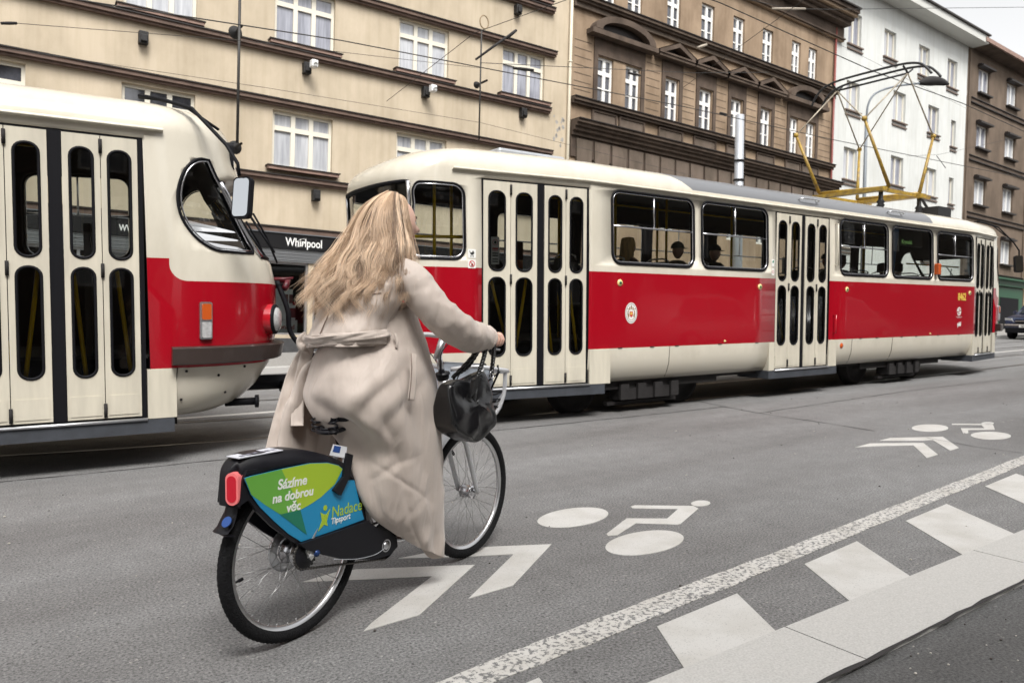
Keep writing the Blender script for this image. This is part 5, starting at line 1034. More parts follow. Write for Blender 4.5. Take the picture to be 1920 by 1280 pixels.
# ================================================================= shared bicycle (x forward, y to its left, z up)
BIKE = G @ T(.987, 2.866, 0) @ RZ(21.97)
M_tyre = mat('tyre_rubber', (.009, .009, .010), .8, spec=.2, bump=.8, bscale=120, var=.3, scale=60)
M_frame = mat('frame_silver_white', (.62, .63, .65), .28, metal=.25, coat=.6)
M_blk = mat('fairing_black', (.007, .007, .010), .42, spec=.3, bump=.05, bscale=200)
M_spoke = mat('spoke_steel', (.42, .42, .42), .3, metal=1); M_rim = mat('rim_aluminium', (.66, .66, .67), .3, metal=1)
bike = thing('shared_bicycle', 'silver shared bicycle with black rear fairing and green and blue advertising panel', 'bicycle', BIKE)
def make_wheel(cx, rear):
    RR = .345; c = (cx, 0, RR); g = MB(); n = 96
    def tread(u, v):
        a = 2*PI*u; b = 2*PI*v; r0 = .0255; k = math.cos(b); rr = RR-r0+r0*k; z = math.sin(b)*r0
        if k > .1: rr += .0012*(1 if (int(u*180)+int(v*16)) % 2 else -1)
        return (cx+rr*math.cos(a), z, RR+rr*math.sin(a))
    g.grid(tread, 192, 20, cu=True, cv=True); wh = bpy.data.objects.new('wheel', None); COL.objects.link(wh); wh.parent = bike
    g.build('tyre', M_tyre, wh)
    g = MB(); g.lathe([(.3215, -.0237), (.3225, -.0232), (.3235, -.0237)], c, (0, 1, 0), 96); g.lathe([(.3215, .0237), (.3225, .0232), (.3235, .0237)], c, (0, 1, 0), 96); g.build('reflective_band', mat('reflex_band', (.45, .45, .44), .3), wh)
    g = MB(); g.lathe([(.303, -.016), (.300, -.012), (.283, -.009), (.281, 0), (.283, .009), (.300, .012), (.303, .016), (.301, -.016)], c, (0, 1, 0), 96); g.build('rim', M_rim, wh)
    g = MB(); hr = .047 if rear else .034; hy = .03
    for k in range(36):
        a = 2*PI*k/36+.03; s = 1 if k % 2 else -1; o = (.55 if (k//2) % 2 else -.55)*(1.3 if rear else 1); b = a+o
        g.tube([(cx+hr*math.cos(b), s*hy, RR+hr*math.sin(b)), (cx+.284*math.cos(a), s*.003, RR+.284*math.sin(a))], .0011, 4)
        g.tube([(cx+.284*math.cos(a), s*.003, RR+.284*math.sin(a)), (cx+.272*math.cos(a), s*.0035, RR+.272*math.sin(a))], .0022, 5)
    g.build('spokes', M_spoke, wh)
    g = MB()
    if rear: g.lathe([(.0, -.06), (.012, -.06), (.012, -.045), (.030, -.044), (.034, -.036), (.050, -.033), (.050, -.026), (.040, -.022), (.042, .022), (.050, .026), (.050, .034), (.03, .036), (.012, .06), (0, .06)], c, (0, 1, 0), 32)
    else: g.lathe([(0, -.06), (.010, -.06), (.010, -.04), (.020, -.038), (.036, -.032), (.036, -.026), (.030, -.018), (.030, .018), (.036, .026), (.036, .032), (.02, .038), (.01, .06), (0, .06)], c, (0, 1, 0), 28)
    g.build('hub', M_steel, wh)
    g = MB(); a = R(188 if rear else 120); g.tube([(cx+.283*math.cos(a), 0, RR+.283*math.sin(a)), (cx+.255*math.cos(a), 0, RR+.255*math.sin(a))], [.003, .006], 8); g.tube([(cx+.262*math.cos(a), 0, RR+.262*math.sin(a)), (cx+.245*math.cos(a), 0, RR+.245*math.sin(a))], .0065, 8); g.build('valve', M_black, wh)
    return wh
wr = make_wheel(0, True); wf = make_wheel(1.165, False)
# brake disc with fins, sprocket, chain
g = MB()
g.lathe([(.052, .040), (.085, .042), (.085, .052), (.05, .055)], (0, 0, .345), (0, 1, 0), 36)
for k in range(28):
    a = 2*PI*k/28; d = Vector((math.cos(a), 0, math.sin(a))); e = Vector((-d.z, 0, d.x)); c = Vector((0, .047, .345)); g.tube([c+d*.058+e*.0, c+d*.086+e*.012], .004, 4)
g.build('brake_disc', M_alu, wr)
g = MB(); g.lathe([(0, -.075), (.03, -.075), (.032, -.068), (.052, -.067), (.056, -.063), (.052, -.058), (.03, -.055), (.03, -.03)], (0, 0, .345), (0, 1, 0), 32)
for k in range(20): a = 2*PI*k/20; g.ball((.056*math.cos(a), -.063, .345+.056*math.sin(a)), .005, 0, 6, 4)
g.build('sprocket', M_blk, bike)
g = MB(); CH = [(.46-.0145*k, .372-.0008*k+.026*(k/31)) for k in range(32)]+[(.056*math.cos(R(90+k*13)), .345+.056*math.sin(R(90+k*13))) for k in range(14)]+[(.0145*k, .289+.0-.0025*k*0-.09*k/31) for k in range(32)]
g.tube([(x, -.063, z) for x, z in CH], .0045, 5)
for x, z in CH: g.ball((x, -.063, z), (.0080, .0045, .0058), 0, 6, 4)
g.build('chain', mat('chain_steel', (.10, .095, .09), .35, metal=.8), bike)
# frame
g = MB(); g.prism([(-.012, .36), (.03, .40), (.075, .405), (.06, .355), (.01, .322)], lambda x, z: (x, -.085, z), lambda x, z: (x, -.074, z)); g.build('dropout', mat('dropout_grey', (.40, .40, .39), .4, metal=.4), bike, fixn=True, bevel=.003)
g = MB(); g.lathe([(0, -.100), (.007, -.100), (.009, -.095), (.014, -.093), (.014, -.085)], (.035, 0, .345), (0, 1, 0), 14); g.build('axle_nut', mat('nut_blue', (.015, .04, .14), .3, metal=.5), bike)
g = MB()
for s in (-1, 1):
    g.tube([(0, s*.075, .345), (.2, s*.07, .32), (.46, s*.04, .30)], .012, 10); g.tube([(0, s*.075, .36), (.12, s*.06, .55), (.26, s*.03, .68)], .010, 8)
g.tube([(.46, 0, .28), (.33, 0, .55), (.24, 0, .80)], .019, 12); g.tube(spline([(.46, 0, .28), (.6, 0, .34), (.78, 0, .55), (.93, 0, .80)], 6), .030, 14, flat=.8); g.tube([(.985, 0, .80), (.955, 0, .96)], .030, 16)
g.build('frame', M_frame, bike)
g = MB(); g.tube([(.46, -.055, .28), (.46, .055, .28)], .024, 14); g.lathe([(.085, -.06), (.09, -.056), (.085, -.052), (.0, -.052), (0, -.06)], (.46, 0, .28), (0, 1, 0), 32); g.build('bottom_bracket', M_blk, bike)
for s, a in ((-1, R(-8)), (1, R(172))):
    g = MB(); e = Vector((.46+.17*math.cos(a), s*.085, .28+.17*math.sin(a))); g.tube([(.46, s*.075, .28), e], [.014, .011], 8); cr = g.build('crank', M_alu, bike); g = MB(); g.box(e.x-.05, e.x+.05, min(s*.085, s*.145), max(s*.085, s*.145), e.z-.012, e.z+.012); g.build('pedal', M_black, cr, bevel=.006)
# rear fairing: hood over the wheel with flat cheeks
PAN = [(-.289,.703),(-.26,.705),(-.125,.706),(.014,.704),(.106,.69),(.164,.669),(.188,.65),(.2,.60),(.254,.589),(.284,.485),(.31,.412),(.161,.408),(-.034,.407),(-.094,.453),(-.16,.517),(-.223,.584),(-.261,.638)]
GRL = [(-.287,.702),(-.26,.704),(-.125,.705),(-.078,.616),(-.037,.532),(-.102,.533),(-.135,.538),(-.199,.586),(-.261,.638)]
GRR = [(-.125,.705),(.014,.702),(.106,.688),(.164,.667),(.186,.649),(.144,.596),(.067,.558),(.012,.542),(-.037,.532),(-.078,.616)]
TRI = [(-.134,.537),(-.037,.532),(-.006,.427)]
MAN = [(.050,.425),(.071,.464),(.064,.500),(.083,.487),(.096,.484),(.117,.503),(.104,.471),(.098,.454),(.103,.435),(.084,.445)]
top = spline([(-.322, 0, .60), (-.318, 0, .70), (-.298, 0, .745), (-.24, 0, .772), (-.13, 0, .770), (-.03, 0, .762), (.07, 0, .735), (.18, 0, .69), (.25, 0, .64), (.33, 0, .50)], 5)
inr = [(-.30, .60), (-.285, .70), (-.26, .705), (-.2, .72), (-.13, .72), (-.03, .715), (.07, .69), (.16, .65), (.22, .59), (.30, .47)]
def hood(u, v):
    p = top[min(len(top)-1, int(round(u*(len(top)-1))))]; t = 2*v-1
    w_ = .078*(.50+.50*min(1, max(0, (p.x+.322)/.12))) if p.x < -.202 else .078
    k = abs(t); y = t*w_ if k < .8 else math.copysign(w_*(.8+.2*math.sin((k-.8)/.2*PI/2)), t); dz = 0 if k < .5 else -.05*((k-.5)/.5)**2.2
    nx = -1 if p.x < -.295 else 0
    return (p.x-(dz*.9 if nx else 0), y, p.z+(dz if not nx else dz*.3))
g = MB(); g.grid(hood, len(top)-1, 24)
CHK = [(-.300, .60), (-.286, .69), (-.27, .725), (-.13, .724), (.0, .72), (.08, .698), (.18, .664), (.23, .62), (.31, .50), (.33, .40), (.16, .395), (-.04, .395), (-.10, .44), (-.17, .50), (-.235, .57), (-.265, .62)]
for s in (-1, 1): g.prism(CHK, lambda x, z, s=s: (x, s*.0745*(.72+.28*min(1, (x+.33)/.08)), z), lambda x, z, s=s: (x, s*.060*(.72+.28*min(1, (x+.33)/.08)), z))
g.build('rear_fairing', M_blk, bike)
# inner mudguard round the tyre
g = MB(); A = [R(20+165*i/30) for i in range(31)]
g.grid(lambda u, v: (.372*math.cos(R(15+137*u)), (2*v-1)*.032, .345+.372*math.sin(R(15+137*u))-.006*(2*v-1)**2), 36, 4)
def flapf(u, v):
    P = spline([(-.285, 0, .66), (-.297, 0, .61), (-.307, 0, .565), (-.322, 0, .530), (-.348, 0, .506)], 4); p = P[int(round(u*(len(P)-1)))]; w_ = .030+.012*u; return (p.x+.02*(2*v-1)**2*(1-u*.4), (2*v-1)*w_, p.z)
g.grid(flapf, 16, 8); g.build('mudguard', M_blk, bike, fixn=True)
g = MB(); g.grid(lambda u, v: (-.352+.05*v-.0, (2*u-1)*.045, .503+.006*math.sin(PI*u)-.012*v), 10, 3); g.build('mudflap', M_blk, bike)
g = MB(); g.prism(ngon(0, 0, .020, .020, 20), lambda a, b: tuple(Vector((-.324, -.026, .545))+Vector((-.5, -.2, .35)).normalized()*.006+Vector((.15, -.95, .0))*a+Vector((.6, .1, .8))*b), lambda a, b: tuple(Vector((-.324, -.026, .545))+Vector((.15, -.95, .0))*a+Vector((.6, .1, .8))*b)); g.build('round_sticker', mat('sticker_blue', (.015, .065, .25), .4), bike)
# advertising panel
M_ad = mat('advert_blue', (.012, .24, .46), .42, bump=.04, bscale=60); M_adg = mat('advert_green', (.13, .38, .05), .42); M_adl = mat('advert_lime', (.36, .52, .03), .42); M_add = mat('advert_dark_green', (.01, .17, .10), .42)
M_adw = mat('advert_white', (.78, .80, .76), .45)
def smooth_poly(P, n=3): return smooth_closed(P, n)
yy = -.0755
pn = MB().prism(PAN, lambda x, z: (x, yy-.003, z), lambda x, z: (x, yy+.001, z)).build('advert_panel', M_ad, bike, fixn=True)
for P, m, d in ((GRL, M_adg, .0036), (GRR, M_adl, .0036), (TRI, M_add, .0044), (MAN, M_adl, .0044)): MB().prism(P, lambda x, z: (x, yy-d, z), lambda x, z: (x, yy-d+.0005, z)).build('advert_shape', m, pn, fixn=True)
MB().prism(ngon(.090, .511, .0105, .0115, 14), lambda x, z: (x, yy-.0044, z), lambda x, z: (x, yy-.0039, z)).build('advert_shape', M_adl, pn, fixn=True)
def atx(x, z, rot=-2.5): return basis((x, yy-.0040, z), (math.cos(R(rot)), 0, math.sin(R(rot))), (-math.sin(R(rot)), 0, math.cos(R(rot))))
for s_, x, z, sz in (('Sázíme', -.145, .632, .052), ('na dobrou', -.170, .586, .048), ('věc', -.105, .538, .048)): text(s_, sz, M_adw, pn, atx(x, z), .0004, .0013, name='lettering', shear=.12, sx=.98)
text('Nadace', .066, M_adl, pn, atx(.122, .462, -1.5), .0004, .0002, name='lettering', shear=.08, sx=.86); text('Tipsport', .034, M_adw, pn, atx(.120, .437, -.5), .0004, .0006, name='lettering', shear=.15, sx=.9)
g = MB(); g.prism([(-.29, -.050), (-.10, -.060), (-.10, .02), (-.29, .02)], lambda a, b: (a, b, .7745-(abs(a+.19)*.03)), lambda a, b: (a, b, .7715-(abs(a+.19)*.03))); st = g.build('reflective_sticker', mat('sticker_silver', (.62, .64, .70), .4), bike, fixn=True)
g = MB(); [g.prism([(-.27+.028*k, -.038), (-.252+.028*k, -.038), (-.252+.028*k, -.022), (-.27+.028*k, -.022)], lambda a, b: (a, b, .7757-(abs(a+.19)*.03)), lambda a, b: (a, b, .775-(abs(a+.19)*.03))) for k in range(6)]; g.build('sticker_print', mat('print_slate', (.2, .2, .26), .5), st)
# black number bracket and stickers under the saddle
g = MB(); g.prism([(.125, .575), (.165, .545), (.215, .615), (.235, .70), (.20, .715), (.18, .62)], lambda x, z: (x, -.092, z), lambda x, z: (x, -.079, z)); g.build('bracket', M_blk, bike, fixn=True, bevel=.003)
qm = basis((.178, -.066, .722), (.85, -.45, -.28), (.30, -.05, .90))
g = MB(); g.prism([(-.034, -.022), (.034, -.022), (.030, .024), (-.030, .024)], lambda a, b: tuple(qm @ Vector((a, b, .003))), lambda a, b: tuple(qm @ Vector((a, b, 0)))); s2 = g.build('label_plate', mat('plate_white', (.6, .61, .63), .4), bike, fixn=True)
g = MB(); g.prism([(-.026, -.006), (.004, -.006), (.004, .020), (-.024, .020)], lambda a, b: tuple(qm @ Vector((a, b, .0045))), lambda a, b: tuple(qm @ Vector((a, b, .0032)))); g.build('plate_print', mat('print_navy', (.02, .06, .22), .4), s2)
# tail lamp
M_tail = emis('tail_lamp_red', (.32, .004, .014), .30); M_ring = emis('tail_lamp_ring', (.55, .13, .13), .25)
ax = Vector((-.92, -.40, 0)).normalized(); sx_ = Vector((-ax.y, ax.x, 0))*-1; c = Vector((-.300, -.036, .664))
def tl(r, h, rz): return lambda a, b: tuple(c+ax*h+sx_*(a*r)+Vector((0, 0, 1))*b*rz)
def pill(a, b, n=8): 
    return [(a*math.cos(R(t)), b-a*.9+a*math.sin(R(t))) for t in range(0, 181, 20)]+[(a*math.cos(R(t)), -b+a*.9+a*math.sin(R(t))) for t in range(180, 361, 20)]
g = MB(); g.prism(pill(.024, .056), tl(1, .018, 1), tl(1, -.02, 1)); tlp = g.build('tail_lamp', M_ring, bike, fixn=True, bevel=.004)
g = MB(); g.prism(pill(.017, .046), tl(1, .021, 1), tl(1, .010, 1)); g.build('lens', M_tail, tlp, fixn=True, bevel=.003)
# chain cover
COV = [(-.052,.405),(-.02,.375),(.055,.335),(.17,.283),(.357,.228),(.459,.222),(.505,.245),(.50,.285),(.452,.320),(.358,.374),(.32,.405)]
g = MB(); g.prism(COV, lambda x, z: (x, -.093, z), lambda x, z: (x, -.070, z)); g.build('chain_cover', M_blk, bike, fixn=True, bevel=.008)
g = MB(); g.tube(spline([(.12, -.0945, .298), (.25, -.0945, .262), (.36, -.0945, .25), (.42, -.0945, .262)], 5), .0018, 5); g.build('cover_crease', M_pole, bike)
g = MB(); g.lathe([(0, -.1), (.015, -.1), (.018, -.094)], (.43, 0, .27), (0, 1, 0), 16); g.lathe([(.022, -.0945), (.025, -.096), (.028, -.0945)], (.43, 0, .27), (0, 1, 0), 24); g.build('crank_cap', M_alu, bike)
# saddle
g = MB()
def sad(u, v):
    a = 2*PI*v; x = .175+.25*u; w_ = (.085*(1-u)**.6+.022)*(math.sin(PI*min(1, u*6+.15)/2) if u < .14 else 1)*(1 if u < .93 else math.sqrt(max(0, (1-u)/.07))); return (x, w_*math.cos(a), .862+.012*(1-u)+.020*math.sin(a)-(.02 if math.sin(a) < -.3 else 0))
g.grid(sad, 24, 20, cv=True); g.build('saddle', M_blk, bike)
g = MB(); c2 = [(.165+.018*math.cos(q*PI*6), -.05+.018*math.sin(q*PI*6), .79+.06*q) for q in [i/30 for i in range(31)]]; g.tube(c2, .004, 5); g.tube([(x, -y, z) for x, y, z in c2], .004, 5)
g.tube(spline([(.30, -.05, .835), (.22, -.06, .81), (.165, -.045, .80), (.15, 0, .797), (.165, .045, .80), (.22, .06, .81), (.30, .05, .835)], 5), .010, 8); g.tube([(.25, 0, .72), (.22, 0, .85)], .014, 10); g.tube(spline([(.3, -.03, .84), (.2, -.04, .815), (.15, 0, .81), (.2, .04, .815), (.3, .03, .84)], 5), .005, 6); g.build('saddle_springs', M_blk, bike)
# fork, mudguard, headset, stem, bar
g = MB()
for s in (-1, 1): g.tube(spline([(1.0, s*.02, .79), (1.01, s*.055, .74), (1.06, s*.062, .62), (1.165, s*.062, .345)], 5), [.018]*10+[.013]*6, 10)
g.tube([(1.0, -.03, .79), (1.0, .03, .79)], .02, 10); g.build('fork', M_frame, bike)
g = MB(); g.grid(lambda u, v: (1.165+.375*math.cos(R(78+105*u)), (2*v-1)*.032, .345+(.375-.010*(2*v-1)**2)*math.sin(R(78+105*u))), 30, 6); g.build('front_mudguard', M_frame, bike)
g = MB(); g.tube([(.955, 0, .95), (.948, 0, .985)], [.030, .036], 16); g.tube([(.948, 0, .975), (.947, 0, .982)], .040, 16); g.build('headset', M_blk, bike)
g = MB(); g.tube([(.95, 0, .97), (.915, 0, 1.075)], .016, 14); g.build('stem_post', M_steel, bike)
g = MB(); g.tube([(.905, 0, 1.055), (.935, 0, 1.12), (.965, 0, 1.165)], [.020, .019, .022], 12); g.build('stem', M_alu, bike)
g = MB(); g.tube(spline([(.90, -.30, 1.15), (.95, -.24, 1.16), (.99, -.14, 1.17), (.97, 0, 1.165), (.99, .14, 1.17), (.95, .24, 1.16), (.90, .30, 1.15)], 6), .0125, 12); g.build('handlebar', M_frame, bike)
for s in (-1, 1):
    g = MB(); d = Vector((1.0, s*.15, .05)).normalized(); g.tube([(.93, s*.285, 1.155), (.88, s*.31, 1.15), (.80, s*.335, 1.145)] if 0 else [(.955, s*.245, 1.16), (.905, s*.295, 1.15)], .018, 12)
    g.tube([(.84, s*.30, 1.148), (1.0, s*.305, 1.152)], .0165, 12); g.build('grip', M_black, bike); g = MB(); g.tube([(.995, s*.305, 1.152), (1.02, s*.306, 1.153)], [.020, .022], 14); g.build('grip_end', M_black, bike)
    g = MB(); g.tube([(.94, s*.24, 1.15), (.97, s*.27, 1.115), (1.015, s*.30, 1.105)], .005, 6); g.build('brake_lever', M_alu, bike)
g = MB()
for s in (-1, 1): g.tube(spline([(.96, s*.2, 1.14), (1.02, s*.12, 1.06), (1.01, s*.05, .96), (1.0, s*.02, .85)], 6), .003, 5)
g.tube(spline([(.93, -.05, 1.13), (.86, -.06, 1.08), (.90, -.03, .98), (.97, 0, .93)], 6), .003, 5); g.build('cable', M_black, bike)
# front carrier: white tube cradle and a pale shield plate
g = MB()
g.tube(spline([(.98, -.03, 1.0), (1.03, -.14, 1.015), (1.12, -.205, 1.0), (1.22, -.21, .985), (1.30, -.12, .97), (1.32, 0, .97), (1.30, .12, .97), (1.22, .21, .985), (1.12, .205, 1.0), (1.03, .14, 1.015), (.98, .03, 1.0)], 5), .011, 10)
for s in (-1, 1): g.tube(spline([(1.20, s*.21, .985), (1.19, s*.205, .86), (1.13, s*.18, .76), (1.02, s*.10, .72), (.99, s*.03, .78)], 5), .011, 10); g.tube([(1.06, s*.17, 1.01), (1.03, s*.12, .86), (.99, s*.03, .80)], .010, 8)
g.tube([(1.19, -.2, .86), (1.28, -.1, .80), (1.28, .1, .80), (1.19, .2, .86)], .009, 8); g.build('front_carrier', M_frame, bike)
g = MB(); g.prism(rrect(-.19, .19, -.10, .10, .07), lambda y, q: (1.09+.30*(q+.10)*0+.11*abs(y), y, .93+q*.95), lambda y, q: (1.098+.11*abs(y), y, .93+q*.95)); g.build('carrier_plate', mat('plate_pale_blue', (.56, .62, .70), .35), bike, fixn=True)
g = MB()
for k, z in enumerate((.80, .84, .88)): g.tube([(1.0, -.17, z+.02), (1.19, -.20, z), (1.27, -.1, z-.03), (1.27, .1, z-.03), (1.19, .20, z), (1.0, .17, z+.02)], .004, 6)
for y, z in ((-.15, 1.03), (-.05, 1.03), (.12, 1.03), (-.19, .98)): g.ball((1.10, y, z-.012), .011, 0, 8, 6)
g.tube([(1.10, -.19, .90), (1.12, -.22, .98), (1.13, -.21, 1.02)], .005, 6); g.tube([(1.02, -.20, .93), (1.14, -.215, .985)], .005, 6); g.build('elastic_cord', M_black, bike)

# ================================================================= black leather bag hanging from the right grip
M_lea = mat('black_leather', (.006, .006, .007), .24, bump=.10, bscale=110, spec=.55)
bag = thing('handbag', 'black leather tote bag with braided handles hanging from the right handlebar grip', 'handbag', BIKE)
BF = [(.613,.959),(.640,.975),(.690,.985),(.757,.982),(.820,.997),(.880,1.008),(.912,1.0),(.922,.93),(.925,.85),(.938,.76),(.87,.722),(.792,.690),(.74,.705),(.68,.735),(.613,.784),(.602,.877)]
bfs = smooth_closed(BF, 3)
cxb = sum(p[0] for p in BF)/len(BF); czb = sum(p[1] for p in BF)/len(BF)
def bag2():
    """pillow of two faces joined by a gusset"""
    g = MB(); n = len(bfs); rings = []
    lay = [(-1, 0), (-1, .3), (-1, .6), (-1, .82), (-1, .94), (-.86, .99), (-.45, 1.0), (0, .99), (.45, 1.0), (.86, .99), (1, .94), (1, .7), (1, .35), (1, 0)]
    for t, k in lay:
        r_ = []
        for p in bfs:
            x = cxb+(p[0]-cxb)*k; z = czb+(p[1]-czb)*k; wd = .070*(.22+.78*min(1, max(0, (1.02-p[1]*.5-z*.5)/.20)))
            y = -.268+t*wd*(.80+.20*k if abs(t) == 1 else 1)-(0 if k > .9 else 0)
            if abs(t) == 1:
                dome = (1-k**2)*.022; y += t*dome
                y += t*(mnoise.noise(Vector((x*11, t*2.3, z*8)))*.011+abs(mnoise.noise(Vector((x*9+z*13, t*3+5, z*3-x*5))))*.018)*(1 if k < .95 else .4)
                if t < 0: y += .018*math.exp(-((x-.715-(z-.86)*-.55)/.022)**2)*math.exp(-((z-.87)/.07)**2)-.024*math.exp(-((x-.79-(z-.80)*1.15)/.022)**2)*math.exp(-((z-.84)/.10)**2)+.02*math.exp(-((x-.84-(z-.80)*1.0)/.028)**2)*math.exp(-((z-.80)/.08)**2)
            r_.append((x, y, z))
        rings.append(r_)
    g.add([p for r_ in rings for p in r_], [(i*n+j, i*n+(j+1) % n, (i+1)*n+(j+1) % n, (i+1)*n+j) for i in range(len(rings)-1) for j in range(n)], 0, True); return g
bag2().build('bag_body', M_lea, bag, weld=.0005, fixn=True, subs=2)
g = MB(); k = len(BF)
g.tube([(p[0]*1.0, -.336+.0, p[1]) for p in [(.608, .80), (.68, .747), (.74, .717), (.792, .704), (.87, .735), (.93, .768)]], .0022, 5); g.build('seam', M_black, bag)
def braid(pts, r, m, par):
    P = spline(pts, 10); g = MB()
    for ph in (0, 2*PI/3, 4*PI/3):
        Q = []
        for i, p in enumerate(P):
            t = (P[min(i+1, len(P)-1)]-P[max(i-1, 0)]).normalized(); n = t.orthogonal().normalized() if i == 0 else (n-t*n.dot(t)).normalized(); b = t.cross(n); a = ph+i*.9; Q.append(p+n*math.cos(a)*r*.55+b*math.sin(a)*r*.55)
        g.tube(Q, r*.62, 6)
    return g.build('handle', m, par)
braid([(.905, -.325, 1.005), (.915, -.328, 1.07), (.925, -.325, 1.12), (.935, -.318, 1.165), (.93, -.305, 1.182), (.92, -.285, 1.165), (.90, -.25, 1.10), (.86, -.22, 1.03), (.78, -.215, 1.0)], .010, M_lea, bag)
braid([(.768, -.335, .985), (.80, -.335, 1.03), (.84, -.33, 1.09), (.88, -.32, 1.15), (.895, -.305, 1.178), (.89, -.285, 1.16), (.86, -.25, 1.08), (.75, -.215, .985)], .010, M_lea, bag)
g = MB()
for x, y, z in ((.905, -.328, .995), (.765, -.338, .975)): g.tube([(x+.016*math.cos(q), y, z+.018*math.sin(q)) for q in [2*PI*i/14 for i in range(14)]], .0028, 6, closed=True)
g.build('ring', M_steel, bag)
g = MB(); g.prism([(.735, .985), (.775, 1.0), (.79, .985), (.75, .93), (.71, .905)], lambda x, z: (x, -.345, z), lambda x, z: (x, -.33, z)); g.build('strap_tab', M_lea, bag, fixn=True, bevel=.004)
# ================================================================= the rider
M_skin = mat('skin', (.66, .42, .33), .5, var=.08, scale=30, spec=.4); M_skin.node_tree.nodes['Principled BSDF'].inputs['Subsurface Weight'].default_value = .12
M_skin.node_tree.nodes['Principled BSDF'].inputs['Subsurface Radius'].default_value = (.01, .004, .002)
def coat_mat():
    m = bpy.data.materials.new('trench_cloth'); m.use_nodes = True; nt = m.node_tree; p = nt.nodes['Principled BSDF']; L = nt.links.new
    tc = N(nt, 'ShaderNodeTexCoord'); a = N(nt, 'ShaderNodeTexNoise'); a.inputs['Scale'].default_value = 7; a.inputs['Detail'].default_value = 5; L(tc.outputs['Object'], a.inputs['Vector'])
    r = N(nt, 'ShaderNodeValToRGB'); e = r.color_ramp.elements; e[0].position = .3; e[1].position = .7; e[0].color = (.49, .42, .37, 1); e[1].color = (.56, .485, .43, 1); L(a.outputs['Fac'], r.inputs[0]); L(r.outputs[0], p.inputs['Base Color'])
    p.inputs['Roughness'].default_value = .62; p.inputs['Specular IOR Level'].default_value = .35; p.inputs['Sheen Weight'].default_value = .25
    # long soft falls of the cloth, sharper creases across them, fine twill
    mp = N(nt, 'ShaderNodeMapping'); mp.inputs['Scale'].default_value = (15, 15, 3.2); mp.inputs['Rotation'].default_value = (.12, .22, 0); L(tc.outputs['Object'], mp.inputs[0])
    c1 = N(nt, 'ShaderNodeTexNoise'); c1.inputs['Scale'].default_value = 1; c1.inputs['Detail'].default_value = 2; c1.inputs['Distortion'].default_value = .5; L(mp.outputs[0], c1.inputs['Vector'])
    mp3 = N(nt, 'ShaderNodeMapping'); mp3.inputs['Rotation'].default_value = (.5, .9, .4); mp3.inputs['Scale'].default_value = (3.2, 9, 4); L(tc.outputs['Object'], mp3.inputs[0])
    c3 = N(nt, 'ShaderNodeTexNoise'); c3.noise_type = 'RIDGED_MULTIFRACTAL'; c3.inputs['Scale'].default_value = 1; c3.inputs['Detail'].default_value = 2; c3.inputs['Roughness'].default_value = .3; c3.inputs['Distortion'].default_value = .3; L(mp3.outputs[0], c3.inputs['Vector'])
    c2 = N(nt, 'ShaderNodeTexNoise'); c2.inputs['Scale'].default_value = 420; L(tc.outputs['Object'], c2.inputs['Vector'])
    b0 = N(nt, 'ShaderNodeBump'); b0.inputs['Strength'].default_value = .22; b0.inputs['Distance'].default_value = .022; L(c3.outputs['Fac'], b0.inputs['Height'])
    b1 = N(nt, 'ShaderNodeBump'); b1.inputs['Strength'].default_value = .38; b1.inputs['Distance'].default_value = .03; L(c1.outputs['Fac'], b1.inputs['Height']); L(b0.outputs[0], b1.inputs['Normal'])
    b2 = N(nt, 'ShaderNodeBump'); b2.inputs['Strength'].default_value = .15; b2.inputs['Distance'].default_value = .002; L(c2.outputs['Fac'], b2.inputs['Height']); L(b1.outputs[0], b2.inputs['Normal']); L(b2.outputs[0], p.inputs['Normal']); return m
M_coat = coat_mat(); M_seam = mat('coat_seam_dark', (.20, .15, .125), .8)

def skin_mesh(joints, bones, radii, root=0, sub=1):
    me = bpy.data.meshes.new('sk'); me.from_pydata(joints, bones, []); o = bpy.data.objects.new('sk', me); COL.objects.link(o)
    sm = o.modifiers.new('s', 'SKIN'); sm.use_smooth_shade = True
    for i, r_ in enumerate(radii): me.skin_vertices[0].data[i].radius = (r_, r_) if not isinstance(r_, tuple) else r_
    me.skin_vertices[0].data[root].use_root = True
    if sub: b = o.modifiers.new('u', 'SUBSURF'); b.levels = sub; b.render_levels = sub
    dg = bpy.context.evaluated_depsgraph_get(); dg.update(); m2 = bpy.data.meshes.new_from_object(o.evaluated_get(dg)); bpy.data.objects.remove(o)
    vs = [tuple(v.co) for v in m2.vertices]; fs = [tuple(p.vertices) for p in m2.polygons]; bpy.data.meshes.remove(m2); return vs, fs
def gauss(a, b, s): return math.exp(-((a-b)/s)**2)
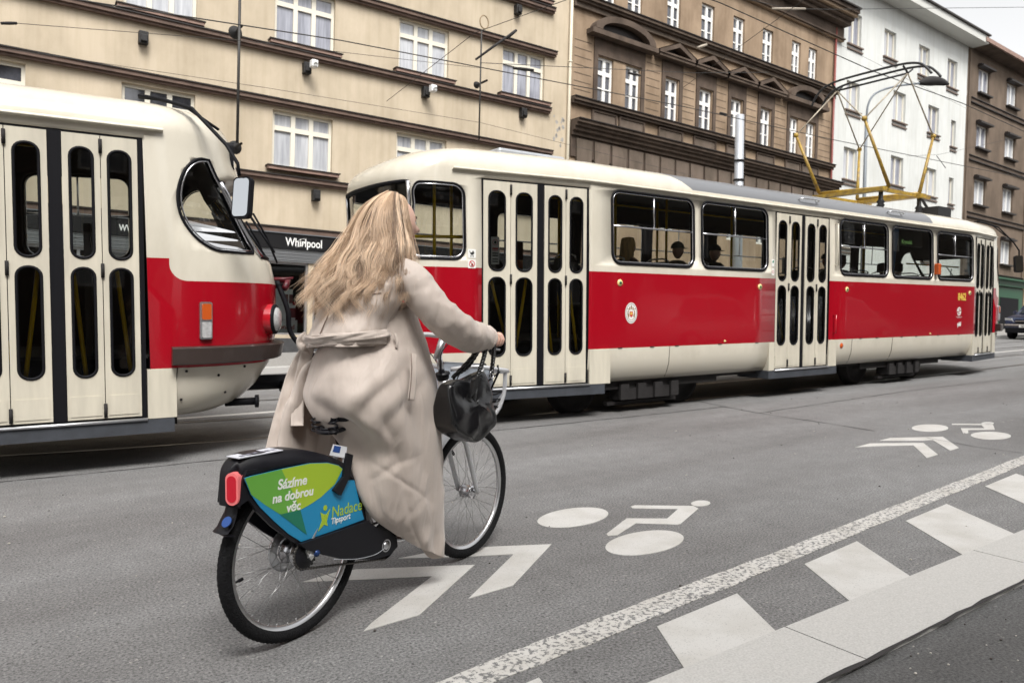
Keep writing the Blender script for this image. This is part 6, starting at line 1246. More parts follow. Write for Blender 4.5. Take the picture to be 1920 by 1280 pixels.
def head_pts(center, fwd, scale=1, nu=56, nv=44):
    """head surface: u round (0 = face front), v from crown to chin; fwd = unit facing direction"""
    f = Vector(fwd).normalized(); l = Vector((0, 0, 1)).cross(f).normalized(); up = f.cross(l)
    def P(u, v):
        a = 2*PI*u; ph = PI*v; ca, sa = math.cos(a), math.sin(a); sp, cp = math.sin(ph), math.cos(ph)
        rx, ry, rz = .092, .073, .112
        x, y, z = rx*sp*ca, ry*sp*sa, rz*cp
        fr = max(0, ca)**2*sp
        jaw = max(0, -z)/.112
        y *= 1-.30*jaw*max(0, ca*.7+.3); x *= 1-(.10 if ca > 0 else .45)*jaw
        an = math.atan2(sa, ca)                       # 0 at the middle of the face
        if ca > 0:
            x += .026*gauss(an, 0, .13)*gauss(z, -.022, .016)+.014*gauss(an, 0, .12)*gauss(z, -.002, .020)   # nose
            x -= .008*gauss(an, 0, .25)*gauss(z, .012, .010)                                               # bridge
            x += .005*gauss(z, .032, .014)*gauss(an, 0, .6)                                                # brow
            x -= .007*(gauss(an, .42, .20)+gauss(an, -.42, .20))*gauss(z, .012, .014)                      # eye hollows
            x += .010*gauss(an, 0, .24)*gauss(z, -.052, .0065)+.009*gauss(an, 0, .22)*gauss(z, -.064, .0065) # lips
            x -= .004*gauss(an, 0, .3)*gauss(z, -.058, .003)
            x += .012*gauss(an, 0, .30)*gauss(z, -.093, .014)                                              # chin
            x += .006*(gauss(an, .7, .25)+gauss(an, -.7, .25))*gauss(z, -.022, .025)                       # cheeks
        y += math.copysign(.010*gauss(abs(an), 1.62, .13)*gauss(z, -.005, .026), sa)                        # ears
        return Vector(center)+(f*x+l*y+up*z)*scale
    g = MB(); g.grid(P, nu, nv, 0, True, cu=True); return g, P, (f, l, up)
person = MB()
hc = Vector((.612, 0.0, 1.690)); hf = Vector((1, -.42, -.09))
hg, HP, (hF, hL, hU) = head_pts(hc, hf)
person.v, person.f, person.m, person.s = hg.v, hg.f, hg.m, hg.s
J = [(.27, 0, 1.0), (.29, 0, 1.12), (.37, 0, 1.32), (.47, 0, 1.46), (.54, 0, 1.55), (.585, 0, 1.63),
     (.44, -.15, 1.44), (.565, -.262, 1.27), (.73, -.305, 1.19), (.895, -.305, 1.162), (.44, .15, 1.44), (.565, .262, 1.27), (.73, .305, 1.19), (.895, .305, 1.162),
     (.30, -.08, .96), (.60, -.11, .70), (.57, -.095, .40), (.565, -.09, .34), (.665, -.09, .285), (.30, .08, .96), (.62, .11, .76), (.31, .13, .42), (.30, .13, .37), (.40, .13, .33)]
Bn = [(0, 1), (1, 2), (2, 3), (3, 4), (4, 5), (3, 6), (6, 7), (7, 8), (8, 9), (3, 10), (10, 11), (11, 12), (12, 13), (0, 14), (14, 15), (15, 16), (16, 17), (17, 18), (0, 19), (19, 20), (20, 21), (21, 22), (22, 23)]
Rd = [(.085, .08), (.085, .08), (.10, .08), (.07, .06), .048, .046, .058, .042, .034, .026, .058, .042, .034, .026, .07, .05, .036, .032, .03, .07, .05, .036, .032, .03]
vs, fs = skin_mesh(J, Bn, Rd); person.add(vs, fs, 0, True)
def hand(side):
    """right (side=-1) hand closed round the grip along x at z~1.15"""
    s = side; y0 = s*.303; gx = .935; gz = 1.151
    W0 = Vector((.885, y0, 1.172)); out = []
    # palm: a short chain flattened over the top of the grip
    vs, fs = skin_mesh([tuple(W0), (.915, y0, 1.182), (.955, y0+s*.004, 1.180)], [(0, 1), (1, 2)], [(.024, .028), (.026, .036), (.024, .038)], 0, 2); out.append((vs, fs))
    for k in range(4):          # fingers spread along the grip, curling down the far outer side
        x = .985-.021*k; ln = (.9, 1.05, 1.0, .82)[k] if 0 else (.86, .98, 1.04, .96)[3-k]; r = .0088-.0004*(k == 0)
        P = [(x-.006, y0+s*.004, gz+.034), (x, y0+s*.024*ln, gz+.030), (x+.002, y0+s*.036*ln, gz+.006), (x, y0+s*.028*ln, gz-.016), (x-.003, y0+s*.010, gz-.024*ln)]
        vs, fs = skin_mesh(P, [(0, 1), (1, 2), (2, 3), (3, 4)], [r*1.15, r*1.05, r, r*.92, r*.75], 0, 2); out.append((vs, fs))
    P = [(.905, y0-s*.020, 1.176), (.930, y0-s*.034, 1.160), (.957, y0-s*.028, 1.140), (.975, y0-s*.010, 1.126)]
    vs, fs = skin_mesh(P, [(0, 1), (1, 2), (2, 3)], [.013, .0115, .010, .008], 0, 2); out.append((vs, fs)); return out
for s in (-1, 1):
    for vs, fs in hand(s): person.add(vs, fs, 0, True)
rider = person.build('person', M_skin)
tag(rider, 'woman with long blond hair in a beige trench coat riding the silver bicycle', 'person', M=BIKE)
# eyes, brows, lips
def onface(an, z, off=0):
    u = (an/(2*PI)) % 1; best = None
    v = math.acos(max(-1, min(1, z/.112)))/PI; return HP(u, v)+hF*off
g = MB()
for s in (-1, 1): c = onface(s*.42, .010, -.006); g.ball(c, .0118, 0, 14, 10)
g.build('eyes', mat('eye_white', (.75, .72, .70), .2), rider)
g = MB()
for s in (-1, 1): c = onface(s*.42, .010, -.006)+hF*.0098; g.ball(c, .0055, 0, 10, 8)
g.build('irises', mat('iris', (.05, .06, .05), .1), rider)
g = MB()
for s in (-1, 1):
    g.tube([onface(s*a, .034+.006*math.sin((a-.2)/.5*PI), .002) for a in (.2, .3, .42, .55, .68)], [.002, .003, .003, .0025, .001], 5); g.tube([onface(s*a, .014+.006*math.sin((a-.25)/.36*PI), .003) for a in (.25, .34, .43, .52, .61)], .0016, 5)
g.build('eyebrows', mat('brow_brown', (.10, .055, .03), .7), rider)
g = MB()
for z, r_ in ((-.0525, .0042), (-.0635, .0048)): g.tube([onface(a, z+(.002 if z > -.06 else -.001)*math.cos(a*6), .0005) for a in (-.3, -.2, -.1, 0, .1, .2, .3)], [.001, r_*.7, r_, r_, r_, r_*.7, .001], 7)
g.build('lips', mat('lips', (.50, .12, .11), .35), rider)

# ---- coat: torso
def fold(p, amp, q=Vector((0, 0, 0)), sc=(9, 9, 5)):
    v = Vector((p.x*sc[0], p.y*sc[1], p.z*sc[2]))+q; return amp*(1-2*abs(mnoise.noise(v)))+amp*.5*mnoise.noise(v*2.3)
def relax_normals(P, nu, nv):
    out = []
    for i in range(nu+1):
        for j in range(nv+1):
            a = P[min(i+1, nu)][j]-P[max(i-1, 0)][j]; b = P[i][min(j+1, nv)]-P[i][max(j-1, 0)]; n = a.cross(b); out.append(n.normalized() if n.length > 1e-9 else Vector((0, 0, 1)))
    return out
def bicubic(rows, nu, nv):
    """rows: list of node rows; returns (nu+1)x(nv+1) Vectors, first index down, second across"""
    A = [spline(r_, max(1, nv//(len(r_)-1))) for r_ in rows]; m = len(A[0]); cols = [spline([A[i][j] for i in range(len(A))], max(1, nu//(len(A)-1))) for j in range(m)]
    return [[cols[j][i] for j in range(m)] for i in range(len(cols[0]))]
def cloth_grid(rows, nu, nv, dfn, thick=.004, m=0, flip=1):
    P = bicubic(rows, nu, nv); H, W_ = len(P)-1, len(P[0])-1; Nn = relax_normals(P, H, W_); g = MB(); vs = []
    for i in range(H+1):
        for j in range(W_+1):
            n = Nn[i*(W_+1)+j]*flip; vs.append(P[i][j]+n*dfn(i/H, j/W_, P[i][j]))
    a = W_+1; g.add(vs, [(i*a+j, i*a+j+1, (i+1)*a+j+1, (i+1)*a+j) for i in range(H) for j in range(W_)], m, True); return g
coat = bpy.data.objects.new('coat', None); COL.objects.link(coat); coat.parent = rider
TR = [(1.150, .285, .135, .158, 0), (1.20, .300, .128, .160, 0), (1.26, .335, .130, .172, 0), (1.33, .375, .135, .188, 0), (1.40, .415, .128, .200, 0), (1.455, .452, .108, .192, 0), (1.50, .485, .085, .150, 0), (1.535, .510, .068, .090, 0), (1.57, .530, .062, .072, 0)]
def torso(u, v):
    f = v*(len(TR)-1); i = min(int(f), len(TR)-2); t = f-i; t = t*t*(3-2*t) if 0 else t
    z, cx, rx, ry, _ = [TR[i][k]+(TR[i+1][k]-TR[i][k])*t for k in range(5)]; a = 2*PI*u; ca, sa = math.cos(a), math.sin(a)
    e = .82; x = cx+rx*math.copysign(abs(ca)**e, ca); y = ry*math.copysign(abs(sa)**e, sa)
    p = Vector((x, y, z)); n = Vector((ca*.9, sa, 0)).normalized()
    am = .005*(1-abs(v-.45)*1.1)
    d = fold(p, am, Vector((3, 0, 1)), (6, 5, 9))
    # drag folds from the right armpit down to the belt, gathered above the belt
    if y < .05 and ca < .5: d += .012*math.sin((y*16-z*30)+1.2)*gauss(z, 1.27, .07)*gauss(y, -.12, .09)
    d += .008*math.sin(a*13+z*20)*gauss(z, 1.175, .03)
    return p+n*d
g = MB(); g.grid(torso, 72, 64, cu=True); g.build('coat_body', M_coat, coat)
# yoke and centre-back seams
g = MB()
def tor_at(a, z, off):
    zs = [r_[0] for r_ in TR]; i = max(k for k in range(len(zs)) if zs[k] <= z or k == 0); i = min(i, len(TR)-2); v = (i+(z-zs[i])/(zs[i+1]-zs[i]))/(len(TR)-1)
    p = torso(a/(2*PI), v); c = Vector((TR[i][1], 0, p.z)); n = (p-c); n.z = 0; return p+n.normalized()*off
g.tube([tor_at(R(150+4*k), 1.355-.018*math.sin(PI*k/22)*(0)+.0009*(k-10)**2*.1, .002) for k in range(23)], .0030, 5); g.build('yoke_seam', M_seam, coat)
g = MB(); g.tube([tor_at(R(176), 1.16+.02*k, .004) for k in range(10)], .0028, 5); g.build('back_seam', M_seam, coat)
# collar, turned up under the hair
def collar(u, v):
    a = 2*PI*(.08+.84*u); r = 1+.25*v; return Vector((.528+.068*r*math.cos(a)-.01*v, .076*r*math.sin(a), 1.545+.055*v-.02*math.cos(a)))
g = MB(); g.grid(collar, 40, 6); c_ = g.build('collar', M_coat, coat); s_ = c_.modifiers.new('s', 'SOLIDIFY'); s_.thickness = .005
# sleeves
def sleeve(s):
    P = [(.455, s*.135, 1.462), (.490, s*.185, 1.425), (.515, s*.222, 1.372), (.548, s*.268, 1.302), (.625, s*.300, 1.240), (.755, s*.308, 1.190), (.850, s*.304, 1.172), (.908, s*.302, 1.164)]
    C = spline([Vector(p) for p in P], 9); n_ = len(C)-1; rad = [.066, .078, .077, .074, .073, .066, .058, .052]
    def rr(f): f *= len(rad)-1; i = min(int(f), len(rad)-2); t = f-i; return rad[i]*(1-t)+rad[i+1]*t
    fr = []; n = None
    for i in range(n_+1):
        t = (C[min(i+1, n_)]-C[max(i-1, 0)]).normalized(); n = Vector((0, 0, 1)) if n is None else n; n = (n-t*n.dot(t)).normalized(); fr.append((C[i], n, t.cross(n)))
    def F(u, v):
        i = min(n_, int(round(u*n_))); c, n, b = fr[i]; a = 2*PI*v; r = rr(u); d = n*math.cos(a)+b*math.sin(a)
        w_ = fold(c+d*r, .0045, Vector((7*s, 2, 0)), (13, 13, 13))
        w_ += .012*((1-abs(math.sin(u*23+math.sin(a*1.0+.6)*1.5)))**1.6-.35)*(gauss(u, .56, .16)+.75*gauss(u, .86, .14)+.5*gauss(u, .25, .10))*(.55+.45*math.cos(a+.8))
        sag = -.018*max(0, -math.cos(a))*gauss(u, .72, .22)
        return c+d*(r+w_)+Vector((0, 0, sag))
    g = MB(); g.grid(F, n_, 40, cv=True)
    # turned cuff edge
    c, n, b = fr[n_]; g.grid(lambda u, v: c+(n*math.cos(2*PI*v)+b*math.sin(2*PI*v))*(rad[-1]-.016*u)+(fr[n_][0]-fr[n_-1][0])*(-.6*u), 3, 40, cv=True); o = g.build('sleeve', M_coat, coat); o2 = o.modifiers.new('ss', 'SUBSURF'); o2.levels = 1; o2.render_levels = 1
    c, n, b = fr[n_-4]; g = MB(); g.tube([c+(n*math.cos(2*PI*k/24)+b*math.sin(2*PI*k/24))*(rr(1-4/n_)+.004) for k in range(24)], .0035, 5, closed=True); g.build('cuff_seam', M_coat, coat)
for s in (-1, 1): sleeve(s)
# ---- skirt of the coat: seat bulge and the long right panel
SK = [[(0.30,0.11,1.25),(0.24,-0.02,1.25),(0.30,-0.10,1.26),(0.385,-0.145,1.28),(0.50,-0.155,1.31),(0.58,-0.11,1.33)],[(0.265,0.12,1.162),(0.185,-0.02,1.167),(0.255,-0.125,1.167),(0.370,-0.175,1.165),(0.495,-0.18,1.16),(0.65,-0.135,1.155)],[(0.253,0.15,1.088),(0.190,-0.02,1.097),(0.245,-0.135,1.1),(0.339,-0.195,1.097),(0.489,-0.195,1.088),(0.665,-0.15,1.076)],[(0.228,0.16,0.997),(0.165,-0.02,1.014),(0.207,-0.165,1.024),(0.31,-0.22,1.022),(0.482,-0.21,1.011),(0.69,-0.16,0.995)],[(0.197,0.14,0.919),(0.150,-0.04,0.937),(0.185,-0.18,0.946),(0.304,-0.23,0.938),(0.482,-0.225,0.921),(0.697,-0.17,0.897)],[(0.182,0.07,0.854),(0.177,-0.07,0.865),(0.219,-0.18,0.866),(0.332,-0.23,0.854),(0.504,-0.225,0.829),(0.7,-0.18,0.799)],[(0.204,0.0,0.799),(0.24,-0.085,0.792),(0.287,-0.175,0.782),(0.38,-0.225,0.762),(0.53,-0.225,0.728),(0.711,-0.18,0.687)],[(0.234,-0.04,0.727),(0.287,-0.1,0.711),(0.331,-0.175,0.697),(0.421,-0.215,0.67),(0.552,-0.22,0.633),(0.721,-0.175,0.585)],[(0.261,-0.07,0.621),(0.314,-0.12,0.604),(0.368,-0.18,0.586),(0.452,-0.215,0.559),(0.578,-0.21,0.519),(0.732,-0.17,0.471)],[(0.29,-0.09,0.516),(0.345,-0.13,0.496),(0.405,-0.175,0.474),(0.486,-0.205,0.445),(0.603,-0.2,0.404),(0.742,-0.165,0.355)],[(0.353,-0.1,0.412),(0.4,-0.135,0.39),(0.462,-0.165,0.362),(0.534,-0.19,0.33),(0.642,-0.18,0.284),(0.748,-0.16,0.239)],[(0.473,-0.11,0.307),(0.513,-0.13,0.28),(0.559,-0.15,0.248),(0.613,-0.165,0.214),(0.681,-0.165,0.174),(0.757,-0.15,0.133)]]
SKW = []
for k, r_ in enumerate(SK):        # carry the cloth round both edges so it has a body behind
    a, b = Vector(r_[0]), Vector(r_[-1]); t = k/11
    la = a+Vector((.05, .05-.01*t, .004)); la2 = a+Vector((.13, .03+.03*(1-t), .01)); rb = b+Vector((-.02, .075, .0)); rb2 = b+Vector((-.11, .12, .005+.14*t*t))
    if k < 4: rb = b+Vector((-.005, .10, 0)); rb2 = b+Vector((-.03, .24, 0)); la = a+Vector((.04, .02, 0)); la2 = a+Vector((.12, .03, 0))
    SKW.append([la2, la]+[Vector(p) for p in r_]+[rb, rb2])
def skirt_d(t, s, p):
    """t down 0..1, s across; outward displacement"""
    t = max(0, (t-1/11)*1.1); d = 0; x = (s-.18)/.64                                   # 0 left edge .. 1 right edge of the visible cloth
    k = min(1, t*6)
    # long pleats falling from the belt on the right half
    for c, w_, a, sh in ((.50, .035, -.016, .02), (.585, .05, .014, .04), (.70, .045, -.010, .06), (.80, .05, .012, .05), (.90, .04, -.010, .03)): d += a*gauss(x, c+sh*t, w_)*k*(1-.35*t)
    # seat: broad drag folds sweeping from the lower left to the belt at right
    q = x*1.5-(.42-t)*1.9
    d += .020*gauss(q, .36, .10)*gauss(t, .30, .12)-.020*gauss(q, .52, .07)*gauss(t, .30, .12)+.016*gauss(q, .70, .07)*gauss(t, .33, .12)-.014*gauss(q, .84, .06)*gauss(t, .34, .12)
    d += .006*gauss(x, .12, .13)*gauss(t, .27, .10); d -= .020*gauss(t, .0, .045)*(1 if x < .62 else max(0, 1-(x-.62)*5))
    # deep fold where the seat ends and the hanging panel starts
    d -= .034*gauss(x-(t-.42)*.8, .26, .055)*gauss(t, .42, .11); d += .022*gauss(x-(t-.42)*.8, .39, .06)*gauss(t, .43, .10)
    # creases of the long panel
    y = t+x*.20
    d += .009*math.sin(y*34+math.sin(x*7)*1.4)*gauss(t, .60, .10)*gauss(x, .35, .28)
    d += fold(p, .0125*(.35+t), Vector((1, 5, 2)), (7, 7, 5))
    q2 = (t-.62)-(.55-x)*.30; d -= .013*gauss(q2, 0, .014)*gauss(x, .42, .22); q3 = (t-.70)+(.5-x)*.25; d -= .010*gauss(q3, 0, .014)*gauss(x, .5, .22); q4 = (t-.80)-(.6-x)*.45; d -= .008*gauss(q4, 0, .016)*gauss(x, .45, .25)
    d += .010*gauss(x, .30, .07)*gauss(t, .8, .2)-.008*gauss(x, .62, .06)*gauss(t, .78, .2)
    return .50*d*min(1, max(0, min(s/.10, (1-s)/.08)))
g = cloth_grid(SKW, 140, 126, skirt_d, flip=1); sk = g.build('coat_skirt', M_coat, coat); m_ = sk.modifiers.new('s', 'SOLIDIFY'); m_.thickness = .004; m_.offset = -1
FL = [[(0.30,0.10,1.139),(0.274,0.12,1.138),(0.289,0.11,1.138),(0.304,0.1,1.126)],[(0.234,0.19,1.046),(0.289,0.19,1.042),(0.319,0.17,1.018),(0.35,0.15,1.005)],[(0.21,0.23,0.953),(0.278,0.22,0.936),(0.327,0.2,0.909),(0.378,0.17,0.894)],[(0.179,0.25,0.863),(0.256,0.24,0.843),(0.345,0.22,0.81),(0.409,0.18,0.793)],[(0.152,0.25,0.786),(0.24,0.24,0.758),(0.344,0.22,0.726),(0.435,0.18,0.712)],[(0.131,0.24,0.692),(0.238,0.24,0.669),(0.343,0.22,0.65),(0.451,0.18,0.629)],[(0.116,0.22,0.635),(0.22,0.22,0.605),(0.324,0.2,0.576),(0.44,0.17,0.558)],[(0.126,0.20,0.555),(0.23,0.21,0.525),(0.33,0.2,0.50),(0.44,0.17,0.48)]]
FLW = [[Vector(r_[0])+Vector((.10, .07, 0)), Vector(r_[0])+Vector((.025, .03, 0))]+[Vector(p) for p in r_]+[Vector(r_[-1])+Vector((.12, .02, 0))] for r_ in FL]
g = cloth_grid(FLW, 56, 60, lambda t, s, p: (fold(p, .010, Vector((2, 2, 9)), (6, 6, 4))+.014*math.sin(s*17+t*2)*min(1, t*3))*min(1, s/.1), flip=1); fl = g.build('coat_left_flap', M_coat, coat); m_ = fl.modifiers.new('s', 'SOLIDIFY'); m_.thickness = .004
# belt, knot and hanging tails
def strip(P, wdt, face, name, amp=.004, thick=.004, nlen=10, twist=None):
    C = spline([Vector(p) for p in P], nlen); n = len(C)-1; vs = []; nc = 6
    for i, c in enumerate(C):
        t = (C[min(i+1, n)]-C[max(i-1, 0)]).normalized(); f = Vector(face if not callable(face) else face(c)); f = (f-t*f.dot(t)).normalized(); b = t.cross(f)
        if twist: q = Matrix.Rotation(twist(i/n), 3, t); b = q @ b; f = q @ f
        w_ = wdt*(1-.0*i/n)
        for j in range(nc+1): s = j/nc-.5; vs.append(c+b*s*w_+f*(amp*math.sin(i*.5)*(1-4*s*s)+.5*amp*math.cos(j*2+i*.3)))
    g = MB(); a = nc+1; g.add(vs, [(i*a+j, i*a+j+1, (i+1)*a+j+1, (i+1)*a+j) for i in range(n) for j in range(nc)], 0, True); o = g.build(name, M_coat, coat); m_ = o.modifiers.new('s', 'SOLIDIFY'); m_.thickness = thick; m_.offset = 0; return o
VD = (-.66, -.75, .1)
def outb(c): return (c-Vector((.30, 0, c.z)))
loop1 = [(.30+.152*math.cos(R(a)), .182*math.sin(R(a)), 1.168+.016*math.cos(R(a-250))) for a in range(60, 301, 15)]
strip(loop1, .050, outb, 'belt', .003, .006, 3)
loop2 = [(.30+.160*math.cos(R(a)), .188*math.sin(R(a)), 1.186-.016*math.cos(R((a-150)*1.3))) for a in range(128, 297, 12)]
strip(loop2, .034, outb, 'belt_fold', .004, .006, 4, twist=lambda t: .5*math.sin(t*5))
strip([(.235, .175, 1.185), (.215, .185, 1.165), (.222, .182, 1.140), (.245, .170, 1.13)], .045, VD, 'belt_knot', .006, .012, 8)
strip([(.232, .155, 1.165), (.240, .19, 1.096), (.240, .215, 1.021), (.232, .225, .94), (.213, .215, .861), (.192, .195, .801)], .052, VD, 'belt_tail', .003)
strip([(.245, .17, 1.149), (.245, .24, 1.077), (.235, .275, 1.006), (.205, .285, .914), (.165, .285, .814), (.115, .275, .691)], .046, VD, 'belt_tail', .003)
strip([(.268, -.155, 1.185), (.262, -.162, 1.155), (.27, -.165, 1.12)], .014, VD, 'belt_loop', .001) if 0 else None
strip([(.385, -.188, 1.20), (.388, -.198, 1.17), (.386, -.196, 1.14)], .012, (-.3, -1, 0), 'belt_loop', .001)
# pocket welt on the right
strip([(.430, -.248, 1.115), (.418, -.262, 1.06), (.405, -.268, .99), (.392, -.268, .925)], .034, (-.25, -1, 0), 'pocket_flap', .001, .004)
g = MB(); g.tube([(.415, -.250, 1.118), (.402, -.266, 1.06), (.388, -.272, .99), (.375, -.272, .923)], .0022, 5); g.build('pocket_seam', M_seam, coat)
g = MB(); Cs = []
# pale lace dress peeping out in front of the coat
M_lace = mat('lace_cream', (.55, .50, .43), .8, var=.5, scale=70, bump=.8, bscale=130, col2=(.25, .20, .16))
g = MB(); g.grid(lambda u, v: (.66+.12*v+.012*math.sin(u*30), -.165+.10*v, .86-.26*u), 24, 10); g.build('lace_dress', M_lace, rider)

# ---- hair
def hair_mat():
    m = bpy.data.materials.new('blond_hair'); m.use_nodes = True; nt = m.node_tree; p = nt.nodes['Principled BSDF']; L = nt.links.new
    at = N(nt, 'ShaderNodeAttribute'); at.attribute_name = 'tone'; r = N(nt, 'ShaderNodeValToRGB'); e = r.color_ramp.elements
    e[0].position = 0; e[0].color = (.07, .038, .022, 1); e[1].position = 1; e[1].color = (.82, .63, .45, 1)
    for q, c in ((.3, (.20, .12, .068)), (.62, (.48, .32, .195))): x = e.new(q); x.color = (*c, 1)
    L(at.outputs['Fac'], r.inputs[0]); L(r.outputs[0], p.inputs['Base Color']); p.inputs['Roughness'].default_value = .42; p.inputs['Specular IOR Level'].default_value = .45; p.inputs['Sheen Weight'].default_value = .2
    return m
M_hair = hair_mat()
GD = [[(.63, .03, 1.802), (.58, .088, 1.735), (.50, .118, 1.63), (.40, .132, 1.54), (.315, .140, 1.465), (.24, .14, 1.41)],
      [(.59, .02, 1.812), (.505, .072, 1.735), (.440, .088, 1.62), (.345, .095, 1.50), (.265, .092, 1.40), (.175, .08, 1.30)],
      [(.565, 0, 1.815), (.480, -.005, 1.735), (.420, -.01, 1.60), (.335, -.02, 1.46), (.265, -.03, 1.35), (.205, -.04, 1.235)],
      [(.59, -.02, 1.812), (.515, -.080, 1.735), (.470, -.112, 1.60), (.415, -.145, 1.46), (.372, -.155, 1.37), (.335, -.155, 1.275)],
      [(.640, -.02, 1.800), (.582, -.080, 1.745), (.545, -.094, 1.62), (.512, -.125, 1.52), (.475, -.155, 1.43), (.415, -.17, 1.345)]]
GD = [[Vector(p) for p in g_] for g_ in GD]
def guide(a):
    f = a*(len(GD)-1); out = []
    for k in range(6):
        C = [GD[i][k] for i in range(5)]; i = min(int(f), 3); t = f-i
        A, B_, C_, D = C[max(i-1, 0)], C[i], C[i+1], C[min(i+2, 4)]
        out.append(.5*((2*B_)+(C_-A)*t+(2*A-5*B_+4*C_-D)*t*t+(3*B_-A-3*C_+D)*t**3))
    return out
rh = random.Random(11)
def make_hair(count, name, wid, lay, wild, par, G0=guide, centre=Vector((.60, 0, 1.69)), tone0=0, seg=5, scale=1):
    vs, fs, tn = [], [], []
    clumps = [(rh.random(), rh.uniform(0, 9), rh.uniform(.78, 1.0), rh.uniform(-.34, .34), rh.uniform(0, 1), rh.uniform(.6, 1.3)) for _ in range(max(8, count//60))]
    for s in range(count):
        ca, ph, ln, ct, cd_, cw_ = rh.choice(clumps); ja = rh.gauss(0, .017); gd0 = G0(min(1, max(0, ca+ja*1.4))); gd1 = G0(min(1, max(0, ca+ja*.35))); gd = [gd0[k].lerp(gd1[k], min(1, k/4)) for k in range(6)]
        ln *= rh.uniform(.84, 1.05); out = []; d = lay[0]+(lay[1]-lay[0])*min(1, max(0, cd_+rh.gauss(0, .15))); off = Vector((rh.gauss(0, 1), rh.gauss(0, 1), rh.gauss(0, 1)))*wild*scale
        P = spline(gd, seg); n = int((len(P)-1)*min(1, ln))
        for i in range(n+1):
            t = i/(len(P)-1); p = P[i].copy(); ax = Vector((centre.x-.10*t*3, 0, p.z)); o = p-ax; o.z = 0; o = o.normalized() if o.length > 1e-6 else Vector((0, 0, 1))
            oo = (p-centre).normalized(); kk = min(1, max(0, (t-.10)/.35)); o = oo.lerp(o, kk*kk*(3-2*kk)).normalized()
            puff = d*(.35+1.0*min(1, t*2.2))*(1 if ca < .8 else 1-(ca-.8)*3.2*(1-.5*t))
            wv = cw_*(.013*math.sin(t*14+ph)*min(1, t*1.5)+.022*math.sin(t*24+ph*2)*max(0, t-.25)*1.6)
            e = o.cross(Vector((0, 0, 1)))
            p += (o*puff+e*wv+o*wv*.6)*scale+off*(t*t*1.6)
            out.append(p)
        if len(out) < 4: continue
        w0 = wid*rh.uniform(.6, 1.3); tone = min(1, max(0, .50+ct*1.1+(cd_-.5)*.5+rh.gauss(0, .07)+tone0)); base = len(vs); k = len(out)
        for i, p in enumerate(out):
            t_ = (out[min(i+1, k-1)]-out[max(i-1, 0)]).normalized(); n1 = t_.orthogonal().normalized() if i == 0 else (n1-t_*n1.dot(t_)).normalized(); b = t_.cross(n1); tt = i/(k-1); ww = w0*(1 if tt < .7 else 1-(tt-.7)/.3*.85)
            for j in range(3):
                q = 2*PI*j/3; vs.append(p+(n1*math.cos(q)+b*math.sin(q))*ww); tn.append(min(1, max(0, tone+(tt-.45)*.28)))
        for i in range(k-1):
            for j in range(3): fs.append((base+i*3+j, base+i*3+(j+1) % 3, base+(i+1)*3+(j+1) % 3, base+(i+1)*3+j))
    me = bpy.data.meshes.new(name); me.from_pydata(vs, [], fs); me.polygons.foreach_set('use_smooth', [True]*len(fs)); me.materials.append(M_hair)
    at = me.attributes.new('tone', 'FLOAT', 'POINT'); at.data.foreach_set('value', tn); o = bpy.data.objects.new(name, me); COL.objects.link(o); o.parent = par; return o
def under(par):
    """dense inner volume so no scalp or coat shows between the locks"""
    g = MB(); P = [spline(guide(k/24), 5) for k in range(25)]; n = len(P[0]); m = int(n*.80)
    g.grid(lambda u, v: P[int(round(u*24))][int(round(v*(m-1)))], 24, m-1); o = g.build('hair_base', M_hair, par); at = o.data.attributes.new('tone', 'FLOAT', 'POINT'); at.data.foreach_set('value', [.12+.2*rh.random() for _ in o.data.vertices]); s_ = o.modifiers.new('s', 'SOLIDIFY'); s_.thickness = .012; s_.offset = -1; return o
hair = make_hair(7000, 'hair', .00095, (.001, .040), .006, rider)
under(rider)
make_hair(700, 'hair_wisps', .0008, (.015, .055), .022, rider, tone0=.15)
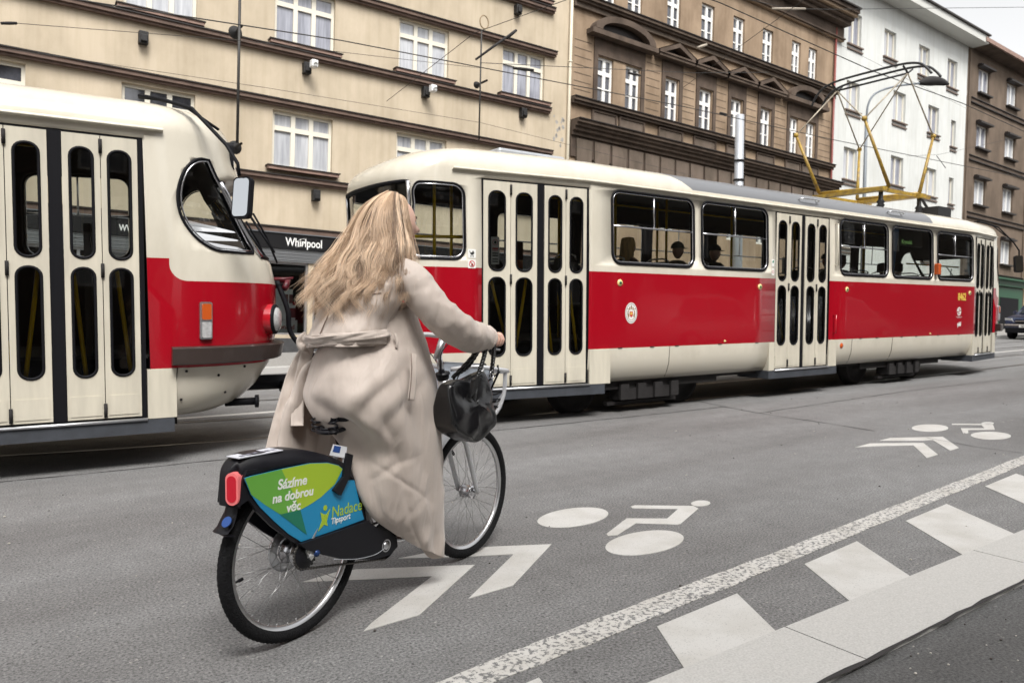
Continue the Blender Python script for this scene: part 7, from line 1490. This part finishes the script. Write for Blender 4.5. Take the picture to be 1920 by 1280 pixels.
# ================================================================= passengers on the front tram
def passenger(u, v, label, hairc, coatc, capc=None, long=False, turn=0, ht=0):
    J = [(0, 0, .47), (-.02, 0, .62), (-.03, 0, .85), (-.02, 0, 1.0), (0, 0, 1.07), (-.02, -.17, .98), (.02, -.24, .74), (.22, -.16, .62), (-.02, .17, .98), (.02, .24, .74), (.22, .16, .62), (.0, -.09, .47), (.42, -.12, .50), (.45, -.12, .10), (0, .09, .47), (.42, .12, .50), (.45, .12, .10)]
    vs, fs = skin_mesh(J, [(0, 1), (1, 2), (2, 3), (3, 4), (3, 5), (5, 6), (6, 7), (3, 8), (8, 9), (9, 10), (0, 11), (11, 12), (12, 13), (0, 14), (14, 15), (15, 16)], [.13, .13, .15, .11, .055, .07, .055, .04, .07, .055, .04, .09, .07, .05, .09, .07, .05], 0, 1)
    g, _, _ = head_pts((.02, 0, 1.20), (1, .15, -.05), 1.0, 28, 22); g.m = [1]*len(g.f); g.add(vs, fs, 0, True)
    mc = mat('garment', coatc, .8, var=.35, scale=8); o = g.build('person', [mc, M_skin]); tag(o, label, 'person', 'passengers on the front tram', M=TM2 @ T(u, v, .93-.02+ht) @ RZ(turn))
    if capc:
        c = MB(); c.grid(lambda a, b: (.012+.108*math.sin(PI/2*b)*math.cos(2*PI*a), .088*math.sin(PI/2*b)*math.sin(2*PI*a), 1.235+.10*math.cos(PI/2*b)), 20, 8, cu=True); c.box(.08, .17, -.055, .055, 1.235, 1.245) if long is False else None; c.build('cap', mat('cap_cloth', capc, .85), o)
    if long or not capc:
        mh = mat('passenger_hair', hairc, .6, var=.5, scale=40, stretch=(1, 1, .12))
        c = MB(); c.grid(lambda a, b: ((-.01+(.10+.015*b)*math.cos(PI*(.42+1.16*a))-.02*b*(1 if long else 0), (.088+.02*b*(1 if long else 0))*math.sin(PI*(.42+1.16*a)), 1.31-(.42 if long else .15)*b) if b > .15 else (-.0+(.06+.28*b)*math.cos(PI*(.42+1.16*a))*1, (.05+.27*b)*math.sin(PI*(.42+1.16*a)), 1.325-.10*b)), 24, 14); c.ball((.0, 0, 1.235), (.10, .086, .10)); c.build('hair', mh, o)
    return o
passenger(3.95, -.66, 'blond woman with a plaid backpack seated by the first side window', (.50, .33, .14), (.30, .20, .15), None, True)
passenger(4.95, -.60, 'passenger in an olive cap at the right of the first side window', (.05, .04, .03), (.25, .20, .15), (.13, .13, .10))
passenger(5.72, -.62, 'passenger in black cap and dark jacket in the second side window', (.03, .02, .02), (.02, .02, .024), (.02, .026, .03))
passenger(6.35, .15, 'small dark haired passenger low in the second side window', (.04, .025, .02), (.03, .03, .03), None, ht=-.12)
passenger(8.62, -.60, 'hooded passenger with a yellow scarf behind the middle doors', (.06, .05, .03), (.04, .045, .03), (.06, .055, .03))
passenger(9.15, -.55, 'passenger in dark blue coat at the end of the third side window', (.05, .03, .02), (.03, .04, .07), None)
passenger(10.4, -.62, 'passenger in a grey jacket bending forward in the fourth window', (.05, .04, .04), (.17, .18, .20), None, ht=-.10)
passenger(2.3, .35, 'dark haired standing passenger seen through the rear doors', (.02, .016, .012), (.02, .02, .022), None, ht=.28)
passenger(12.35, .1, 'passenger deep in the front tram near the cab', (.06, .04, .03), (.10, .06, .05), None)
t = thing('backpack', 'red and black plaid backpack worn by the blond passenger', 'backpack', TM2 @ T(3.68, -.66, 1.42))
g = MB(); g.ball((0, 0, .14), (.11, .17, .21)); g.build('pack', mat('plaid', (.14, .03, .035), .85, var=1, scale=14, col2=(.02, .015, .02)), t); g = MB(); g.tube([(.03, -.10, .32), (.0, -.11, .36), (-.06, -.12, .2)], .012, 6); g.tube([(.03, .10, .32), (.0, .11, .36), (-.06, .12, .2)], .012, 6); g.build('strap', M_black, t)
t = thing('ticket_validator', 'dark orange ticket validator on a pole behind the rear doors', 'validator', TM2 @ T(2.15, -.62, 1.75)); g = MB(); g.box(-.07, .07, -.06, .06, 0, .34); g.build('housing', mat('validator_case', (.10, .03, .012), .5), t, bevel=.02); g = MB(); g.box(-.05, .05, -.066, -.061, .02, .12); g.build('slot', M_orange, t)
